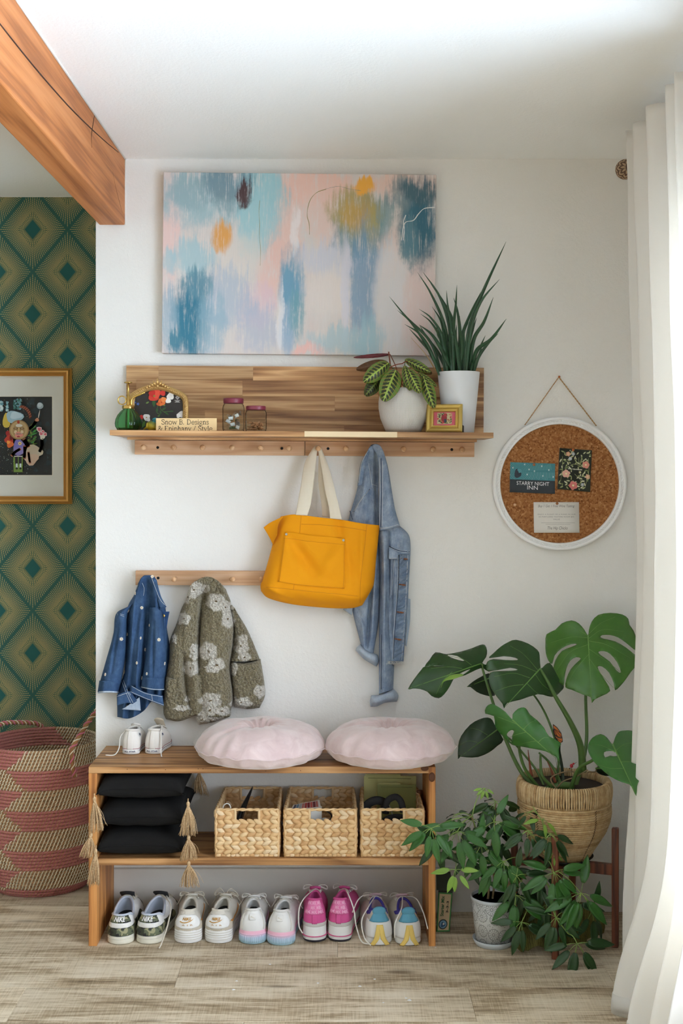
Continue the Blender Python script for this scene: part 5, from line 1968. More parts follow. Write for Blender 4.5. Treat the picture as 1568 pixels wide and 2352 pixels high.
kpiece('sleeve', [(488, 392), (540, 395), (590, 432)], [(428, 955), (520, 965), (606, 955)], [(488, 392), (478, 600), (452, 800), (428, 955)], [(590, 432), (612, 600), (622, 800), (606, 955)], -.034, cl(.060, .4, cfold(t6, [(520, 500, 510, 930, 12, -.006)], .29337)), nu=30, nv=70)
kpiece('cuff', [(96, 965), (180, 970), (266, 985)], [(82, 1055), (160, 1050), (248, 1058)], [(96, 965), (82, 1055)], [(266, 985), (248, 1058)], -.012, cl(.062, .35), nu=24, nv=12)
kpiece('cuff', [(428, 932), (520, 945), (609, 945)], [(418, 1012), (520, 1030), (606, 1032)], [(428, 932), (418, 1012)], [(609, 945), (606, 1032)], -.034, cl(.070, .35), nu=24, nv=12)
for a in (([(84, 1050), (165, 1046), (250, 1052)], [(84, 1066), (160, 1060), (250, 1062)], [(84, 1050), (84, 1066)], [(250, 1052), (250, 1062)], -.018), ([(418, 1010), (520, 1028), (606, 1030)], [(420, 1020), (520, 1038), (606, 1038)], [(418, 1010), (420, 1020)], [(606, 1030), (606, 1038)], -.04)):
 kpiece('cuff_lining', *a, cl(.060, .35), 'pale_denim', 20, 5)
kpiece('collar', [(560, 380), (600, 372), (622, 385)], [(568, 420), (600, 410), (616, 392)], [(560, 380), (568, 420)], [(622, 385), (616, 392)], -.05, lambda u, v, x, y: .014, nu=10, nv=6)
kpiece('front_edge', [(580, 425), (645, 425)], [(612, 560), (622, 560)], [(580, 425), (600, 500), (612, 560)], [(645, 425), (632, 490), (622, 560)], -.03, lambda u, v, x, y: .012, 'blue_denim_dark', nu=10, nv=12)
kpiece('collar', [(395, 215), (440, 145), (480, 140)], [(375, 300), (400, 290), (420, 262)], [(395, 215), (380, 260), (375, 300)], [(480, 140), (440, 200), (420, 262)], -.072, lambda u, v, x, y: .010 + .008 * edge(u, v, .4), nu=14, nv=16)
kpiece('collar', [(478, 140), (520, 145), (548, 190)], [(568, 400), (600, 390), (615, 378)], [(478, 140), (520, 240), (568, 400)], [(548, 190), (572, 290), (615, 378)], lambda v: lerp(-.078, -.062, v), lambda u, v, x, y: .008 + .010 * edge(u, v, .4), nu=16, nv=30)
sk = Skin(kobs)
mb = MB()
for pts in ([(400, 215), (378, 270), (322, 380)], [(235, 440), (270, 445), (312, 462)], [(238, 450), (270, 456), (310, 474)], [(490, 402), (540, 402), (585, 432)], [(486, 412), (540, 414), (580, 444)], [(350, 1010), (450, 1062), (585, 1092)], [(340, 1052), (455, 1102), (598, 1156)], [(235, 1090), (330, 1060), (340, 1080)], [(285, 960), (320, 1060), (360, 1140)], [(272, 970), (305, 1060), (345, 1150)], [(430, 200), (445, 240), (440, 300)], [(100, 972), (180, 978), (264, 992)], [(500, 145), (535, 240), (572, 330), (605, 372)], [(505, 1078), (512, 1120)], [(380, 250), (420, 170), (470, 148)]):
 sew(mb, sk, [t6(*p) for p in pts], .0006, .0007)
mb.build('topstitching', M['denim_thread'], kj)
M['petal_white'] = plain('white embroidery', (236, 228, 214), .8)
M['petal_gold'] = plain('ochre embroidery', (196, 144, 60), .8)
dz = random.Random(9)
for x, y in ((378, 282), (322, 420), (488, 532), (268, 640), (312, 602), (418, 632), (562, 645), (455, 722), (390, 827), (606, 832), (293, 898), (143, 918), (468, 912), (430, 945), (428, 395), (310, 1165), (510, 150)):
 p, n = sk.hit(*t6(x, y), .0006)
 a1 = n.cross(Vector((0, 0, 1))).normalized()
 a2 = a1.cross(n)
 rr = .0048 * dz.uniform(.8, 1.1)
 mb = MB()
 ph = dz.uniform(0, 1)
 for i in range(8):
  an = ph + i * PI / 4
  d = a1 * math.cos(an) + a2 * math.sin(an)
  mb.tube([p + d * rr * .2, p + d * rr * .7 + n * .0005, p + d * rr * 1.25], lambda t: .0012 * (.4 + .9 * math.sin(PI * (.15 + .7 * t))), 5, flat=.5, up=tuple(n))
 o = mb.build('daisy', M['petal_white'], kj)
 mb = MB()
 mb.ball(p + n * .0006, .0014, 7, 5)
 mb.build('daisy_centre', M['petal_gold'], o)
p, n = sk.hit(*t6(600, 458), .001)
mb = MB()
mb.lathe([(.0045, 0), (.005, .0015), (.0038, .0028), (.0001, .0022)], 14, p, M=RX)
mb.build('button', M['brass'], kj)

# ------------------------------------------------------------ sherpa jacket
g = G('sherpa fleece')
colr = g.attr()
c = g.coord()
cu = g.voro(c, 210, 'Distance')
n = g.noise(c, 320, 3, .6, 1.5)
col = g.mix(g.step(.15, .6, cu) * .62, colr, g.mix(.62, colr, srgb(70, 58, 36), 'MULTIPLY'))  # gaps between the curls darkened, their shade put into the colour
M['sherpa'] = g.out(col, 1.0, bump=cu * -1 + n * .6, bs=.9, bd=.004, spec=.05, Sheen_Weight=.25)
FL = [(840, 250, 62, 58), (928, 245, 30, 30), (1010, 350, 72, 62), (1090, 390, 55, 42), (1105, 490, 46, 60), (780, 310, 26, 50), (755, 480, 48, 46), (685, 640, 18, 32), (945, 735, 66, 62), (840, 740, 35, 62), (1010, 840, 64, 52), (975, 870, 50, 30), (815, 870, 60, 55), (1205, 690, 50, 75),
 (1230, 780, 46, 34), (1150, 870, 24, 52), (965, 1120, 80, 56), (1060, 1205, 56, 34), (960, 1200, 60, 40), (1355, 1050, 46, 46), (1205, 1140, 80, 42), (745, 1180, 60, 22), (900, 1270, 56, 50), (1010, 1268, 70, 18), (785, 1110, 14, 20)]
TAN, CREAM, BRN = srgb(158, 147, 118), srgb(238, 232, 220), srgb(128, 106, 70)

def fleece_col(px, py):
 x, y = (px - 200) / .29337, (py - 1280) / .29337
 x += 14 * nz(x * .03, y * .03, 5)
 y += 14 * nz(x * .03, y * .03, 9)
 best = 9
 for cx, cy, rx, ry in FL:
  a = math.atan2((y - cy) / ry, (x - cx) / rx)
  d = math.hypot((x - cx) / rx, (y - cy) / ry) / (1.08 + .10 * math.cos(5 * a + cx))
  best = min(best, d)
  if d < .13:
   return BRN
 k_ = 1 - sstep(.85, 1.15, best)
 return tuple(lerp(a, b, k_) for a, b in zip(TAN, CREAM))

def curls(p, u, v):
 q = Vector((p.x, p.z * .9, p.y * 1.2))
 d = mnoise.voronoi(q * 120 + Vector((mnoise.noise(q * 90), mnoise.noise(q * 90 + Vector((7, 0, 0))), 0)) * .8)[0][0]
 h = (.45 - d) * .0130 + .002 * mnoise.noise(q * 300)
 w = min(1, 12 * min(u, 1 - u) + .3)
 return Vector((.001 * mnoise.noise(q * 200), -h * w, .001 * mnoise.noise(q * 200 + Vector((3, 3, 3)))))

fj = thing('sherpa_jacket', 'olive brown sherpa child jacket with cream flowers on the lower rail', 'jacket', P(490, 1660, -.03))

def fpiece(name, T, B, L, Rr, y0, depth, nu=50, nv=80, thick=None):
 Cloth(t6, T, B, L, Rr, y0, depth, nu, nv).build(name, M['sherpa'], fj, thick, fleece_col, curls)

ff = cfold(t6, [(905, 260, 880, 900, 26, -.026), (930, 220, 930, 420, 16, -.014), (1000, 350, 1000, 1150, 60, .014), (800, 300, 760, 800, 40, .010), (755, 760, 790, 1200, 22, -.020), (700, 560, 680, 900, 40, .008), (840, 700, 850, 1200, 30, .010)], .29337)
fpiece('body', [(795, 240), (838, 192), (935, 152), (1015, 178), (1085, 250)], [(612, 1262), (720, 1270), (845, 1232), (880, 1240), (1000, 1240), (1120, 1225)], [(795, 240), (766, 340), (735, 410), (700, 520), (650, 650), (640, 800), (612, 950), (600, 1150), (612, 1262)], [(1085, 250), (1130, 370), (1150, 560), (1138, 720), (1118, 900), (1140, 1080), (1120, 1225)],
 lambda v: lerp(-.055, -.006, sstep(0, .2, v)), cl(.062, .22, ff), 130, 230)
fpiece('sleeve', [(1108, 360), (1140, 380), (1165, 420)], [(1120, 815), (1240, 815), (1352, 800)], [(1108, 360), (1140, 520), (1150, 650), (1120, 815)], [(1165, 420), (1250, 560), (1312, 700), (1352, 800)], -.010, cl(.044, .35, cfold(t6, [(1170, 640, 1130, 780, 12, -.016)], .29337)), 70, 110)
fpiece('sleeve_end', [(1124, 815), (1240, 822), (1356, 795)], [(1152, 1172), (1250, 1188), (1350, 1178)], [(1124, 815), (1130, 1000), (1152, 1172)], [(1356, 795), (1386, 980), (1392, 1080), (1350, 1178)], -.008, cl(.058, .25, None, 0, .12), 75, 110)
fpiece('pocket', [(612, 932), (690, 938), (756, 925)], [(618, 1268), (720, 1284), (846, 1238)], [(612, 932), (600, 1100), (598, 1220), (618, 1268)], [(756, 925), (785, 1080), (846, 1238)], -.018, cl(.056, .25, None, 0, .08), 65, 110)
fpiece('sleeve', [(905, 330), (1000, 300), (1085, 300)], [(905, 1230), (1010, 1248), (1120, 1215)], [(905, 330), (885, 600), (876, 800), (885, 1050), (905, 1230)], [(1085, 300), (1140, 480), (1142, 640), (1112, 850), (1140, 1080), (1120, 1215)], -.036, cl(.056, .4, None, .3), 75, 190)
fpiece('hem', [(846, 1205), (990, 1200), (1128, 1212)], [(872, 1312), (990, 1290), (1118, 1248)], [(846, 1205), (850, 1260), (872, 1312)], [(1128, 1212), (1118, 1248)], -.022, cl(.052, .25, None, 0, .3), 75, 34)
# ------------------------------------------------------------ bench
wood('bench_top', (122, 80, 42), (176, 128, 78), (196, 150, 100), .5, .8, 0, .06, .1, 1.0)
wood('bench_side', (150, 94, 46), (196, 132, 70), (214, 156, 92), .5, .8, 2, .06, .1, .9)
M['knot'] = plain('knot end grain', (96, 54, 28), .6, bump=.3, bscale=200)
YF = -.30
zt = .5395
bx0, bx1 = (203 - CX) / S(YF), (1000 - CX) / S(YF)
bi0, bi1 = (222.5 - CX) / S(YF), (984.5 - CX) / S(YF)
bench = thing('shoe_bench', 'orange pine bench with one middle shelf standing against the white wall', 'bench', ((bx0 + bx1) / 2, -.15, 0))
mb = MB()
mb.box((bx0, YF, zt - .020), (bi1, -.016, zt))
mb.build('bench_top', M['bench_top'], bench, smooth=False, bevel=.0015)
mb = MB()
mb.box((bx0, YF + .001, 0), (bi0, -.018, zt - .020))
mb.build('side_panel', M['bench_side'], bench, smooth=False, bevel=.0015)
mb = MB()
mb.box((bi1, YF, 0), (bx1, -.018, zt - .0005))
mb.build('side_panel', M['bench_side'], bench, smooth=False, bevel=.0015)
zsf = .2625
mb = MB()
mb.box((bi0, YF + .004, zsf - .0205), (bi1, -.018, zsf))
mb.build('shelf_board', M['bench_top'], bench, smooth=False, bevel=.0015)
for px, py, rx, rz in ((991.5, 1785, 7.5, 11), (975, 1765, 9, 6)):
 c = P(px, py, YF)
 mb = MB()
 mb.lathe([(1, 0), (1, .0006), (.55, .0012), (.0001, .0010)], 20, c, M=Matrix.Rotation(R(90), 4, 'X') @ Matrix.Diagonal((rx / S(YF), rz / S(YF), 1, 1)))
 mb.build('knot', M['knot'], bench)
mb = MB()
for px, py in ((292, 1767), (380, 1768), (455, 1766), (466, 1766), (558, 1768), (610, 1771), (690, 1770)):
 mb.ball(P(px, py, YF), (.0014, .0006, .0011), 7, 5)
mb.build('nail_hole', M['split'], bench, kind='stuff')

# ------------------------------------------------------------ two round velvet cushions
g = G('pink velvet')
c = g.coord()
n = g.noise(c, 16, 4, .6, .8)
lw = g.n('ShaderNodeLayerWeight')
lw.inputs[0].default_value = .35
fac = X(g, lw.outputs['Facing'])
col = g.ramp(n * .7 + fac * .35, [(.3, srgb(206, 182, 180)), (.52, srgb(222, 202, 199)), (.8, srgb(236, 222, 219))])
M['velvet'] = g.out(col, .8, bump=g.noise(c, 300, 2), bs=.15, bd=.001, spec=.15, Sheen_Weight=.55, Sheen_Roughness=.4)

def cushion(px, label, seed):
 Rc = .1985
 yc = -.212
 x0 = (px - CX) / S(yc)
 t = thing('round_cushion', label, 'cushion', (x0, yc, zt), 'velvet cushions on the bench', world=False)
 q = random.Random(seed)
 ph = [q.uniform(0, 6.28) for _ in range(8)]

 def edge_r(th):
  return Rc * (1 + .010 * math.sin(5 * th + ph[0]) + .006 * math.sin(11 * th + ph[1]) + .003 * math.sin(27 * th + ph[5]))

 def top(u, v):
  th, r = 2 * PI * u, v
  bulge = (1 - r ** 3.2) ** .62
  z = .046 + .076 * bulge - .040 * math.exp(-(r / .17) ** 2) - .014 * math.exp(-(r / .42) ** 2)
  wr = .0045 * math.sin(17 * th + 5 * nz(th, 1, seed) + ph[2]) * sstep(.72, .97, r) * (1 - sstep(.97, 1, r) * .5)
  wr += .0028 * abs(math.sin(7 * th + ph[3])) ** 3 * math.exp(-((r - .22) / .17) ** 2) * 2.2
  wr += .0075 * nz(math.cos(th) * r * 2.6, math.sin(th) * r * 2.6, seed) * sstep(0, .3, r) * (1 - r ** 4)
  crs = math.exp(-((math.sin((th - ph[4]) / 2)) / .05) ** 2) * sstep(.1, .3, r) * (1 - sstep(.6, .95, r)) * .009
  rr = edge_r(th) * r
  return (rr * math.cos(th), rr * math.sin(th), z + wr - crs)

 def bot(u, v):
  th, r = 2 * PI * u, v
  z = .046 - .046 * min(1, (1 - r ** 5) ** .6 * 1.02)
  wr = .004 * math.sin(17 * th + ph[2] + 1) * sstep(.75, .96, r) * (1 - sstep(.97, 1, r) * .5)
  rr = edge_r(th) * r
  return (rr * math.cos(th), rr * math.sin(th), max(.0008, z + wr))
 mb = MB()
 mb.grid(lambda u, v: top(u, 1 - v * .998), 128, 44, cu=True)
 mb.build('cushion_top', M['velvet'], t)
 mb = MB()
 mb.grid(lambda u, v: bot(u, v * .999 + .001), 128, 24, cu=True)
 mb.build('cushion_underside', M['velvet'], t)
 mb = MB()
 mb.tube([Vector(top(i / 128, 1)) + Vector((math.cos(2 * PI * i / 128), math.sin(2 * PI * i / 128), 0)) * .0012 for i in range(129)], .0022, 7, caps=False)
 mb.build('piping', M['velvet'], t)
 mb = MB()
 z = top(0, 0)[2]
 mb.ball((0, 0, z + .0005), (.010, .010, .0045), 16, 8)
 mb.build('tuft_button', M['velvet'], t)

cushion(597, 'blush velvet round cushion beside the small white high-tops on the bench', 3)
cushion(895, 'blush velvet round cushion at the bench end next to the monstera', 11)

# ------------------------------------------------------------ braided hyacinth baskets
def hyacinth():
 g = G('water hyacinth')
 r = g.attr()
 c = g.coord()
 st = g.noise(g.map(c, (1, 1, 1)), 130, 4, .6)
 fib = g.noise(c, 520, 3, .6)
 col = g.mix(st * .55 + fib * .2, r, g.mix(.55, r, srgb(170, 110, 60), 'MULTIPLY'))
 M['hyacinth'] = g.out(col, .6, bump=fib + st * .5, bs=.35, bd=.0012, spec=.35)

hyacinth()
HY = [srgb(236, 208, 160), srgb(226, 192, 140), srgb(240, 218, 178), srgb(214, 174, 122), srgb(232, 198, 146)]
BMAIN = {}

def braid_basket(px0, px1, label, hole, rear_hole, seed, right_px=None):
 q = random.Random(seed)
 yf, yb_ = -.290, -.022
 x0, x1 = (px0 - CX) / S(yf), (px1 - CX) / S(yf)
 z0 = zsf + .001
 H = .1425
 t = thing('woven_basket', label, 'basket', ((x0 + x1) / 2, (yf + yb_) / 2, z0), 'braided baskets on the bench shelf')
 inset = .007
 cx = (x0 + x1) / 2
 xb0, xb1 = x0 + .004, x1 - .004
 corners = [Vector((x0 + inset, yf + inset, 0)), Vector((x1 - inset, yf + inset, 0)), Vector((xb1 - inset, yb_ - inset, 0)), Vector((xb0 + inset, yb_ - inset, 0))]
 sides = list(zip(corners, corners[1:] + corners[:1]))
 rows = 5
 zr0 = .010
 pitch = (H - zr0 - .004) / rows
 hz0 = H - .004 - 1.35 * pitch

 def in_hole(k, d, z):
  h = hole if k == 0 else rear_hole if k == 2 else None
  return h is not None and h[0] < d < h[1] and z > hz0
 for r in range(rows):
  zc = z0 + zr0 + pitch * (r + .5)
  mb = MB()
  for k, (a, b) in enumerate(sides):
   L = (b - a).length
   n = max(3, round(L / .0235))
   tdir = (b - a).normalized()
   nrm = Vector((tdir.y, -tdir.x, 0))
   ang = math.atan2(tdir.y, tdir.x)
   for i in range(n):
    d = (i + .5) * L / n
    if in_hole(k, d / L, zc - z0):
     continue
    for sgn in (1, -1):
     p = a + tdir * (d + q.uniform(-.0012, .0012)) + nrm * q.uniform(.0005, .0022) + Vector((0, 0, zc + sgn * pitch * .25 + q.uniform(-.0008, .0008)))
     MM = Matrix.Rotation(ang, 4, 'Z') @ Matrix.Rotation(R(sgn * 27 + q.uniform(-6, 6)), 4, 'Y') @ Matrix.Rotation(R(q.uniform(-8, 8)), 4, 'Z')
     L2 = L / n * q.uniform(.66, .76)
     b_ = len(mb.v)
     mb.ball(p, (L2, .0062 * q.uniform(.85, 1.15), pitch * .30), 9, 6, MM, q.choice(HY))
  mb.build('braid_row', M['hyacinth'], t)
 # lining wall between the strands, open at the two hand holes
 mb = MB()
 for k, (a, b) in enumerate(sides):
  L = (b - a).length
  tdir = (b - a).normalized()
  MM = Matrix.Translation(a + Vector((0, 0, z0))) @ Matrix.Rotation(math.atan2(tdir.y, tdir.x), 4, 'Z')
  h = hole if k == 0 else rear_hole if k == 2 else None
  if h:
   for lo, hi, za, zb_ in ((0, h[0] * L, 0, H), (h[1] * L, L, 0, H), (h[0] * L, h[1] * L, 0, hz0)):
    mb.box((lo, -.0015, za), (hi, .0015, zb_), MM, HY[3])
  else:
   mb.box((0, -.0015, 0), (L, .0015, H), MM, HY[3])
 mb.box((x0 + inset, yf + inset, z0 + .002), (x1 - inset, yb_ - inset, z0 + .006), None, HY[3])
 mb.build('basket_wall', M['hyacinth'], t, smooth=False, merge=False)

 def rope(name, zc, r):
  mb = MB()
  for ph in (0, PI):
   pts = []
   for k, (a, b) in enumerate(sides):
    n = max(8, int((b - a).length / .006))
    for i in range(n):
     p = a.lerp(b, i / n) + Vector((0, 0, zc))
     tdir = (b - a).normalized()
     nrm = Vector((tdir.y, -tdir.x, 0))
     an = ph + (k * 40 + i) * .85
     pts.append(p + nrm * (math.cos(an) * r * .5) + Vector((0, 0, math.sin(an) * r * .5)))
   pts.append(pts[0])
   mb.tube(pts, r * .72, 6, col=HY[1] if ph else HY[0])
  mb.build(name, M['hyacinth'], t)
 rope('rim', z0 + H, .0042)
 mb = MB()
 for k, (a, b) in enumerate(sides):
  L = (b - a).length
  tdir = (b - a).normalized()
  n = round(L / .014)
  MM = Matrix.Rotation(math.atan2(tdir.y, tdir.x), 4, 'Z')
  for i in range(n):
   mb.ball(a + tdir * ((i + .5) * L / n) + Vector((0, 0, z0 + .0055)), (L / n * .62, .0062, .0052), 9, 6, MM, q.choice(HY))
 mb.build('base_braid', M['hyacinth'], t)
 mb = MB()
 for k, h in ((0, hole), (2, rear_hole)):
  a, b = sides[k]
  for u in h:
   p = a.lerp(b, u)
   mb.tube([p + Vector((0, 0, z0 + hz0 + (H - hz0) * i / 5 + .001)) + Vector((0, -.001 * (i % 2), 0)) for i in range(6)], .0042, 7, col=HY[0])
  pa, pb2 = a.lerp(b, h[0]), a.lerp(b, h[1])
  mb.tube([pa.lerp(pb2, i / 6) + Vector((0, 0, z0 + hz0)) for i in range(7)], .0040, 7, col=HY[2])
  mb.build('handle_binding', M['hyacinth'], t)
  mb = MB()
 for cnr in corners:
  mb = MB()
  mb.tube([cnr + Vector((0, 0, z0 + H * i / 8)) + Vector((.0012 * math.sin(i * 2.2), .0012 * math.cos(i * 2.2), 0)) for i in range(9)], .0048, 7, col=HY[4])
  mb.build('corner_binding', M['hyacinth'], t)
 return t, x0, x1, z0, H

hb = lambda a, b, p0, p1: ((a - p0) / (p1 - p0), (b - p0) / (p1 - p0))
r2 = lambda h: (1 - h[1], 1 - h[0])
_, b1x0, b1x1, b1z, BH = braid_basket(490.5, 643.5, 'leftmost braided basket, holding a black case and white papers', hb(537, 596, 490, 643), r2((.28, .70)), 1)
braid_basket(649.5, 821, 'middle braided basket, holding a striped colour card', hb(709, 768, 650, 821), r2((.36, .68)), 2)
braid_basket(826.5, 977, 'right braided basket, holding dark straps, partly behind the houseplant leaves', hb(872, 934, 826, 983), r2((.36, .70)), 5)

# what the baskets hold
cb_ = lambda x, y, d: P(420 + x * .40816, 1620 + y * .40816, d)
M['black_plastic'] = plain('black plastic', (26, 26, 28), .3)
M['black_cloth'] = plain('black cloth', (28, 28, 30), .8)
M['white_ceramic'] = plain('white glaze', (226, 226, 222), .3)
zin = zsf + .008
# black spectacle case leaning in the left basket
t = thing('glasses_case', 'long black case leaning in the leftmost braided basket', 'case', cb_(320, 700, -.2))
mb = MB()
a, b = Vector((cb_(305, 690, -.2).x, -.22, zin + .012)), cb_(392, 458, -.11)
mb.tube(spline([a, a.lerp(b, .4) + Vector((-.014, 0, .004)), b], 14), lambda u: .028 * (math.sin(PI * (.16 + .80 * u)) ** .7) * (1 - .45 * u), 16, flat=.42, up=(1, .2, 0))
mb.build('case_shell', M['black_plastic'], t)
mb = MB()
mb.tube(spline([a + Vector((.012, -.012, .01)), a.lerp(b, .4) + Vector((-.002, -.02, .004)), b + Vector((0, -.004, -.004))], 14), .0012, 6)
mb.build('case_seam', M['black_cloth'], t)
t = thing('white_cup', 'white cup lying in the leftmost braided basket', 'cup', cb_(480, 640, -.17))
mb = MB()
MM = Matrix.Rotation(R(28), 4, 'X') @ Matrix.Rotation(R(20), 4, 'Y')
mb.lathe([(.018, 0), (.022, .002), (.027, .06), (.0275, .072), (.025, .071), (.0245, .06), (.02, .006), (.0001, .006)], 28, Vector((cb_(470, 650, -.17).x, -.16, zin + .014)), M=MM)
mb.build('cup_body', M['white_ceramic'], t)
mb = MB()
mb.tube([Vector((cb_(415, 660, -.24).x, -.24, zin + .05 + .02 * math.sin(i / 16 * PI))) + Vector((.012 * math.cos(i / 16 * 2 * PI), .0, .018 * math.sin(i / 16 * 2 * PI))) for i in range(17)], .004, 8, flat=.5)
tag(mb.build('white_strap', M['white_ceramic']), 'white looped strap in the leftmost braided basket', 'strap')
mb = MB()
pts = spline([cb_(220, 598, -.262), cb_(232, 560, -.262), cb_(255, 553, -.262), cb_(268, 575, -.262), cb_(266, 640, -.262)], 16)
mb.tube(pts, .0016, 6)
tag(mb.build('white_cable', M['white_ceramic']), 'white cable looped inside the leftmost basket rim', 'cable')
mb = MB()
mb.sheet(lambda u, v: Vector((lerp(cb_(318, 0, -.24).x, cb_(410, 0, -.24).x, u), -.245 + .02 * v + .006 * math.sin(7 * u), zin + .03 + .055 * v * (1 - .5 * u))), 12, 6, .0008)
tag(mb.build('crumpled_paper', M['paper_white']), 'crumpled white paper in the leftmost basket\'s hand hole', 'paper')
# colour card and white box in the middle basket
t = thing('colour_card', 'card of red and blue stripes sticking out of the middle basket', 'card', cb_(690, 640, -.2))
c4 = [cb_(620, 560, -.17), cb_(768, 532, -.15), cb_(776, 575, -.21), cb_(606, 590, -.22)]
fnc = lambda u, v, d=0: c4[0].lerp(c4[1], u).lerp(c4[3].lerp(c4[2], u), v) + Vector((0, 0, d))
mb = MB()
mb.sheet(lambda u, v: fnc(u, 1 - v), 3, 3, .0008)
mb.build('card', M['card_stock'], t, smooth=False)
mb = MB()
for i, cI in enumerate([(70, 80, 110), (110, 150, 180), (180, 180, 180), (196, 120, 110), (180, 60, 60), (150, 40, 50), (206, 90, 80), (120, 40, 50), (190, 110, 100)]):
 u0, u1 = .06 + i * .098, .06 + i * .098 + .08
 mb.face([fnc(u0, .9, .0006), fnc(u1, .9, .0006), fnc(u1, .12, .0006), fnc(u0, .12, .0006)], A(*cI))
mb.build('stripes', M['card_print'], t, smooth=False, fix=False)
t = thing('white_box', 'small white carton standing in the middle basket under the colour card', 'box', cb_(740, 660, -.2))
mb = MB()
bx_ = cb_(712, 600, -.2)
mb.box((bx_.x, -.235, zin), (bx_.x + .038, -.19, cb_(740, 582, -.22).z))
mb.build('carton', M['paper_white'], t, smooth=False, bevel=.0008)
mb = MB()
mb.box((bx_.x + .006, -.2356, zin + .045), (bx_.x + .03, -.2352, zin + .075))
mb.build('carton_label', M['card_stock'], t, smooth=False)
mb = MB()
mb.sheet(lambda u, v: Vector((lerp(bx_.x + .03, bx_.x + .075, u), -.235 + .02 * u, zin + .02 + .07 * v + .006 * math.sin(5 * u))), 8, 5, .0008)
tag(mb.build('folded_paper', M['paper_white']), 'folded white paper behind the middle basket\'s hand hole', 'paper')
mb = MB()
mb.tube(spline([cb_(800, 592, -.26), cb_(830, 610, -.255), cb_(836, 630, -.25), cb_(818, 655, -.245), cb_(822, 690, -.24)], 18), .0022, 7)
tag(mb.build('black_cable', M['black_plastic']), 'black cable curled at the middle basket\'s hand hole', 'cable')
# right basket: dark straps and folders standing behind
for k, (pp, r, lb) in enumerate((([(1020, 600), (1040, 556), (1090, 535), (1135, 552), (1128, 600)], .013, 'thick black strap bulging over the right basket\'s rim'), ([(1140, 610), (1150, 540), (1195, 515), (1225, 540), (1240, 600)], .010, 'black strap looped upright in the right basket'), ([(1100, 690), (1160, 640), (1240, 640), (1262, 690)], .012, 'black strap seen through the right basket\'s hand hole'))):
 mb = MB()
 mb.tube(spline([cb_(a, b, -.20 - .02 * k) for a, b in pp], 20), r, 12, flat=.45, up=(.1, 1, 0))
 tag(mb.build('black_strap', M['black_cloth']), lb, 'strap', 'straps in the right basket')
mb = MB()
mb.tube(spline([cb_(1160, 560, -.235), cb_(1180, 620, -.238), cb_(1190, 670, -.24)], 10), .003, 7, flat=.4)
tag(mb.build('grey_band', plain('grey band', (150, 150, 150), .5)), 'thin grey band among the straps in the right basket', 'band')
M['green_folder'] = plain('yellow green folder', (190, 192, 120), .6)
M['pale_folder'] = plain('pale green folder', (220, 218, 150), .6)
M['dull_folder'] = plain('dull green folder', (172, 178, 112), .6)
for i, (a, b, m, yy, lb) in enumerate(((1018, 398, 'pale_folder', -.040, 'pale yellow-green folder standing behind the other folder in the right basket'), (1094, 447, 'dull_folder', -.062, 'dull green folder standing at the front in the right basket'))):
 t = thing('file_folder', lb, 'folder', (cb_(1150, 0, yy).x, yy, zin), 'folders in the right basket')
 xa, xb, zz = cb_(a, 0, yy).x, cb_(1312, 0, yy).x, cb_(0, b, yy).z
 mb = MB()
 mb.sheet(lambda u, v: Vector((lerp(xa, xb, u), yy + .012 * (1 - v), lerp(zin, zz, v))), 4, 6, .0012)
 mb.build('folder_cover', M[m], t, smooth=False)
 mb = MB()
 mb.sheet(lambda u, v: Vector((lerp(xa + .004, xb - .05, u), yy + .004 + .012 * (1 - v), lerp(zin, zz + .005, v))), 4, 6, .0012)
 mb.build('inner_sheet', M['pale_folder'], t, smooth=False)
 mb = MB()
 mb.tube([(lerp(xa, xb, .08 + .01 * i), yy - .001, zz - .006), (lerp(xa, xb, .9), yy - .001, zz - .008)], .0006, 5)
 mb.build('folder_crease', M['olive_paper'], t)
mb = MB()
mb.tube(spline([cb_(1330, 480, -.10), cb_(1340, 540, -.10), cb_(1370, 640, -.09)], 12), lambda u: .010 - .004 * u, 9)
tag(mb.build('rolled_paper', plain('brown wrapping', (104, 60, 34), .7)), 'rolled brown paper beside the folders in the right basket', 'paper roll')

# ------------------------------------------------------------ stacked black pillows with jute tassels
weave('black_linen', (13, 13, 13), (29, 28, 27), 1500, .95, .3, .0, .5)
g = G('jute strands')
rj = g.noise(g.coord(), 260, 3)
M['jute_strand'] = g.out(g.ramp(rj, [(.3, srgb(168, 136, 98)), (.6, srgb(206, 176, 136)), (.8, srgb(222, 196, 158))]), .85, spec=.15)
tp = lambda x, y, d: P(160 + x * .2296, 1720 + y * .2296, d)

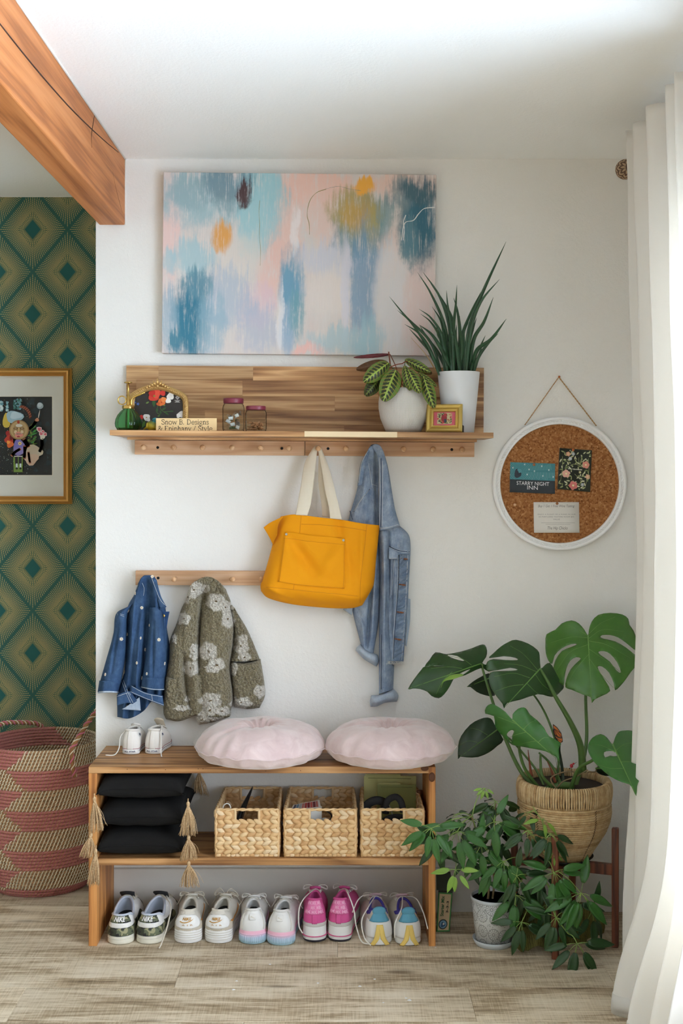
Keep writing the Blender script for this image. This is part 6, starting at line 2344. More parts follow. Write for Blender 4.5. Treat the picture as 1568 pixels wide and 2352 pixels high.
def tassel(top, bl_, br__, parent, seed, y1=None):
 q = random.Random(seed)
 mb = MB()
 ctr = (bl_ + br__) / 2
 L = (top - ctr).length
 axis = (ctr - top).normalized()
 mb.tube([top + Vector((0, .004, .004)), top, top + axis * L * .06], .0018, 6)
 head = top + axis * L * .10
 mb.ball(head, (.0055, .0055, .0075), 12, 8)
 neck = top + axis * L * .19
 mb.tube([head, neck], .0042, 9)
 for i in range(7):
  mb.tube([neck + Vector((.0044 * math.cos(a), .0044 * math.sin(a), -.0008 * i + .003)) for a in [2 * PI * k / 10 for k in range(11)]], .0006, 4) if i < 3 else None
 half = (br__ - bl_).length / 2
 side = (br__ - bl_).normalized()
 for i in range(58):
  a, rr = q.uniform(0, 2 * PI), math.sqrt(q.random())
  ex, ey = rr * math.cos(a), rr * math.sin(a)
  end = ctr + side * (half * ex) + Vector((0, .4 * half * ey, 0)) + axis * L * q.uniform(-.07, .04)
  p0 = neck + side * (.0038 * ex) + Vector((0, .0038 * ey, 0))
  m1 = p0.lerp(end, .45) + side * (half * ex * .18 + q.uniform(-.002, .002)) + Vector((0, .06 * half * ey, 0))
  mb.tube(spline([p0, m1, end + side * q.uniform(-.002, .002)], 6), lambda u: .00095 - .0003 * u, 4)
 for i in range(4):
  end = ctr + side * (half * q.uniform(-1.5, 1.5)) - axis * L * q.uniform(0, .3)
  mb.tube(spline([neck, neck.lerp(end, .5) + side * q.uniform(-.01, .01), end], 8), .0005, 4)
 mb.build('tassel', M['jute_strand'], parent)

pil = [
 (.4335, ((245, 465), (188, 845), (345, 812)), ((1183, 515), (1100, 872), (1282, 858)), 'topmost black linen pillow of the stack, under the bench top', 0),
 (.3485, ((218, 838), (78, 1080), (250, 1088)), ((1190, 862), (1090, 1120), (1278, 1105)), 'middle black linen pillow of the stack, between two others', 1),
 (.2635, ((262, 985), (172, 1362), (300, 1362)), ((1188, 1118), (1098, 1388), (1312, 1380)), 'bottom black linen pillow of the stack, lying on the bench shelf', 2)]
xL, xR = -.7215, -.462
for zb0, TL_, TR_, lb, kk in pil:
 H = .083 if kk else .082
 t = thing('lumbar_pillow', lb, 'pillow', ((xL + xR) / 2, -.17, zb0), 'black tasselled pillows')

 def pf(u, v, sgn):
  a, b = 2 * u - 1, 2 * v - 1
  th = ((1 - abs(a) ** 3.4) * (1 - abs(b) ** 3.4)) ** .36
  pinch = 1 - .035 * (1 - abs(b) ** 2) * abs(a) ** 4
  x = (xL + xR) / 2 + (xR - xL) / 2 * a * pinch
  y = -.165 + .150 * b * (1 - .05 * (1 - a * a)) 
  z = zb0 + H / 2 + sgn * H / 2 * th + .003 * nz(a * 3, b * 3, kk + sgn) * th
  cr = (abs(a) * abs(b)) ** 6
  if b < 0:
   z -= .012 * cr
   y -= .012 * cr
  return (x, y, z)
 mb = MB()
 mb.grid(lambda u, v: pf(u, v, 1), 40, 40)
 mb.grid(lambda u, v: pf(u, v, -1), 40, 40)
 mb.build('pillow_body', M['black_linen'], t)
 mb = MB()
 mb.tube([pf(i / 40, 0, 0) for i in range(41)] , .0012, 5)
 mb.tube([pf(0, i / 40, 0) for i in range(41)], .0012, 5)
 mb.tube([pf(1, i / 40, 0) for i in range(41)], .0012, 5)
 mb.build('seam', M['black_linen'], t)
 yl = -.334 - .006 * (2 - kk)
 tassel(tp(*TL_[0], yl), tp(*TL_[1], yl), tp(*TL_[2], yl), t, kk)
 tassel(tp(*TR_[0], yl), tp(*TR_[1], yl), tp(*TR_[2], yl), t, kk + 10)
 if kk == 0:
  tassel(tp(1290, 200, -.035), tp(1240, 440, -.035), tp(1395, 470, -.035), t, 33)

# ------------------------------------------------------------ large coiled floor basket in the papered recess
def coil_basket():
 c = Vector((-1.030, .285, 0))
 t = thing('coiled_basket', 'tall coiled basket of rose and cream zigzags before the green wallpaper', 'basket', c)
 n = 45
 Hh = .497
 g = G('coil_grass')
 col = g.attr()
 f = g.noise(g.map(g.coord(), (1, 1, 6)), 160, 3)
 M['coil'] = g.out(g.mix(f * .6, col, g.mix(.6, col, srgb(140, 90, 60), 'MULTIPLY')), .7, bump=f, bs=.3, bd=.001)
 M['cream_thread'] = plain('cream plastic stitch', (226, 216, 190), .5)
 M['rose_thread'] = plain('rose plastic stitch', (196, 104, 124), .5)
 STR, ROSE = srgb(172, 134, 92), srgb(186, 126, 106)
 ph = Hh / n

 def rad(z):
  return interp([(0, .150), (.012, .168), (.05, .186), (.14, .199), (.26, .203), (.38, .199), (Hh, .194)], z)[0]
 # zig-zag: phase (angle at the front) per height
 zz = [(0.0, -.25), (.045, -.28), (.0995, .12), (.1455, -.25), (.2015, .10), (.2485, -.20), (.3125, .20), (.372, -.14), (.4175, .20), (.4525, -.12), (Hh, .10)]
 bands = [.020, .0725, .1225, .1735, .2245, .2805, .3385, .3965, .4635]

 def is_rose(th, i):
  z = (i + .5) * ph
  b = 8 - i // 6 if False else int((Hh - z) / (Hh / 7.5))
  u = ((Hh - z) / (Hh / 7.5)) % 1
  front = -.18 + (.16 - .36 * u if b % 2 == 0 else -.20 + .36 * u) - .02 * b
  a = (th + PI / 2 - front + PI) % (2 * PI) - PI
  left = -PI < a < 0
  if z < .022:
   return True
  return left if b % 2 == 0 else not left
 NS = 104
 mbc = {True: MB(), False: MB()}
 for i in range(n):
  z = (i + .5) * ph
  r = rad(z)
  mb = MB()
  pts = [c + Vector((r * math.cos(2 * PI * k / 72), r * math.sin(2 * PI * k / 72), z)) for k in range(72)]
  mb.grid(lambda u, v: pts[round(u * 72) % 72] + (Vector((math.cos(2 * PI * u), math.sin(2 * PI * u), 0)) * math.cos(2 * PI * v) + Vector((0, 0, math.sin(2 * PI * v)))) * (ph * .56),
 72, 8, cu=True, cv=True, col=lambda u, v: ROSE if is_rose(2 * PI * u, i) else STR)
  mb.build('coil', M['coil'], t)
  for k in range(NS):
   th = 2 * PI * (k + .37 * i % 1) / NS
   vis = -1.0 < math.sin(th) and (math.sin(th) < .25 or z > Hh - .1)
   if not vis:
    continue
   rose = is_rose(th, i)
   q = ph * (.62 if rose else .68)
   lean = .16 * ph / r
   e = Vector((math.cos(th), math.sin(th), 0))
   inner = z > Hh - .1 and math.sin(th) > -.3
   angs = [-1.25, -.5, .25, 1.1] if not inner else [-1.3 + .75 * j for j in range(8)]
   if inner and math.sin(th) > .25:
    angs = [PI - 1.2, PI - .4, PI + .4, PI + 1.2]
   ps = []
   for a in angs:
    w = th + lean * a * 2
    e2 = Vector((math.cos(w), math.sin(w), 0))
    ps.append(c + e2 * (r + q * math.cos(a)) + Vector((0, 0, z + q * math.sin(a))))
   mbc[rose].tube(ps, .0010 if rose else .0019, 4, flat=.6, up=tuple(e))
 o = mbc[True].build('rose_stitching', M['rose_thread'], t, kind='stuff', merge=False)
 o = mbc[False].build('cream_stitching', M['cream_thread'], t, kind='stuff', merge=False)
 mb = MB()
 mb.lathe([(.150, .002), (.150, .008), (.0001, .008)], 48, c, col=STR)
 mb.build('base', M['coil'], t)
 M['handle_fibre'] = plain('tan fibre', (150, 104, 62), .8)

 def handle(pts):
  q = spline(pts, 90)
  mb = MB()
  mb.tube(q, .0068, 9)
  h = mb.build('handle', M['handle_fibre'], t)
  for nm, off, r, m in (('rose_wrap', 0, .0028, 'rose_thread'), ('cream_wrap', PI, .0020, 'cream_thread')):
   mb = MB()
   w = []
   for i, p in enumerate(q):
    tdir = (q[min(i + 1, 89)] - q[max(i - 1, 0)]).normalized()
    a1 = tdir.cross(Vector((0, 1, .2))).normalized()
    a2 = tdir.cross(a1)
    an = off + i * .95
    w.append(p + (a1 * math.cos(an) + a2 * math.sin(an)) * .0072)
   mb.tube(w, r, 6)
   mb.build(nm, M[m], h)
 handle([P(171, 1784, .088), P(167, 1755, .082), P(165, 1722, .080), P(178, 1698, .10), P(203, 1658, .14), P(221, 1634, .18), (-.812, .25, .640), (-.806, .32, .640), (-.822, .385, .575), (-.85, .41, .50), (-.845, .41, .45)])
 handle([(-1.225, .20, .44), (-1.228, .21, .51), (-1.19, .34, .535), (-1.12, .43, .522), (-1.08, .475, .50), (-1.078, .48, .45)])

coil_basket()
# ------------------------------------------------------------ shoes
def leather(name, rgb, rough=.5, bump=.1, sc=500):
 if name not in M:
  M[name] = plain(name, rgb, rough, 0, bump, sc)
 return M[name]

leather('white_leather', (226, 224, 220))
leather('offwhite_leather', (212, 206, 192), .6)
leather('white_rubber', (228, 226, 222), .6, .05)
leather('old_rubber', (214, 208, 190), .6, .15, 120)
leather('grey_lining', (190, 196, 208), .9, .3, 900)
leather('beige_mesh', (206, 200, 188), .9, .4, 900)
leather('tan_suede', (196, 186, 168), .9, .2)
leather('orange_leather', (206, 136, 52), .5)
leather('gold_print', (186, 136, 56), .5)
leather('shoe_shade', (18, 17, 18), .9)
leather('black_fabric', (34, 34, 36), .9, .3, 900)
leather('pink_suede', (208, 84, 144), .8, .2, 900)
leather('pink_pattern', (226, 116, 168), .6)
leather('pink_letter', (238, 166, 200), .6)
leather('pink_sole', (204, 84, 130), .5)
leather('dark_sole', (48, 46, 56), .6)
leather('teal_suede', (92, 154, 178), .9, .2)
leather('purple_fabric', (70, 62, 158), .8, .3, 900)
leather('mauve_lining', (206, 176, 186), .9)
leather('yellow_leather', (232, 200, 108), .5)
leather('cream_canvas', (228, 222, 214), .9, .4, 900)
leather('tan_canvas', (196, 182, 160), .9, .3, 900)
leather('red_rubber', (150, 34, 48), .5)
leather('navy_rubber', (34, 38, 70), .5)
leather('lace_white', (226, 222, 214), .9, .3, 1200)
leather('lace_beige', (206, 198, 182), .9, .3, 1200)
leather('silver_glitter', (200, 196, 190), .3, .9, 700)
g = G('camo')
c = g.coord()
n1 = g.noise(c, 42, 2, .5, .8)
n2 = g.noise(g.vadd(c, (3, 7, 1)), 52, 2, .5, .8)
col = g.mix(g.step(.50, .515, n1), srgb(92, 98, 74), srgb(52, 56, 42))
col = g.mix(g.step(.56, .575, n2), col, srgb(146, 142, 108))
col = g.mix(g.step(.42, .405, n2), col, srgb(34, 36, 34))
M['camo'] = g.out(col, .7, bump=g.noise(c, 500, 2), bs=.15, bd=.001)
g = G('pastel sole')
z = g.xyz(g.coord())[2]
M['pastel'] = g.out(g.ramp(z / .046, [(.05, srgb(170, 206, 220)), (.45, srgb(188, 204, 222)), (.72, srgb(238, 186, 206)), (1, srgb(244, 190, 208))]), .55)

class Shoe:
 def __init__(s, label, loc, yaw, L=.268, W=.040, z0=.026, zh=.086, zm=.064, zf=.098, t0=.05, t1=.50, wc=.62, toe=.052, flare=1.05, upper='white_leather', sole='white_rubber', lining='grey_lining', heelw=.86, deep=.62, name='sneaker', cat='shoe', group='shoes in a row under the bench'):
  s.L, s.W, s.z0, s.zh, s.zm, s.zf, s.t0, s.t1, s.wc, s.toe, s.hw = L, W, z0, zh, zm, zf, t0, t1, wc, toe, heelw
  s.t = thing(name, label, cat, loc, group, (0, 0, yaw), world=False)
  s.upper, s.lining, s.deep = upper, lining, deep
  N = 56
  mb = MB()
  mb.grid(lambda u, v: s.S(u, v), N, 16, cu=True)
  mb.build('upper', M[upper], s.t)
  mb = MB()
  mb.grid(lambda u, v: s.inner(u, v), N, 8, cu=True)
  mb.build('lining', M[lining], s.t)
  mb = MB()
  mb.face([s.inner(i / N, s.deep) for i in range(N)])  # black sheet above the real insole level, standing in for shade inside the shoe
  mb.build('insole_shade', M['shoe_shade'], s.t, smooth=False)
  mb = MB()
  ring = [s.S(i / N, 1) for i in range(N)]
  mb.tube(ring + ring[:1], .0042, 7, caps=False)
  s.collar = mb.build('collar', M[lining if lining != 'mauve_lining' else 'purple_fabric'], s.t)
  mb = MB()
  mb.grid(lambda u, v: s.sole(u, v, flare), N * 2, 9, cu=True)
  mb.face([s.sole(i / N, 0, flare) for i in range(N)])
  mb.face([s.sole(i / N, 1, .98) for i in range(N)])
  s.solo = mb.build('midsole', M[sole], s.t, merge=False)

 def half(s, t):
  W = s.W
  w = interp([(0, s.hw), (.12, s.hw), (.35, .84), (.7, 1.0), (.85, .96), (1, .85)], t)[0] * W
  if t < .13:
   w *= math.sqrt(max(0, 1 - ((.13 - t) / .13) ** 2)) if t > 0 else 0
  if t > .78:
   w *= math.sqrt(max(0, 1 - ((t - .78) / .22) ** 2))
  return w

 def kt(s, k):
  k = k % 1
  side = 1 if k <= .5 else -1
  q = k * 2 if k <= .5 else (1 - k) * 2
  return side, (1 - math.cos(PI * q)) / 2

 def B(s, k):
  sd, t = s.kt(k)
  return Vector((sd * s.half(t), s.L * t, 0))

 def C(s, k):
  sd, t = s.kt(k)
  tt = lerp(s.t0, s.t1, t)
  w = s.W * s.wc * math.sqrt(max(0, 1 - (2 * t - 1) ** 2)) ** .8 * (1 - .25 * t)
  z = interp([(0, s.zh), (.18, s.zh * .97), (.45, s.zm), (.75, lerp(s.zm, s.zf, .55)), (1, s.zf)], t)[0]
  return Vector((sd * w, s.L * tt, z))

 def S(s, k, v):
  sd, t = s.kt(k)
  b, c = s.B(k), s.C(k)
  if v < 0:
   return Vector((b.x * 1.03, (b.y - s.L / 2) * 1.015 + s.L / 2 - .001, s.z0 * (1 + v)))
  e = v ** lerp(1.5, 1.9, t)
  f = v ** lerp(.95, .62, t)
  p = b.lerp(c, e)
  z = s.z0 - .004 + (c.z - s.z0 + .004) * f
  bul = math.sin(PI * v) * (.0035 if t < .75 else .001)
  p.x += sd * bul * (1 if t > .02 else 0)
  p.y -= .004 * math.sin(PI * v) * (1 - min(1, t / .1))
  return Vector((p.x, p.y, z))

 def N(s, k, v):
  d = 1e-3
  n = (s.S(k + d, v) - s.S(k - d, v)).cross(s.S(k, min(1, v + d)) - s.S(k, v - d))
  return n.normalized() if n.length > 1e-12 else Vector((0, -1, 0))

 def on(s, k, v, off=.001):
  return s.S(k, v) + s.N(k, v) * off

 def inner(s, k, v):
  c = s.C(k)
  m = Vector((0, s.L * (s.t0 + s.t1) / 2, 0))
  q = Vector((c.x, c.y, 0)) - m
  w = 1 + .22 * math.sin(PI * min(1, v * 1.1) * .5)
  p = m + q * (w if v > .1 else 1 - .5 * v)
  return Vector((p.x, max(p.y, .012), lerp(c.z, s.z0 + .012, v)))

 def sole(s, k, v, fl):
  b = s.B(k)
  w = 1 + (fl - 1) * (1 - .5 * v) - .05 * math.exp(-v * 14)
  return Vector((b.x * w, (b.y - s.L / 2) * (1 + (w - 1) * .45) + s.L / 2, .002 + (s.z0 - .002) * v + s.toespring(b.y / s.L)))

 def toespring(s, t):
  return .012 * max(0, (t - .75) / .25) ** 2

 def patch(s, name, mat, k0, k1, s0, s1, off=.0015, th=.002, nu=24, nv=10, shape=None, parent=None):
  mb = MB()

  def fn(u, v):
   a, b = (shape(u, v) if shape else (u, v))
   return s.on(lerp(k0, k1, a), lerp(s0, s1, b), off)
  mb.sheet(fn, nu, nv, th)
  return mb.build(name, M[mat], parent or s.t)

 def both(s, name, mat, k0, k1, *a, **kw):
  s.patch(name, mat, k0, k1, *a, **kw)
  s.patch(name, mat, 1 - k1, 1 - k0, *a, **kw)

 def text(s, txt, mat, k0, k1, s0, s1, off=.003, parent=None, **kw):
  mb = MB()
  letters(mb, txt, lambda u, v: s.on(lerp(k0, k1, u), lerp(s0, s1, v), off), **kw)
  return mb.build('lettering', M[mat], parent or s.t, smooth=False, fix=False)

 def shape(s, name, pts, mat, k0, k1, s0, s1, off=.003, parent=None):
  mb = MB()
  cx = sum(p[0] for p in pts) / len(pts)
  cy = sum(p[1] for p in pts) / len(pts)
  f = lambda u, v: s.on(lerp(k0, k1, u), lerp(s0, s1, v), off)
  q = [f(*p) for p in pts]
  m = f(cx, cy)
  for a, b in zip(q, q[1:] + q[:1]):
   mb.face([m, a, b])
  return mb.build(name, M[mat], parent or s.t, smooth=False, fix=False)

 def swoosh(s, mat, k0, k1, s0, s1, flip=False, parent=None, off=.003):
  top = [(0, .45), (.06, .28), (.2, .2), (.4, .3), (.7, .6), (1, 1)]
  bot = [(.75, .48), (.45, .12), (.25, 0), (.1, .02), (.0, .2)]
  mb = MB()
  f = lambda u, v: s.on(lerp(k0, k1, 1 - u if flip else u), lerp(s0, s1, v), off)
  up = spline([(a, b, 0) for a, b in top], 16)
  lo = spline([(0, .45, 0), (0, .2, 0), (.1, .03, 0), (.25, 0, 0), (.45, .12, 0), (.75, .48, 0), (1, 1, 0)], 16)
  for i in range(15):
   mb.face([f(up[i].x, up[i].y), f(up[i + 1].x, up[i + 1].y), f(lo[i + 1].x, lo[i + 1].y), f(lo[i].x, lo[i].y)])
  return mb.build('stripe_mark', M[mat], parent or s.t, fix=False)

 def tongue(s, mat, h=.030, w=.030, label=None, back=.25):
  a = s.C(.5)
  mb = MB()
  mb.sheet(lambda u, v: Vector(((u - .5) * w * (1 + .15 * v), a.y + .03 - (.03 + h * back) * v + .010 * (2 * u - 1) ** 2, a.z - .018 + (.018 + h) * v ** .9 - .006 * (2 * u - 1) ** 2 * v)), 10, 12, .005)
  o = mb.build('tongue', M[mat], s.t)
  if label:
   mb = MB()
   mb.sheet(lambda u, v: Vector(((u - .5) * w * .8, a.y + .03 - (.03 + h * back) * (.5 + .45 * v) + .010 * (2 * u - 1) ** 2 * .7 - .0012 , a.z - .018 + (.018 + h) * (.5 + .45 * v) ** .9 - .003 * (2 * u - 1) ** 2)), 8, 6, .001)
   mb.build('tongue_label', M[label], o)

 def laces(s, mat, bow=1, ends=((1, .5), (-1, .5)), r=.0022, rows=5):
  for i in range(rows):
   v = .60 + .095 * i
   mb = MB()
   k = .5
   d = .075 + .012 * i
   mb.tube([s.on(k + d * (2 * j / 8 - 1), v, .003 + .002 * math.sin(PI * j / 8)) for j in range(9)], r, 6, flat=.5)
   mb.build('lace', M[mat], s.t)
  top = s.on(.5, .97, .006)
  if bow:
   for sd in (-1, 1):
    mb = MB()
    mb.tube(spline([top, top + Vector((sd * .016, -.004, .014 * bow)), top + Vector((sd * .034, .004, .008)), top + Vector((sd * .036, .012, -.006)), top + Vector((sd * .016, .008, .002)), top], 22), r, 6, flat=.5)
    mb.build('lace_loop', M[mat], s.t)
   mb = MB()
   mb.ball(top, (.006, .005, .004), 9, 6)
   mb.build('lace_knot', M[mat], s.t)
  for pts in ends:
   mb = MB()
   if isinstance(pts[0], tuple):
    q = spline([top] + [Vector(p) for p in pts], 26)
   else:
    sd, l = pts
    q = spline([top, top + Vector((sd * .024, .006, .006)), s.on(.5 - sd * .16, .6, .006), s.on(.5 - sd * .2, .6 - l * .5, .008)], 18)
   mb.tube(q, r, 6, flat=.55)
   mb.build('lace_end', M[mat], s.t)

def at_floor(px, py=2171, z=0):
 D = (ZC - z) * F / (py - CY)
 return Vector(((px - CX) * D / F, D - DW, z))

def yaw_to(deg):
 return R(-deg)

# camouflage pair
for px, py, yw, lb, ends in ((274, 2171, -1, 'camouflage sneaker with white heel letters nearest the bench\'s left side panel', ()), (337, 2170, 7, 'camouflage sneaker with white heel letters beside the white and tan pair', ([(.05, .09, .09), (.058, .02, .05), (.050, -.02, .012), (.046, -.03, .003)],))):
 s = Shoe(lb, at_floor(px, py), yaw_to(yw), L=.268, W=.0445, z0=.024, zh=.083, zm=.066, zf=.094, deep=.8, t0=.07, t1=.56, wc=.74, sole='old_rubber', upper='white_leather')
 s.patch('heel_counter', 'camo', -.17, .17, .08, .47, .0012)
 hb_ = s.patch('heel_band', 'white_leather', -.10, .10, .46, .66, .0022, shape=lambda u, v: (u, v * math.sqrt(max(.05, 1 - (2 * u - 1) ** 2)) if False else 1 - (1 - v) * (.45 + .55 * math.sqrt(max(0, 1 - (2 * u - 1) ** 4)))))
 for i in range(3):
  mb = MB()
  mb.tube([s.on(lerp(-.085, .085, j / 12), .50 + .05 * i + .02 * (2 * j / 12 - 1) ** 2, .0026) for j in range(13)], .0006, 5)
  mb.build('ridge', M['old_rubber'], hb_)
 ht = s.patch('heel_tab', 'camo', -.088, .088, .66, 1.0, .0030, .003)
 s.text('NIKE', 'white_leather', -.046, .046, .72, .93, .0042, ht, bold=.03, shear=.25)
 s.both('side_panel', 'camo', .17, .30, .10, .60, .0012)
 s.both('toe_cap', 'camo', .38, .47, .12, .42, .0012)
 s.tongue('black_fabric', .016, .040, None, .5)
 s.laces('lace_beige', 0, ends)
 mb = MB()
 mb.tube([s.sole(i / 112, .72, 1.06) for i in range(113)], .0009, 5, caps=False)
 mb.build('sole_stitch', M['beige_mesh'], s.t)
 mb = MB()
 mb.grid(lambda u, v: s.sole(u, v * .12, 1.02), 56, 2, cu=True)
 mb.build('outsole', M['dark_sole'], s.t)
# white and tan pair
for px, py, yw, lb, bw in ((430, 2168, -1, 'white and tan sneaker with orange heel print next to the camouflage pair', .8), (497, 2168, 7, 'white and tan sneaker with orange heel print next to the pastel-soled pair', 1.6)):
 s = Shoe(lb, at_floor(px, py), yaw_to(yw), L=.262, W=.0440, z0=.040, zh=.094, zm=.080, zf=.098, t0=.07, t1=.46, wc=.58, upper='beige_mesh', lining='offwhite_leather', heelw=.92)
 s.patch('heel_base', 'tan_suede', -.14, .14, .04, .44, .0012)
 hc = s.patch('heel_clip', 'white_leather', -.088, .088, .16, .80, .0030, .003, 26, 14, shape=lambda u, v: (.5 + (u - .5) * (.35 + .65 * math.sqrt(max(0, 1 - (2 * v - 1) ** 2)) ** .7), v))
 s.text('NIKE', 'gold_print', -.036, .030, .55, .68, .0046, hc, bold=.03, shear=.25)
 s.swoosh('gold_print', -.046, .050, .42, .62, parent=hc, off=.0044)
 s.text('AIR', 'gold_print', -.034, .034, .30, .37, .0046, hc, spacing=1.9)
 s.patch('heel_top', 'beige_mesh', -.09, .09, .80, .99, .0020, .003)
 s.swoosh('orange_leather', .11, .33, .30, .72, off=.002)
 s.swoosh('orange_leather', .89, .67, .30, .72, off=.002)
 for v in (.28, .46, .64, .82):
  mb = MB()
  mb.tube([s.sole(i / 112, v, 1.055) + Vector((0, -.0004, 0)) for i in range(-26, 27)], .0009, 5)
  mb.build('sole_groove', M['beige_mesh'], s.solo)
 s.tongue('offwhite_leather', .010, .034)
 s.laces('lace_beige', bw, ((1, .5), (-1, .5)))
# white pair on pastel ridged soles
for px, py, yw, lb in ((580, 2170, -2, 'white sneaker on a pink and blue ridged sole, left one of its pair'), (642, 2173, 6, 'white sneaker on a pink and blue ridged sole next to the pink pair')):
 s = Shoe(lb, at_floor(px, py), yaw_to(yw), L=.248, W=.0425, z0=.041, zh=.100, zm=.084, zf=.096, t0=.06, t1=.48, wc=.60, sole='pastel', lining='white_leather', heelw=.94, flare=1.04)
 pa = s.patch('heel_badge', 'white_leather', -.030, .030, .56, .82, .0025, .0016, shape=lambda u, v: (.5 + (u - .5) * (.72 + .28 * min(1, v * 2)), v))
 s.shape('badge_mark', [(.2, .62), (.38, .66), (.5, .52), (.7, .34), (.82, .38), (.74, .24), (.6, .28), (.46, .40), (.36, .48), (.26, .42)], 'offwhite_leather', -.030, .030, .56, .82, .0036, pa)
 mb = MB()
 for pts in ([(-.11, .95), (-.085, .6), (-.07, .1)], [(.11, .95), (.085, .6), (.07, .1)]):
  mb.tube([s.on(lerp(a, c_, t) if t < .5 else lerp(a, c_, t), lerp(b, d, t), .001) for (a, b), (c_, d) in zip(pts, pts[1:]) for t in (0, .33, .66, 1)], .0009, 5)
 mb.build('seam', M['offwhite_leather'], s.t)
 for i in range(-13, 14):
  mb = MB()
  k = i * .0118
  mb.tube([s.sole(k, v, 1.05) for v in (.12, .3, .5, .62)], .0017, 5)
  mb.build('sole_rib', M['pastel'], s.solo)
 mb = MB()
 mb.tube([s.sole(i / 112, .72, 1.05) for i in range(113)], .0016, 6, caps=False)
 mb.build('sole_edge', M['pastel'], s.solo)
 s.tongue('white_leather', .010, .034)
 s.laces('lace_white', .7)
# pink wedge pair
for px, py, yw, lb, ends in ((722, 2165, 0, 'pink wedge sneaker with a silver heel band, left one of its pair', ([(-.030, .05, .12), (-.046, .02, .10), (-.047, .0, .05), (-.036, -.004, .03)],)), (777, 2164, 9, 'pink wedge sneaker with a silver heel band, laces spilling to the right', ([(.02, .05, .135), (.045, .01, .10), (.056, -.005, .05), (.075, -.02, .012), (.095, -.01, .004)],))):
 s = Shoe(lb, at_floor(px, py), yaw_to(yw), L=.245, W=.0375, z0=.050, zh=.124, zm=.100, zf=.118, t0=.07, t1=.46, wc=.62, upper='pink_suede', lining='pink_suede', heelw=.90, flare=1.06)
 hp = s.patch('heel_panel', 'pink_pattern', -.080, .080, .46, .99, .0018, .0022)
 for r_, (v0, v1) in enumerate(((.80, .95), (.64, .78), (.49, .62))):
  for q in range(3):
   u0 = -.078 + q * .054 - .012 * (r_ % 2)
   if u0 + .05 > .082 or u0 < -.084:
    continue
   s.text('MK', 'pink_letter', u0, u0 + .046, v0, v1, .0030, hp, bold=.02)
 s.patch('heel_strip', 'pink_suede', -.018, .018, .12, .46, .0022, .0016, 8, 8)
 s.patch('silver_band', 'silver_glitter', -.14, .14, .0, .14, .0022, .002)
 for v, r_ in ((.34, .0030),):
  mb = MB()
  mb.tube([s.sole(i / 112, v, 1.065) for i in range(113)], r_, 6, caps=False, flat=.5)
  mb.build('sole_stripe', M['pink_sole'], s.solo)
 mb = MB()
 mb.grid(lambda u, v: s.sole(u, v * .13, 1.07), 56, 3, cu=True)
 mb.build('outsole', M['dark_sole'], s.t)
 s.tongue('pink_suede', .012, .030)
 s.laces('lace_white', .9, ends)
# white pair with teal heels and a yellow V
for px, py, yw, lb, ends in ((872, 2171, -4, 'white sneaker with teal heel pad and yellow V, next to the pink pair', ([(-.035, .03, .10), (-.055, .0, .075), (-.048, -.02, .03), (-.030, -.03, .012)], [(-.04, .09, .12), (-.062, .06, .115), (-.08, .03, .09)])), (940, 2172, -6, 'white sneaker with teal heel pad and yellow V, beside the bench\'s right side panel', ([(.03, .06, .12), (.046, .02, .09), (.055, -.006, .05)], [(-.02, .03, .10), (-.045, -.006, .07), (-.047, -.012, .03)]))):
 s = Shoe(lb, at_floor(px, py), yaw_to(yw), L=.255, W=.0440, z0=.020, zh=.098, zm=.076, zf=.098, t0=.08, t1=.50, wc=.60, upper='offwhite_leather', lining='mauve_lining', heelw=.88, flare=1.02)
 s.patch('heel_wrap', 'white_leather', -.15, .15, .04, .62, .0014)
 s.patch('heel_pad', 'teal_suede', -.080, .080, .60, 1.0, .0035, .005, shape=lambda u, v: (.5 + (u - .5) * (1 - .30 * v), v))
 c_ = s.C(0)
 mb = MB()
 mb.ball(c_ + Vector((0, -.001, -.002)), (.021, .008, .014), 16, 10)
 mb.build('heel_pull', M['teal_suede'], s.t)
 for sd in (-1, 1):
  mb = MB()
  mb.sheet(lambda u, v: s.on(sd * lerp(.006, .046, v) + (u - .5) * .030, lerp(.52, -.95, v), .003), 5, 12, .002)
  mb.build('heel_stripe', M['yellow_leather'], s.t)
 mb = MB()
 mb.sheet(lambda u, v: s.on((u - .5) * .075 * v, lerp(.30, -.85, v), .002), 8, 10, .002)
 o = mb.build('heel_wedge', M['white_rubber'], s.t)
 for i in range(4):
  mb = MB()
  v = .35 + .17 * i
  mb.tube([s.on((u - .5) * .06 * v, lerp(.30, -.85, v + .10 * abs(2 * u - 1)), .003) for u in (0, .25, .5, .75, 1)], .0009, 5)
  mb.build('wedge_rib', M['beige_mesh'], o)
 s.both('collar_panel', 'purple_fabric', .12, .27, .80, 1.0, .002)
 s.tongue('mauve_lining', .012, .034)
 s.laces('lace_white', .7, ends)
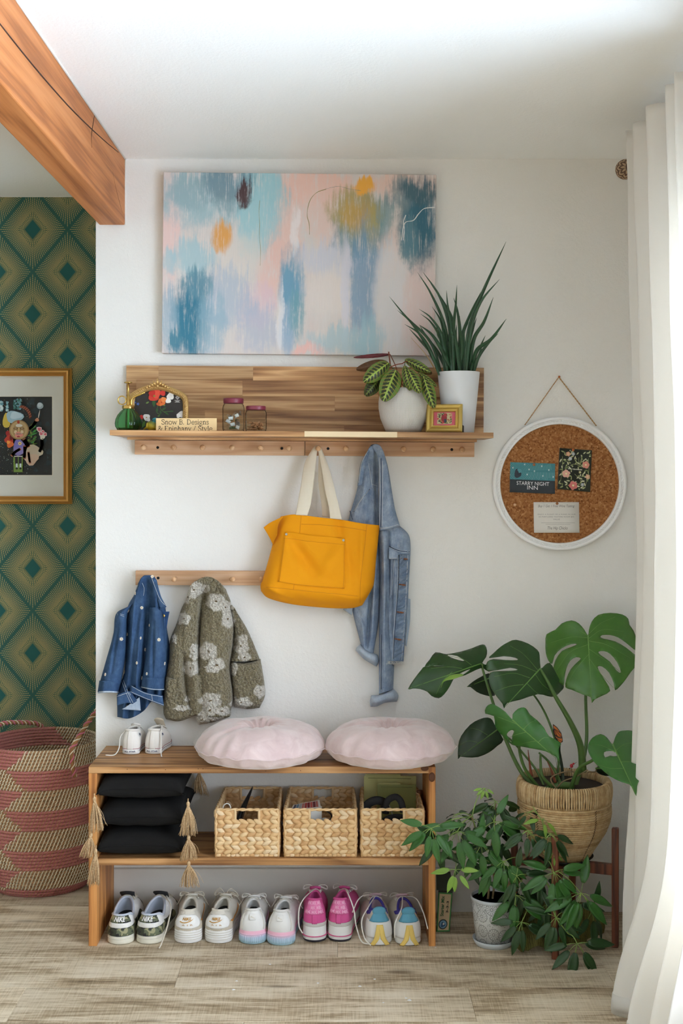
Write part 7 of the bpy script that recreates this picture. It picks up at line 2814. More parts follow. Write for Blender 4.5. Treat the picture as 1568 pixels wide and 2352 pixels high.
# child's canvas high-tops on the bench
for k, (px, py, yw, lb) in enumerate(((298, 1734, 4, 'small white canvas high-top whose lace trails over the bench\'s left end'), (349, 1733, 9, 'small white canvas high-top with its tan tongue standing up on the bench'))):
 loc = at_floor(px, py, zt)
 s = Shoe(lb, loc, yaw_to(yw), L=.142, W=.0285, z0=.019, zh=.076, zm=.072, zf=.074, t0=.06, t1=.52, wc=.72, upper='cream_canvas', sole='white_rubber', lining='cream_canvas', name='high_top_shoe', group='child\'s high-tops on the bench', heelw=.94, flare=1.03)
 for v, r_, m in ((.96, .0011, 'red_rubber'), (.60, .0009, 'navy_rubber')):
  mb = MB()
  n0 = 10 if m == 'navy_rubber' else 0
  mb.tube([s.sole(i / 112, v, 1.045) for i in range(n0, 113 - n0)], r_, 5, caps=False, flat=.6)
  mb.build('sole_stripe', M[m], s.solo)
 hp = MB()
 hp.sheet(lambda u, v: s.sole(lerp(-.075, .075, u), lerp(.22, .86, v), 1.05) + Vector((0, -.001, 0)), 10, 5, .001)
 hp = hp.build('heel_plate', M['white_rubber'], s.solo)
 mb = MB()
 letters(mb, 'ALL STAR', lambda u, v: s.sole(lerp(-.055, .055, u), lerp(.36, .66, v), 1.05) + Vector((0, -.0014, 0)), bold=.03)
 mb.build('lettering', M['navy_rubber'], hp, smooth=False, fix=False)
 s.patch('heel_strip', 'cream_canvas', -.028, .028, .02, .98, .0014, .0014, 6, 14)
 kc = .17
 pa = s.patch('ankle_patch', 'white_leather', kc - .05, kc + .05, .55, .87, .0008, .001, 18, 12, shape=lambda u, v: (.5 + (u - .5) * math.sqrt(max(.02, 1 - (2 * v - 1) ** 2)), v))
 st = [(.5 + (.46 if i % 2 == 0 else .19) * math.sin(2 * PI * i / 10), .5 + (.46 if i % 2 == 0 else .19) * math.cos(2 * PI * i / 10)) for i in range(10)]
 s.shape('star', st, 'navy_rubber', kc - .04, kc + .04, .59, .83, .0022, pa)
 s.tongue('tan_canvas' if k else 'cream_canvas', .026 if k else .008, .026, None, .6)
 zl = .003
 s.laces('lace_white', 0, [[(-.018, .04, .070), (-.032, .01, .055), (-.034, -.004, .020), (-.045, -.014, zl), (-.072, -.020, zl)]] if k == 0 else [[(.018, .04, .078), (.026, .012, .070), (.030, -.002, .030), (.036, -.020, zl + .002), (.042, -.034, zl)]], .0019, 4)
# ------------------------------------------------------------ plants
def leafmat(name, a, b, rough=.3, tl_=.0, sc=30):
 g = G(name)
 n = g.noise(g.coord(), sc, 3, .6)
 col = g.mix(n, srgb(*a), srgb(*b))
 M[name] = g.out(col, rough, bump=g.noise(g.coord(), 220, 2), bs=.08, bd=.001, spec=.5)

leafmat('monstera_bright', (54, 100, 36), (78, 128, 46))
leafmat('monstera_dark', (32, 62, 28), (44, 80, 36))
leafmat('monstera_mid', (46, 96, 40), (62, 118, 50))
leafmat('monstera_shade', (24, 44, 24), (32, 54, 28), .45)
leafmat('stem_green', (62, 96, 44), (92, 124, 58), .45)
leafmat('vein_green', (96, 140, 66), (118, 158, 78), .4)
leafmat('young_leaf', (120, 160, 60), (140, 176, 76), .45)
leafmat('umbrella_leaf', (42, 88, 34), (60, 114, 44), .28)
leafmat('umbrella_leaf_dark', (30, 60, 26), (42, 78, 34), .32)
leafmat('pale_stem', (128, 160, 78), (150, 178, 96), .5)
leafmat('woody_stem', (122, 100, 70), (156, 134, 98), .8)
leafmat('blade_green', (26, 58, 36), (46, 88, 54), .35, 0, 60)
M['soil'] = plain('potting soil', (44, 32, 24), .95, 0, .8, 150)
zl3 = lambda x, y: (920 + x * .3699, 1380 + y * .3699)
z4 = lambda x, y: (920 + x * .3699, 1760 + y * .3699)

def inside(p, poly):
 c = False
 j = len(poly) - 1
 for i in range(len(poly)):
  if (poly[i][1] > p[1]) != (poly[j][1] > p[1]) and p[0] < (poly[j][0] - poly[i][0]) * (p[1] - poly[i][1]) / (poly[j][1] - poly[i][1]) + poly[i][0]:
   c = not c
  j = i
 return c

def closed(pts, k=2):
 """gentle rounding of a traced outline"""
 n = len(pts)
 out = []
 for i in range(n):
  p0, p1, p2, p3 = pts[i - 1], pts[i], pts[(i + 1) % n], pts[(i + 2) % n]
  for j in range(k):
   t = j / k
   f = lambda a: .5 * (2 * p1[a] + (p2[a] - p0[a]) * t + (2 * p0[a] - 5 * p1[a] + 4 * p2[a] - p3[a]) * t * t + (3 * p1[a] - p0[a] - 3 * p2[a] + p3[a]) * t ** 3)
   out.append((f(0), f(1)))
 return out

def split_leaf(name, parent, cf, outline, holes, base, tip, ybase, ytip, bend, mat, vein='vein_green', veins=(), twist=0.0):
 """a monstera blade: outline and holes triangulated and bent: bend lifts the midrib towards the viewer, twist tilts it sideways"""
 ol = [cf(*p) for p in closed(outline)]
 hs = [[cf(*p) for p in closed(h)] for h in holes]
 bx, by = cf(*base)
 tx, ty = cf(*tip)
 dx, dy = tx - bx, ty - by
 L = math.hypot(dx, dy)
 dx, dy = dx / L, dy / L
 W = max(abs(-(x - bx) * dy + (y - by) * dx) for x, y in ol)
 pts = list(ol)
 edges = [(i, (i + 1) % len(ol)) for i in range(len(ol))]
 for h in hs:
  b = len(pts)
  pts += h
  edges += [(b + i, b + (i + 1) % len(h)) for i in range(len(h))]
 xs, ys = [p[0] for p in ol], [p[1] for p in ol]
 st = 6.5
 y = min(ys) + st / 2
 r_ = 0
 while y < max(ys):
  x = min(xs) + st / 2 * (1 + r_ % 2)
  while x < max(xs):
   if inside((x, y), ol) and not any(inside((x, y), h) for h in hs):
    pts.append((x, y))
   x += st
  y += st
  r_ += 1
 res = delaunay_2d_cdt([Vector(p) for p in pts], edges, [], 0, 1e-4)

 def depth(x, y):
  s_ = ((x - bx) * dx + (y - by) * dy) / L
  w_ = (-(x - bx) * dy + (y - by) * dx) / W
  d = lerp(ybase, ytip, s_)
  d += bend * w_ * w_ + twist * w_ - bend * .5 * math.sin(PI * min(1, max(0, s_))) * .6
  d += .006 * math.sin(s_ * 13 + abs(w_) * 5) * abs(w_) + .0012 * math.exp(-(w_ / .04) ** 2)
  return d
 mb = MB()
 mb.v = [P(v.x, v.y, depth(v.x, v.y)) for v in res[0]]
 for f in res[2]:
  c = (sum(res[0][i].x for i in f) / 3, sum(res[0][i].y for i in f) / 3)
  if inside(c, ol) and not any(inside(c, h) for h in hs):
   mb.f.append(tuple(f))
   mb.c.append(None)
 o = mb.build(name, M[mat], parent, merge=False)
 sol = o.modifiers.new('thickness', 'SOLIDIFY')
 sol.thickness = .0009
 sol.offset = 0
 mb = MB()
 n = 22
 mb.tube([P(lerp(bx, tx, i / n), lerp(by, ty, i / n), depth(lerp(bx, tx, i / n), lerp(by, ty, i / n)) - .0008) for i in range(n + 1)], lambda t: .0024 * (1 - .8 * t), 6)
 for v in veins:
  q = spline([(*cf(*p), 0) for p in v], 16)
  mb.tube([P(p.x, p.y, depth(p.x, p.y) - .0004) for p in q], lambda t: .0009 * (1 - .6 * t), 5)
 mb.build('midrib', M[vein], o)
 return P(bx, by, depth(bx, by))

pcx, pcy = .6867, -.25
mon = thing('potted_monstera', 'tall split-leaf monstera in a wicker planter by the curtain', 'potted plant', (pcx, pcy, .262))

def petiole(pts, r0, r1, mat='stem_green'):
 mb = MB()
 mb.tube(spline(pts, 30), lambda t: lerp(r0, r1, t), 9)
 return mb.build('petiole', M[mat], mon)

q3 = lambda x, y, d: P(*zl3(x, y), d)
split_leaf('leaf', mon, zl3,
 [(1162, 215), (1168, 180), (1185, 130), (1225, 88), (1300, 75), (1375, 85), (1412, 112), (1420, 150), (1445, 185), (1462, 240), (1468, 305), (1446, 300), (1400, 262), (1350, 228), (1300, 212), (1250, 213), (1240, 226), (1262, 236), (1330, 252), (1395, 288), (1446, 330), (1470, 350), (1462, 400), (1430, 440), (1395, 490), (1362, 530), (1330, 556), (1322, 510), (1292, 445), (1250, 408), (1222, 410), (1240, 450), (1275, 505), (1300, 560), (1250, 590), (1205, 612), (1186, 635), (1178, 598), (1130, 582), (1060, 552), (1022, 537), (1028, 485), (1055, 425), (1095, 382), (1118, 358), (1088, 350), (1052, 372), (1028, 420), (1016, 480), (1012, 526), (985, 505), (955, 460), (946, 425), (960, 370), (1000, 312), (1060, 286), (1095, 270), (1060, 268), (1000, 294), (955, 340), (940, 392), (915, 370), (900, 320), (898, 262), (905, 208), (960, 180), (1000, 140), (1060, 122), (1105, 140), (1140, 180)],
 [[(1228, 316), (1262, 312), (1300, 330), (1342, 380), (1368, 446), (1338, 432), (1298, 378), (1240, 336)]],
 (1162, 215), (1186, 632), -.13, -.27, .05, 'monstera_bright', veins=[[(1165, 235), (1250, 180), (1380, 190)], [(1168, 250), (1270, 270), (1430, 360)], [(1170, 300), (1270, 370), (1400, 470)], [(1172, 360), (1230, 440), (1320, 540)], [(1160, 230), (1060, 225), (930, 260)], [(1165, 270), (1050, 320), (970, 430)], [(1168, 330), (1090, 420), (1030, 520)], [(1160, 215), (1100, 180), (1040, 150)], [(1168, 205), (1240, 140), (1330, 100)]], twist=.02)
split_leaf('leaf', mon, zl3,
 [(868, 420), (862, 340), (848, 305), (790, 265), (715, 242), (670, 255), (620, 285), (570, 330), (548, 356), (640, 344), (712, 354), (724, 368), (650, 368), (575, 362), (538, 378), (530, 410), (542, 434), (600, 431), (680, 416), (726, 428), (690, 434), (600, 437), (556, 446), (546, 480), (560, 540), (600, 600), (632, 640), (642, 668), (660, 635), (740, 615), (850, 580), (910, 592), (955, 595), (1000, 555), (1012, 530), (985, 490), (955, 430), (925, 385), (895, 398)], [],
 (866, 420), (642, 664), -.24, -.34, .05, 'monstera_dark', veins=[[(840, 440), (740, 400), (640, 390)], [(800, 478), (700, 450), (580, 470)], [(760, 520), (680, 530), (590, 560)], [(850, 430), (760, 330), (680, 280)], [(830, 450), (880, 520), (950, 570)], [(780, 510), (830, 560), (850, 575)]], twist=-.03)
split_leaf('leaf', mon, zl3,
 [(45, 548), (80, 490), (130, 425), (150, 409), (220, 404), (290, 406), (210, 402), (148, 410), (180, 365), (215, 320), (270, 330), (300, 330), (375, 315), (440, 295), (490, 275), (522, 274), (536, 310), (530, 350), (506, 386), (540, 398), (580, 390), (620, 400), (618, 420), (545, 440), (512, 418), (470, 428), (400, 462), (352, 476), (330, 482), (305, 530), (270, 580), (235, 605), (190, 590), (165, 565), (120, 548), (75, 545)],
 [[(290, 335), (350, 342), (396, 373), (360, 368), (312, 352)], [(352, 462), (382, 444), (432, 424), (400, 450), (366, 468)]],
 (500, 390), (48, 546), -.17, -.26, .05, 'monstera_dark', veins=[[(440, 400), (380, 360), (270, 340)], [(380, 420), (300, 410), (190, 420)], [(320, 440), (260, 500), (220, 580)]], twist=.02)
mb = MB()
mb.sheet(lambda u, v: q3(*(lambda p: (p.x + 10 * (u - .5), p.y + 26 * (u - .5) * math.sin(PI * min(1, v + .1))))(Vector(interp([(0, 385, 458, 0), (.4, 320, 474, 0), (.75, 265, 495, 0), (1, 246, 540, 0)], v))), -.225 - .015 * u), 6, 20, .0008)
mb.build('curled_leaf_edge', M['young_leaf'], mon)
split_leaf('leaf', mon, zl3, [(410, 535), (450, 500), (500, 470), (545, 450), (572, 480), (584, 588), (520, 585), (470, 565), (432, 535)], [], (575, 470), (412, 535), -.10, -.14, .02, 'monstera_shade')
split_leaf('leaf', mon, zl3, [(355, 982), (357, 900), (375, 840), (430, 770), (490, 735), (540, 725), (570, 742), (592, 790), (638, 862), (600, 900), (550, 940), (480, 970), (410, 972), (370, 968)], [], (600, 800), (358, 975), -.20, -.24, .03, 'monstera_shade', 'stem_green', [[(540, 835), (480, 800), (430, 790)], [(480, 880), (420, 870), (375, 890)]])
split_leaf('leaf', mon, zl3, [(692, 737), (694, 705), (728, 670), (765, 662), (786, 680), (802, 706), (850, 745), (890, 790), (920, 840), (992, 880), (986, 905), (980, 930), (986, 1002), (965, 970), (900, 935), (820, 918), (750, 905), (692, 894), (655, 862), (612, 818), (585, 772), (578, 715), (525, 700), (530, 660), (560, 640), (600, 655), (650, 690)], [[(658, 828), (676, 808), (692, 802), (703, 812), (692, 838), (688, 880), (668, 856)]],
 (694, 740), (984, 996), -.38, -.44, .04, 'monstera_mid', veins=[[(730, 770), (680, 750), (600, 720)], [(780, 815), (720, 830), (670, 850)], [(840, 870), (780, 880), (730, 895)], [(760, 800), (800, 760), (830, 745)], [(850, 880), (890, 850), (920, 850)]], twist=.02)
split_leaf('leaf', mon, zl3, [(1316, 892), (1330, 850), (1350, 815), (1385, 806), (1442, 808), (1468, 840), (1472, 900), (1450, 966), (1440, 970), (1500, 1005), (1500, 1060), (1478, 1120), (1468, 1150), (1462, 1212), (1440, 1170), (1420, 1140), (1370, 1125), (1300, 1090), (1240, 1040), (1200, 1000), (1165, 940), (1163, 895), (1190, 850), (1240, 828), (1280, 850), (1305, 882)], [[(1262, 940), (1296, 932), (1335, 938), (1350, 960), (1320, 966), (1300, 962), (1268, 972)]],
 (1316, 892), (1462, 1208), -.50, -.72, .02, 'monstera_mid', veins=[[(1335, 930), (1390, 890), (1440, 880)], [(1370, 1000), (1430, 1000), (1480, 1020)], [(1330, 940), (1250, 900), (1190, 890)], [(1380, 1040), (1300, 1040), (1230, 1020)]], twist=-.035)
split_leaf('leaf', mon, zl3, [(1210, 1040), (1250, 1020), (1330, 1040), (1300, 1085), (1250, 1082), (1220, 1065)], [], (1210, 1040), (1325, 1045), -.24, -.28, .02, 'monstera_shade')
sp = lambda x, y, d: q3(x, y, d)
petiole([(.72, -.24, .45), sp(1150, 900, -.21), sp(1148, 600, -.14), sp(1155, 330, -.12), sp(1162, 215, -.128)], .0062, .0040)
petiole([sp(1130, 1060, -.23), sp(1115, 900, -.24), sp(1050, 750, -.25), sp(960, 595, -.26), sp(900, 480, -.25), sp(866, 425, -.238)], .0125, .0040)
petiole([(.62, -.27, .45), sp(760, 1080, -.24), sp(660, 880, -.22), sp(575, 640, -.20), sp(510, 430, -.17), sp(502, 392, -.168)], .0070, .0036)
petiole([(.66, -.22, .45), sp(980, 1000, -.20), sp(935, 790, -.17), sp(830, 590, -.12), sp(700, 480, -.09), sp(575, 470, -.10)], .0042, .0026, 'stem_green')
petiole([(.62, -.26, .45), sp(770, 1040, -.29), sp(735, 915, -.31), sp(745, 850, -.34), sp(700, 745, -.378)], .0058, .0034)
petiole([(.63, -.24, .46), sp(840, 1050, -.22), sp(770, 960, -.20), sp(690, 870, -.19), sp(602, 802, -.198)], .0040, .0028, 'stem_green')
petiole([(.69, -.30, .45), sp(1100, 1050, -.33), sp(1190, 990, -.40), sp(1260, 930, -.47), sp(1316, 894, -.498)], .0062, .0034, 'stem_green')
petiole([(.66, -.30, .46), sp(880, 1090, -.31), sp(868, 1000, -.30), sp(868, 950, -.31)], .0068, .0030)
petiole([(.69, -.22, .46), sp(1000, 1030, -.20), sp(985, 940, -.20), sp(985, 900, -.22)], .0058, .0034, 'monstera_shade')
petiole([(.68, -.27, .46), sp(960, 1060, -.27), sp(910, 990, -.25), sp(860, 945, -.28)], .0052, .0030, 'stem_green')
for pts in ([(.67, -.33, .455), sp(930, 1110, -.31), sp(960, 1080, -.30), sp(1040, 1060, -.30), sp(1100, 1070, -.28)], [sp(970, 1160, -.33), sp(1010, 1120, -.32), sp(1080, 1095, -.31), sp(1160, 1050, -.30)], [sp(1150, 1100, -.26), sp(1160, 1065, -.25), sp(1210, 1060, -.24), sp(1215, 1035, -.24)]):
 mb = MB()
 mb.tube(spline(pts, 20), .0022, 6)
 mb.build('aerial_root', M['woody_stem'], mon)
M['sheath'] = plain('dry red sheath', (128, 62, 36), .7)
for pts in ([sp(812, 1090, -.27), sp(800, 1010, -.25), sp(790, 925, -.25)], [sp(960, 1130, -.29), sp(930, 1040, -.27), sp(908, 995, -.27)]):
 mb = MB()
 mb.tube(spline(pts, 12), lambda t: .0050 * (1 - .8 * t), 8)
 mb.build('dry_sheath', M['sheath'], mon)
mb = MB()
mb.tube(spline([(.62, -.28, .46), (.66, -.28, .478), (.71, -.28, .475)], 10), .012, 9)
mb.build('stem_base', M['stem_green'], mon)
# the wicker planter: stacked coils, then a rim bound with upright strips
g = G('sea grass coil')
r = g.rand()
n = g.noise(g.coord(), 60, 4, .65)
f = g.noise(g.map(g.coord(), (1, 1, 4)), 340, 2)
col = g.ramp(n * .6 + f * .3 + r * .25, [(.3, srgb(134, 100, 62)), (.5, srgb(186, 154, 108)), (.72, srgb(212, 186, 142)), (.9, srgb(222, 200, 160))])
M['seagrass'] = g.out(col, .7, bump=f + n, bs=.4, bd=.001)
prof = [(.250, .060), (.262, .074), (.294, .094), (.343, .1235), (.387, .1375), (.431, .1365), (.485, .132)]
zc = .254
k = 0
while zc < .433:
 rr = interp(prof, zc)[0]
 mb = MB()
 mb.grid(lambda u, v: (pcx + (rr + .0038 * math.cos(2 * PI * v) + .0009 * math.sin(31 * u * 6.28 + k)) * math.cos(2 * PI * u), pcy + (rr + .0038 * math.cos(2 * PI * v)) * math.sin(2 * PI * u), zc + .0038 * math.sin(2 * PI * v) + .0012 * nz(math.cos(2 * PI * u) * 3, math.sin(2 * PI * u) * 3, k)), 80, 6, cu=True, cv=True)
 mb.build('coil', M['seagrass'], mon)
 zc += .0066
 k += 1
rs = random.Random(6)
for i in range(118):
 a = 2 * PI * i / 118
 e = Vector((math.cos(a), math.sin(a), 0))
 tn = Vector((-e.y, e.x, 0))
 mb = MB()
 o_ = Vector((pcx, pcy, 0))
 pts = [o_ + e * r_ + tn * rs.uniform(-.0008, .0008) + Vector((0, 0, z_)) for r_, z_ in ((.139, .432), (.1415, .450), (.1415, .470), (.138, .487), (.131, .4915), (.125, .485), (.124, .465))]
 mb.tube(spline(pts, 12), lambda t: .0035 * (.8 + .2 * math.sin(PI * t)), 6)
 mb.build('rim_strip', M['seagrass'], mon)
mb = MB()
mb.lathe([(.058, .250), (.09, .292), (.120, .343), (.1335, .387), (.1325, .431), (.124, .47)], 48, (pcx, pcy, 0))
mb.lathe([(.124, .452), (.06, .458), (.0001, .456)], 48, (pcx, pcy, 0))
M['dark_liner'] = plain('dark planter lining', (52, 40, 30), .9)
mb.build('liner', M['dark_liner'], mon, fix=False)
mb = MB()
mb.grid(lambda u, v: (pcx + .1225 * v * math.cos(2 * PI * u), pcy + .1225 * v * math.sin(2 * PI * u), .460 + .006 * nz(9 * v * math.cos(2 * PI * u), 9 * v * math.sin(2 * PI * u))), 40, 12, cu=True)
mb.build('soil', M['soil'], mon)
mb = MB()
for aa in (-1.05, -2.35):
 for j in range(24):
  z_ = .262 + j * .0070
  rr = interp(prof, z_)[0] + .0042
  e0, e1 = aa - .02, aa + .025
  mb.tube([(pcx + rr * math.cos(e0), pcy + rr * math.sin(e0), z_ - .003), (pcx + rr * math.cos(e1), pcy + rr * math.sin(e1), z_ + .003)], .0009, 4)
mb.build('binding_cord', M['dark_liner'], mon, kind='stuff')
# stand
wood('red_wood', (70, 34, 20), (112, 58, 36), (134, 74, 48), .45, 1, 2, .05, .1)
stand = thing('plant_stand', 'dark red wooden four-legged stand carrying the monstera planter', 'plant stand', (pcx, pcy, 0))
angs = [R(a) for a in (-20, 70, 160, 250)]
for a in angs:
 mb = MB()
 MM = Matrix.Translation((pcx, pcy, 0)) @ Matrix.Rotation(a, 4, 'Z')
 mb.box((.143 + .0, -.010, 0), (.163, .010, .357), MM)
 mb.build('leg', M['red_wood'], stand, smooth=False, bevel=.003)
for a in angs[:2]:
 mb = MB()
 MM = Matrix.Translation((pcx, pcy, 0)) @ Matrix.Rotation(a, 4, 'Z')
 mb.box((-.145, -.009, .215 if a < 0 else .2155), (.145, .009, .2475 if a < 0 else .2470), MM)
 mb.build('cross_bar', M['red_wood'], stand, smooth=False, bevel=.002)
M['black_dish'] = plain('black plastic dish', (24, 24, 24), .5)
mb = MB()
mb.lathe([(.0001, .2482), (.072, .2482), (.088, .262), (.086, .262), (.070, .2505), (.0001, .2505)], 40, (pcx, pcy, 0))
tag(mb.build('drip_dish', M['black_dish']), 'black plastic drip dish between the wooden stand and wicker planter', 'dish')

# ornaments on wires in the planter
bf = thing('butterfly_ornament', 'orange monarch butterfly ornament on a wire among the monstera stems', 'ornament', sp(970, 830, -.35))
M['monarch'] = plain('orange wing', (196, 104, 40), .6)
bl = lambda x, y, d=0: q3(x, y, -.352 - d)
for nm, pts in (('upper_wing', [(946, 768), (968, 785), (995, 822), (1002, 850), (975, 848), (955, 830), (948, 800)]), ('lower_wing', [(955, 830), (978, 846), (1002, 852), (1004, 875), (990, 884), (968, 866)])):
 mb = MB()
 mb.prism([bl(*p) for p in pts], (0, .0008, 0))
 w = mb.build(nm, M['monarch'], bf, smooth=False)
 mb = MB()
 mb.tube([bl(*p, .0004) for p in pts + pts[:1]], .0011, 5)
 cx, cy = pts[0] if nm == 'upper_wing' else pts[0]
 for p in pts[2:-1]:
  mb.tube([bl(lerp(pts[-1][0], pts[0][0], .3), lerp(pts[-1][1], pts[0][1], .3), .0005), bl(*p, .0005)], .0007, 4)
 mb.build('wing_vein', M['black_plastic'], w)
mb = MB()
mb.tube(spline([bl(945, 800), bl(960, 850), bl(985, 885)], 10), lambda t: .0022 * (.5 + .5 * math.sin(PI * t)), 7)
mb.build('body', M['black_plastic'], bf)
mb = MB()
mb.tube([bl(955, 840, -.004), q3(965, 1000, -.32), (.665, -.30, .458)], .0006, 5)
mb.build('wire', M['black_plastic'], bf)
hb2 = thing('hummingbird_ornament', 'tiny red hummingbird ornament perched over the planter soil', 'ornament', sp(1063, 1025, -.30))
M['red_glaze'] = plain('red glaze', (178, 28, 40), .35)
mb = MB()
mb.ball(sp(1060, 1025, -.30), (.0052, .005, .0062), 12, 8)
mb.ball(sp(1072, 1012, -.30), .0032, 9, 6)
mb.build('body', M['red_glaze'], hb2)
mb = MB()
mb.tube([sp(1074, 1012, -.30), sp(1094, 1002, -.30)], lambda t: .0008 * (1.2 - t), 5)
mb.tube([sp(1052, 1036, -.30), sp(1046, 1046, -.30)], .0012, 5)
mb.tube([sp(1060, 1038, -.30), (.708, -.29, .458)], .0005, 4)
mb.build('beak_and_wire', M['black_plastic'], hb2)

# ------------------------------------------------------------ umbrella plant in the patterned pot
ucx, ucy = P(1133, 0, -.275).x, -.275
uz = .013
g = G('embossed floral pot')
x, y, z = g.xyz(g.coord())
an = g.m('ARCTAN2', y - ucy, x - ucx)
uv = g.comb(an * .064, z * 1.0, 0.0)
nd = g.n('ShaderNodeTexVoronoi', voronoi_dimensions='2D')
g.put(nd.inputs['Vector'], uv)
nd.inputs['Scale'].default_value = 25
nd.inputs['Randomness'].default_value = .55
rel = g.vadd(uv, X(g, nd.outputs['Position']), 'SUBTRACT')
rx_, rz_, _ = g.xyz(rel)
rr_ = g.m('SQRT', rx_ * rx_ + rz_ * rz_)
aa = g.m('ARCTAN2', rz_, rx_)
pet = g.m('ABSOLUTE', g.m('FRACT', aa * (12 / (2 * PI))) - .5)
ln = g.step(.14, .05, pet) * g.step(.0045, .0065, rr_) * g.step(.0170, .0150, rr_)
ring = g.step(.0012, .0004, g.m('ABSOLUTE', rr_ - .0040)) + g.step(.0012, .0004, g.m('ABSOLUTE', rr_ - .0165 - g.m('ABSOLUTE', g.m('SINE', aa * 6)) * .0015))
dots = g.voro(uv, 130, 'Distance')
ink = g.m('ADD', g.m('MAXIMUM', ln, ring), g.step(.26, .12, dots) * g.step(.017, .019, rr_) * .9, clamp=True)
M['floral_pot'] = g.out(g.mix(ink * .85, srgb(206, 206, 202), srgb(92, 92, 86)), .5, bump=1 - ink, bs=.5, bd=.001)
M['pale_glaze'] = plain('pale blue-white glaze', (202, 208, 212), .3)
up = thing('potted_umbrella_plant', 'trailing umbrella plant in a white floral-embossed pot and saucer', 'potted plant', (ucx, ucy, 0))
mb = MB()
mb.lathe([(.0535, uz), (.0675, uz + .122)], 64, (ucx, ucy, 0))
mb.build('pot', M['floral_pot'], up, fix=False)
mb = MB()
mb.lathe([(.0675, uz + .122), (.0690, uz + .124), (.0690, uz + .131), (.0672, uz + .133), (.0650, uz + .131), (.0635, uz + .10), (.0001, uz + .10)], 64, (ucx, ucy, 0))
mb.build('pot_rim', M['pale_glaze'], up, fix=False)
mb = MB()
mb.lathe([(.048, 0), (.056, .001), (.0635, .018), (.0620, .019), (.055, .005), (.0001, .0045)], 64, (ucx, ucy, 0))
mb.build('saucer', M['pale_glaze'], up)
mb = MB()
mb.grid(lambda u, v: (ucx + .063 * v * math.cos(2 * PI * u), ucy + .063 * v * math.sin(2 * PI * u), uz + .112 + .005 * nz(9 * v * math.cos(2 * PI * u), 9 * v * math.sin(2 * PI * u))), 30, 10, cu=True)
mb.build('soil', M['soil'], up)
q4 = lambda x, y, d: P(*z4(x, y), d)

def ustem(pts, r0, r1, mat):
 mb = MB()
 mb.tube(spline(pts, 30), lambda t: lerp(r0, r1, t), 8)
 return mb.build('stem', M[mat], up)

ustem([(ucx - .02, ucy, uz + .1), q4(545, 760, -.28), q4(505, 640, -.29), q4(490, 500, -.31), q4(450, 340, -.33), q4(430, 300, -.34)], .0040, .0022, 'woody_stem')
ustem([(ucx - .005, ucy, uz + .1), q4(580, 700, -.27), q4(560, 520, -.27), q4(580, 400, -.28), q4(590, 230, -.29)], .0036, .0018, 'woody_stem')
ustem([(ucx + .03, ucy - .01, uz + .1), q4(680, 720, -.29), q4(715, 640, -.30), q4(760, 570, -.32), q4(830, 540, -.33), q4(905, 570, -.36)], .0058, .0036, 'woody_stem')
ustem([(ucx + .02, ucy, uz + .1), q4(700, 760, -.28), q4(760, 690, -.30), q4(820, 660, -.32), q4(880, 670, -.34)], .0048, .0030, 'woody_stem')
ustem([q4(905, 570, -.36), q4(890, 470, -.37), q4(880, 350, -.38), q4(845, 290, -.38), q4(820, 250, -.385)], .0022, .0012, 'pale_stem')
ustem([q4(440, 320, -.335), q4(470, 210, -.33), q4(500, 160, -.33), q4(522, 135, -.33)], .0018, .0012, 'pale_stem')
ustem([q4(880, 670, -.34), q4(930, 780, -.38), q4(945, 880, -.40), q4(965, 940, -.42), q4(1040, 1040, -.44)], .0030, .0018, 'pale_stem')
leafs = {}

def leaflet_mesh(mat):
 """blade along +Y, length 1, gently folded at the midrib and drooping, with its pale midrib"""
 if mat in leafs:
  return leafs[mat]
 nu, nv = 5, 9
 mb = MB()

 def fn(u, v):
  s_ = 2 * u - 1
  w = .172 * math.sin(PI * min(1, .04 + v * .96) ** .82) ** .75 * (1 - .25 * v * v)
  return (s_ * w, .02 + v * .98, .035 * abs(s_) ** 1.3 - .16 * v * v - .012 * math.sin(9 * v) * abs(s_))
 mb.sheet(lambda u, v: fn(u, v), nu, nv, .008)
 me = mb.mesh('leaflet')
 me.materials.append(M[mat])
 leafs[mat] = me
 return me

ur = random.Random(31)

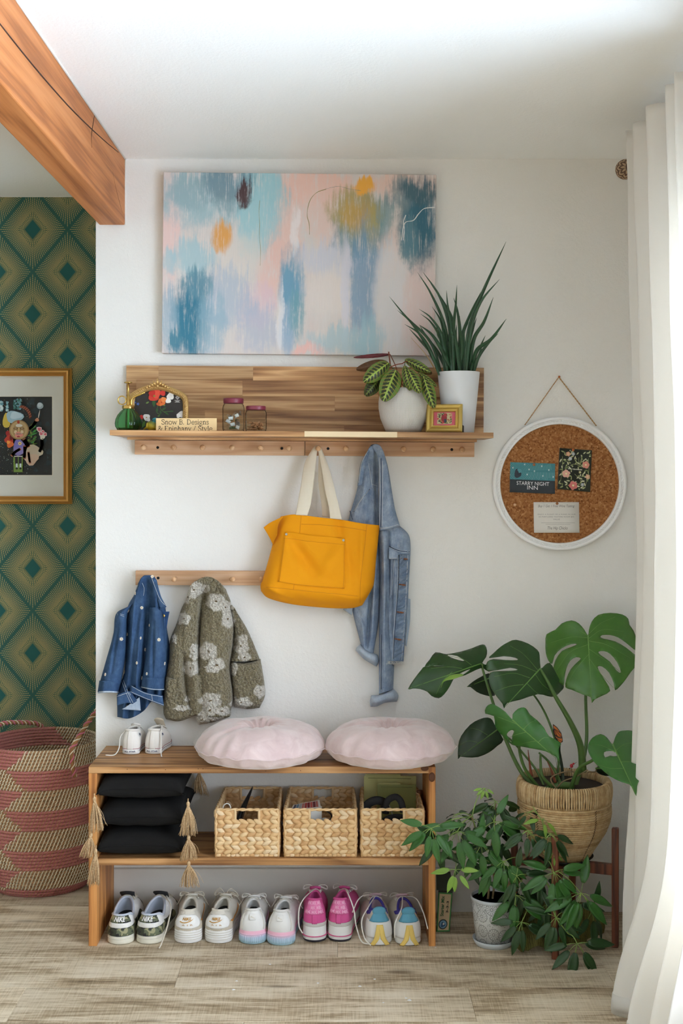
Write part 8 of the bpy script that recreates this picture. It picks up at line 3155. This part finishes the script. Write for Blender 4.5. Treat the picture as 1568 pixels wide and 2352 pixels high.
def cluster(cx, cy, d, L, n, face, mat, src=None, a0=None, span=2 * PI, droop=.85):
 """an umbrella of n leaflets round a node at crop pixel (cx, cy), facing the direction face"""
 c = q4(cx, cy, d)
 fv = Vector(face).normalized()
 ax = fv.cross(Vector((0, 0, 1)))
 ax = ax.normalized() if ax.length > .05 else Vector((1, 0, 0))
 az = ax.cross(fv) * -1
 L *= .058
 mb = MB()
 dirs = []
 for i in range(n):
  a = (a0 if a0 is not None else ur.uniform(0, 1)) + span * i / n + ur.uniform(-.16, .16)
  v = (ax * math.cos(a) + fv.cross(ax) * -math.sin(a)) + fv * ur.uniform(.05, .3) + Vector((0, 0, -droop * ur.uniform(.6, 1.2)))
  v.normalize()
  pl = L * ur.uniform(.30, .42)
  dirs.append((v, pl))
  mb.tube([c, c + v * pl * .5 + Vector((0, 0, .002)), c + v * pl], .0009, 5)
 if src is not None:
  mb.tube(spline([src, src.lerp(c, .5) + Vector((0, -.004, .008)), c], 14), .0013, 6)
 mb.ball(c, .0022, 7, 5)
 node = mb.build('leaf_cluster', M['pale_stem'], up)
 for v, pl in dirs:
  y_ = (v + Vector((0, 0, -.10))).normalized()
  nrm = (fv + Vector((0, 0, .45)) + Vector((ur.uniform(-.3, .3), ur.uniform(-.3, .3), 0)))
  nrm = (nrm - y_ * nrm.dot(y_)).normalized()
  x_ = y_.cross(nrm)
  s_ = L * ur.uniform(.85, 1.12)
  o = bpy.data.objects.new('leaflet', leaflet_mesh(mat))
  COL.objects.link(o)
  o.parent = node
  p = c + v * pl
  MM = Matrix(((x_.x, y_.x, nrm.x, 0), (x_.y, y_.y, nrm.y, 0), (x_.z, y_.z, nrm.z, 0), (0, 0, 0, 1)))
  o.matrix_parent_inverse = Matrix.Identity(4)
  o.matrix_basis = Matrix.Translation(p) @ MM @ Matrix.Diagonal((s_, s_, s_, 1))
 return c

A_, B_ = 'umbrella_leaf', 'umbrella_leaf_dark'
s1 = q4(440, 310, -.338)
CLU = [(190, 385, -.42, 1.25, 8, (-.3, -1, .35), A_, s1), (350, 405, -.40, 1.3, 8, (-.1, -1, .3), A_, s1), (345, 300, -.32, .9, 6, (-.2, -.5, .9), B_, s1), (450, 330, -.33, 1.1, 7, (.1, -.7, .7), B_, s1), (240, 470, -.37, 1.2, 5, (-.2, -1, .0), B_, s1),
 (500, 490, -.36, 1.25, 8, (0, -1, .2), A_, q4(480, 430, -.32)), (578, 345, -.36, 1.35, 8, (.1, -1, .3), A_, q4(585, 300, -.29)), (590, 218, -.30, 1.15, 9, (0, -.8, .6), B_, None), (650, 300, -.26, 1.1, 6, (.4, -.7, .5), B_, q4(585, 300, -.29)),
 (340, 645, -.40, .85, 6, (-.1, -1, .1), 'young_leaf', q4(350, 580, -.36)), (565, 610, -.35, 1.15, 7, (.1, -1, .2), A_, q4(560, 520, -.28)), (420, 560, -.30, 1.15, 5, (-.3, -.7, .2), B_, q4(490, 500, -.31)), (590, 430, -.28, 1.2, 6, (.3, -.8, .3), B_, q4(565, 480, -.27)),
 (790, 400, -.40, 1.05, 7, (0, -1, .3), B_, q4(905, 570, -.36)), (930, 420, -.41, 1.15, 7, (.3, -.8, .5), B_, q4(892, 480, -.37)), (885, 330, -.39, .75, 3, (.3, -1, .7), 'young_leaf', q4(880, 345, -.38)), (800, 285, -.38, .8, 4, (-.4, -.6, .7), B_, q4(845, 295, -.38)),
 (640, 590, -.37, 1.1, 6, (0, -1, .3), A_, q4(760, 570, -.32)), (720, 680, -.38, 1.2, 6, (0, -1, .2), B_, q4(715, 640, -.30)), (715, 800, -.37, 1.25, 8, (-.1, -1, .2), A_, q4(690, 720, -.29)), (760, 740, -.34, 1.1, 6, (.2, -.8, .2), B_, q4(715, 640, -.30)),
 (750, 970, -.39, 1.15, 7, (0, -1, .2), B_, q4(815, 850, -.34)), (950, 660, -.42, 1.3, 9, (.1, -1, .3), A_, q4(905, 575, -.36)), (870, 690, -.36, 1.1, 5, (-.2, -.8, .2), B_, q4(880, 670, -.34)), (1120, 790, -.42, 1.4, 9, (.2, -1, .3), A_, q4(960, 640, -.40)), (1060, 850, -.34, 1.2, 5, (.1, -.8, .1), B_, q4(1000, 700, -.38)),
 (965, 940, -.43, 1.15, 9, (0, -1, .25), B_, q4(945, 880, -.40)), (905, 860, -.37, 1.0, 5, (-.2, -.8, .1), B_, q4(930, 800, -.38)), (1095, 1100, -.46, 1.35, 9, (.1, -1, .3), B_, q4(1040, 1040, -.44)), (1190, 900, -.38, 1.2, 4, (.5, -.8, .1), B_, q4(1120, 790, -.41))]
for c_ in CLU:
 cluster(*c_)
cluster(522, 138, -.33, .42, 6, (0, -1, .2), 'young_leaf', None, droop=1.1)
cluster(950, 540, -.40, .5, 3, (.3, -1, .2), 'young_leaf', q4(905, 575, -.36))
M['yellow_leaf'] = plain('yellowed leaf', (186, 128, 46), .7)
mb = MB()
mb.sheet(lambda u, v: q4(*(lambda a, b, w: (a + w * (2 * u - 1), b))(lerp(922, 962, v), lerp(1058, 1136, v), 20 * math.sin(PI * (.06 + .9 * v))), -.40 + .012 * (2 * u - 1) ** 2), 6, 12, .0008)
mb.build('yellowed_leaflet', M['yellow_leaf'], up)
mb = MB()
mb.sheet(lambda u, v: q4(*(lambda a, b, w: (a + w * (2 * u - 1), b))(lerp(858, 850, v), lerp(790, 850, v), 22 * math.sin(PI * (.06 + .9 * v))), -.335 + .012 * (2 * u - 1) ** 2), 6, 12, .0008)
mb.build('dried_leaflet', M['sheath'], up)

# ------------------------------------------------------------ olive cloth bag slumped under the stand
g = G('olive textured cloth')
c = g.coord()
wv = g.wave(c, 55, 4, 2, 2, 'X')
M['olive_cloth'] = g.out(g.mix(wv * .7 + g.noise(c, 30, 3) * .3, srgb(84, 80, 34), srgb(126, 120, 60)), .9, bump=wv, bs=.5, bd=.002)
ocl = thing('olive_cloth_bag', 'slumped olive patterned cloth bag on the floor under the plant stand', 'bag', (.67, -.24, 0))
oc = P(1282, 0, -.21)
mb = MB()

def sack(u, v):
 th = 2 * PI * u
 r = 1 + .16 * math.sin(3 * th + 1) + .10 * math.sin(5 * th) + .10 * nz(math.cos(th) * 2, math.sin(th) * 2, v * 4)
 h = math.sin(v * PI / 2)
 rad = math.cos(v * PI / 2) ** .55
 return (oc.x + .118 * r * rad * math.cos(th), -.205 + .085 * r * rad * math.sin(th), .001 + .092 * h * (1 + .25 * nz(math.cos(th) * 1.7, math.sin(th) * 1.7, 5)) + .008 * math.sin(9 * th + 6 * v) * (1 - v) * v * 3)

mb.grid(sack, 72, 26, cu=True)
mb.build('bag_body', M['olive_cloth'], ocl)
mb = MB()
mb.sheet(lambda u, v: q4(lerp(715, 890, u), lerp(1000, 1120 + 46 * math.sin(PI * (1 - u)) * (1 - u) + 12 * math.sin(7 * u), v), -.31 - .035 * v - .012 * math.sin(8 * u + 2 * v)), 30, 14, .0012)
mb.build('bag_corner', M['olive_cloth'], ocl)

# ------------------------------------------------------------ seed-starter carton beside the bench
y = -.185
ct = thing('starter_mix_carton', 'narrow green printed seed-mix carton between the bench and the pot', 'carton', P(1020, 2145, y))
M['carton_green'] = plain('dark carton', (44, 52, 36), .7)
z5 = lambda zx, zy, d=0: P(520 + zx * .34439, 2000 + zy * .34439, y - d)
f4 = [z5(1412, 138), z5(1508, 145), z5(1488, 408), z5(1398, 412)]
fz = lambda u, v, d=0: f4[0].lerp(f4[1], u).lerp(f4[3].lerp(f4[2], u), v) + Vector((0, -d, 0))
b0, b1, b2, b3 = [Vector((p.x, p.y, max(p.z, .0005))) for p in f4]
mb = MB()
mb.prism([b0, b1, b2, b3], (0.006, .052, 0))
mb.build('carton_body', M['carton_green'], ct, smooth=False, bevel=.001)
mb = MB()
tpk = [z5(1400, 130), z5(1512, 138), z5(1490, 30), z5(1402, 26)]
mb.prism([tpk[0] + Vector((0, .002, 0)), tpk[1] + Vector((0, .002, 0)), tpk[2] + Vector((0, .030, 0)), tpk[3] + Vector((0, .030, 0))], (0.004, .004, 0))
mb.build('carton_top', M['carton_green'], ct, smooth=False)
mb = MB()
lay = 0
mb.face([fz(.03, .02, .0004), fz(.97, .02, .0004), fz(.97, .98, .0004), fz(.03, .98, .0004)], A(62, 128, 66))
mb.face([fz(.10, .05, .0005), fz(.90, .05, .0005), fz(.90, .95, .0005), fz(.10, .95, .0005)], A(186, 164, 128))
rotf = lambda u0, u1, v0, v1: (lambda u, v: fz(lerp(u0, u1, 1 - v), lerp(v1, v0, u), .0007))
vs_, fs_, _ = text_mesh('Starter Mix', bold=.03)
mb.add([fz(lerp(.22, .46, 1 - v), lerp(.60, .10, u), .0007) for u, v in vs_], fs_, A(52, 96, 58))
vs_, fs_, _ = text_mesh('3-3-3', bold=.04)
mb.add([fz(lerp(.62, .78, 1 - v), lerp(.52, .22, u), .0007) for u, v in vs_], fs_, A(50, 50, 44))
fn = lambda u, v: fz(u, v, .0006)
blob(mb, fn, .46, .80, .33, 24, 0, 0, A(54, 60, 56), sz=.38)
blob(mb, lambda u, v: fz(u, v, .0008), .46, .80, .26, 24, 0, 0, A(112, 150, 176), sz=.38)
blob(mb, lambda u, v: fz(u, v, .0010), .46, .81, .16, 12, .2, 1, A(60, 90, 120), sz=.4)
blob(mb, lambda u, v: fz(u, v, .0011), .50, .79, .07, 8, .2, 1, A(206, 206, 196), sz=.4)
mb.build('carton_label', M['card_print'], ct, smooth=False, fix=False, merge=False)

# ------------------------------------------------------------ the two shelf plants
z6 = lambda x, y: (680 + x * .33163, 540 + y * .33163)
# tall fernwood snake plant
yp = -.125
c = SP(1053, yp)
k = 1 / S(yp)
fw = thing('potted_snake_plant', 'spiky dark green snake plant in a tall white tapered pot on the shelf', 'potted plant', c)
M['white_pot'] = plain('matt white pot', (226, 228, 230), .45)
mb = MB()
hp_ = (P(1048, 855, yp).z - c.z)
mb.lathe([(34 * k, 0), (35 * k, .002), (48.2 * k, hp_ - .001), (47.8 * k, hp_), (46.4 * k, hp_), (44 * k, hp_ - .03), (.0001, hp_ - .03)], 56, c)
mb.build('pot', M['white_pot'], fw, fix=True)
mb = MB()
mb.lathe([(44 * k, hp_ - .014), (20 * k, hp_ - .011), (.0001, hp_ - .012)], 40, c)
mb.build('soil', M['soil'], fw)
BL = [((1010, 945), (930, 740), (760, 565), (645, 425), .0040), ((1000, 945), (900, 760), (790, 600), (700, 520), .0044), ((990, 945), (930, 800), (850, 680), (750, 617), .0048), ((1005, 945), (935, 820), (850, 720), (780, 645), .0044), ((1060, 945), (1030, 640), (930, 400), (840, 258), .0046), ((1075, 945), (1060, 640), (990, 420), (877, 255), .0050), ((1040, 945), (1010, 700), (930, 570), (850, 512), .0046), ((1030, 945), (1000, 720), (930, 600), (860, 545), .0048),
 ((1050, 945), (1030, 720), (1000, 590), (940, 495), .0056), ((1090, 945), (1080, 600), (1010, 450), (930, 335), .0064), ((1095, 945), (1075, 640), (1048, 480), (1040, 382), .0050), ((1110, 945), (1090, 650), (1105, 480), (1113, 345), .0050), ((1120, 945), (1135, 700), (1115, 520), (1090, 435), .0056), ((1130, 945), (1150, 760), (1130, 650), (1132, 560), .0060), ((1140, 945), (1150, 700), (1200, 560), (1280, 390), .0052),
 ((1165, 945), (1200, 640), (1290, 400), (1453, 45), .0056), ((1175, 945), (1210, 650), (1280, 460), (1408, 305), .0052), ((1190, 945), (1230, 720), (1300, 600), (1365, 430), .0058), ((1210, 945), (1250, 800), (1350, 720), (1455, 580), .0058), ((1205, 945), (1230, 850), (1270, 780), (1310, 695), .0044), ((1225, 945), (1260, 850), (1330, 750), (1400, 680), .0050), ((1180, 945), (1190, 780), (1215, 680), (1250, 570), .0056), ((1090, 945), (1010, 800), (940, 690), (850, 620), .0056),
 ((1055, 945), (985, 820), (900, 700), (855, 625), .0050), ((1120, 945), (1110, 760), (1075, 650), (1060, 560), .0060), ((1155, 945), (1165, 800), (1160, 680), (1195, 600), .0052), ((1100, 945), (1060, 800), (985, 700), (970, 620), .0050), ((1140, 945), (1120, 830), (1105, 720), (1110, 620), .0062), ((1070, 945), (1040, 830), (1000, 760), (960, 720), .0052), ((1230, 930), (1250, 880), (1262, 840), (1290, 760), .0040), ((1080, 945), (1065, 780), (1060, 690), (1085, 600), .0060), ((1160, 945), (1150, 830), (1170, 760), (1230, 660), .0052)]
br_ = random.Random(12)
for i, (p0, p1, p2, p3, w) in enumerate(BL):
 d0, d1 = yp + br_.uniform(-.035, .03), min(-.05, max(-.26, yp + br_.uniform(-.11, .08)))
 pts = spline([P(*z6(*p0), d0) - Vector((0, 0, .012)), P(*z6(*p1), lerp(d0, d1, .35)), P(*z6(*p2), lerp(d0, d1, .7)), P(*z6(*p3), d1)], 26)
 mb = MB()
 mb.tube(pts, lambda t: w * 1.12 * (min(1, .55 + 1.6 * t) * (1 - t ** 3.2) * (1 if t < .75 else 1) + .05), 7, flat=.35, up=(.3 * math.sin(i), -1, .2))
 mb.build('blade', M['blade_green'], fw)
mb = MB()
M['dry_blade'] = plain('dry blade', (206, 170, 120), .8)
mb.tube(spline([P(*z6(970, 945), -.12), P(*z6(900, 830), -.15), P(*z6(795, 710), -.17)], 16), lambda t: .0028 * (1 - .8 * t), 6, flat=.4)
mb.build('dry_blade', M['dry_blade'], fw)

# prayer plant
yp = -.155
c = SP(926, yp)
k = 1 / S(yp)
pp_ = thing('potted_prayer_plant', 'prayer plant with red-veined leaves in a round ribbed white pot', 'potted plant', c)
g = G('ribbed white glaze')
x, y, z = g.xyz(g.coord())
an = g.m('ARCTAN2', y - c.y, x - c.x)
fz_ = g.m('SINE', an * 120 + g.m('SINE', z * 900) * .8)
hh = (z - c.z)
M['ribbed_pot'] = g.out(g.mix(g.step(.012, .004, hh), g.mix(fz_ * .5 + .5, srgb(206, 200, 192), srgb(226, 222, 216)), srgb(190, 178, 160)), .5, bump=fz_, bs=.5, bd=.0015)
mb = MB()
H_ = P(926, 893, yp).z - c.z
rp = [(36 * k, 0), (40 * k, .002), (46 * k, .022), (53 * k, .045), (57 * k, .075), (57 * k, .098), (54.5 * k, .118), (50.5 * k, H_), (48.5 * k, H_), (50 * k, .112), (48 * k, .105), (.0001, .105)]
mb.lathe(rp, 72, c)
mb.build('pot', M['ribbed_pot'], pp_)
mb = MB()
mb.lathe([(50 * k, .112), (25 * k, .118), (.0001, .116)], 40, c)
mb.build('soil', M['soil'], pp_)
printmat('prayer_leaf_print', .4, .05, .4)
PALE, MID, DK, RV = srgb(150, 172, 76), srgb(96, 126, 50), srgb(38, 48, 26), srgb(170, 110, 70)

def prayer_leaf(b, t, w, yb_, yt_, dark=1.0, red=0.0, bulge=.012):
 b2, t2 = z6(*b), z6(*t)
 dx, dy = t2[0] - b2[0], t2[1] - b2[1]
 L = math.hypot(dx, dy)
 nx, ny = -dy / L, dx / L
 w *= .33163
 L2 = L / S(-.2)

 def fn(u, v):
  s_ = 2 * u - 1
  hw = w * math.sin(PI * (.02 + .96 * v ** .9)) ** .62
  return P(lerp(b2[0], t2[0], v) + nx * s_ * hw, lerp(b2[1], t2[1], v) + ny * s_ * hw, lerp(yb_, yt_, v) - bulge * math.sin(PI * v) + .009 * abs(s_) ** 1.5 * (w / 16) + .0012 * math.sin(v * 44 - 6 * abs(s_)) * abs(s_))

 def col(u, v):
  s_ = abs(2 * u - 1)
  if red:
   return tuple(lerp(a, c_, red) for a, c_ in zip(MID, srgb(96, 30, 36)))
  ph = (v * 8.5 - s_ * 1.35) % 1
  if s_ < .10:
   q = PALE
  elif ph < .10:
   q = RV if s_ > .25 else PALE
  elif .12 < s_ < .60 and .22 < ph < .88:
   q = DK
  elif s_ < .3:
   q = PALE
  else:
   q = MID
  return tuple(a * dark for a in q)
 mb = MB()
 mb.grid(fn, 31, 56, col=lambda a, b_: col(a + .5 / 31, b_ + .5 / 56))
 o = mb.build('leaf', M['prayer_leaf_print'], pp_)
 so = o.modifiers.new('thickness', 'SOLIDIFY')
 so.thickness, so.offset = .0007, 0
 mb = MB()
 mb.tube(spline([(c.x + (P(*b2, yb_).x - c.x) * .3, c.y - .01, c.z + .112), (P(*b2, yb_) + Vector((c.x, c.y, c.z + .15))) / 2, P(*b2, yb_)], 12), .0013, 6)
 mb.build('petiole', M['sheath'] if red else M['stem_green'], pp_)

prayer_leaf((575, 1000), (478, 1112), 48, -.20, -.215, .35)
prayer_leaf((630, 880), (417, 930), 36, -.13, -.14, 1, .8)
prayer_leaf((650, 826), (398, 848), 14, -.15, -.16, 1, 1.0, .004)
prayer_leaf((640, 885), (468, 1016), 58, -.20, -.235)
prayer_leaf((690, 935), (604, 1150), 72, -.22, -.262)
prayer_leaf((750, 905), (790, 1076), 34, -.21, -.235, .9)
prayer_leaf((775, 930), (858, 1094), 44, -.22, -.252)
prayer_leaf((880, 975), (955, 1198), 46, -.215, -.25)
prayer_leaf((755, 862), (928, 948), 34, -.17, -.20, .9)
prayer_leaf((850, 955), (972, 1048), 20, -.20, -.22, 1.0)
prayer_leaf((800, 900), (940, 960), 30, -.11, -.10, 1, .7)
mb = MB()
mb.tube([P(*z6(652, 905), -.16), P(*z6(640, 808), -.16)], lambda t: .0042, 8, flat=.5)
mb.build('cut_stalk', M['sheath'], pp_)
mb = MB()
for a, b in (((700, 985), (740, 1045)), ((720, 1080), (735, 1000)), ((650, 915), (735, 890)), ((735, 890), (770, 875))):
 mb.tube(spline([P(*z6(*a), -.205), (P(*z6(*a), -.205) + P(*z6(*b), -.20)) / 2 + Vector((0, -.004, .002)), P(*z6(*b), -.20)], 10), .0016, 6)
mb.build('red_stem', M['sheath'], pp_)
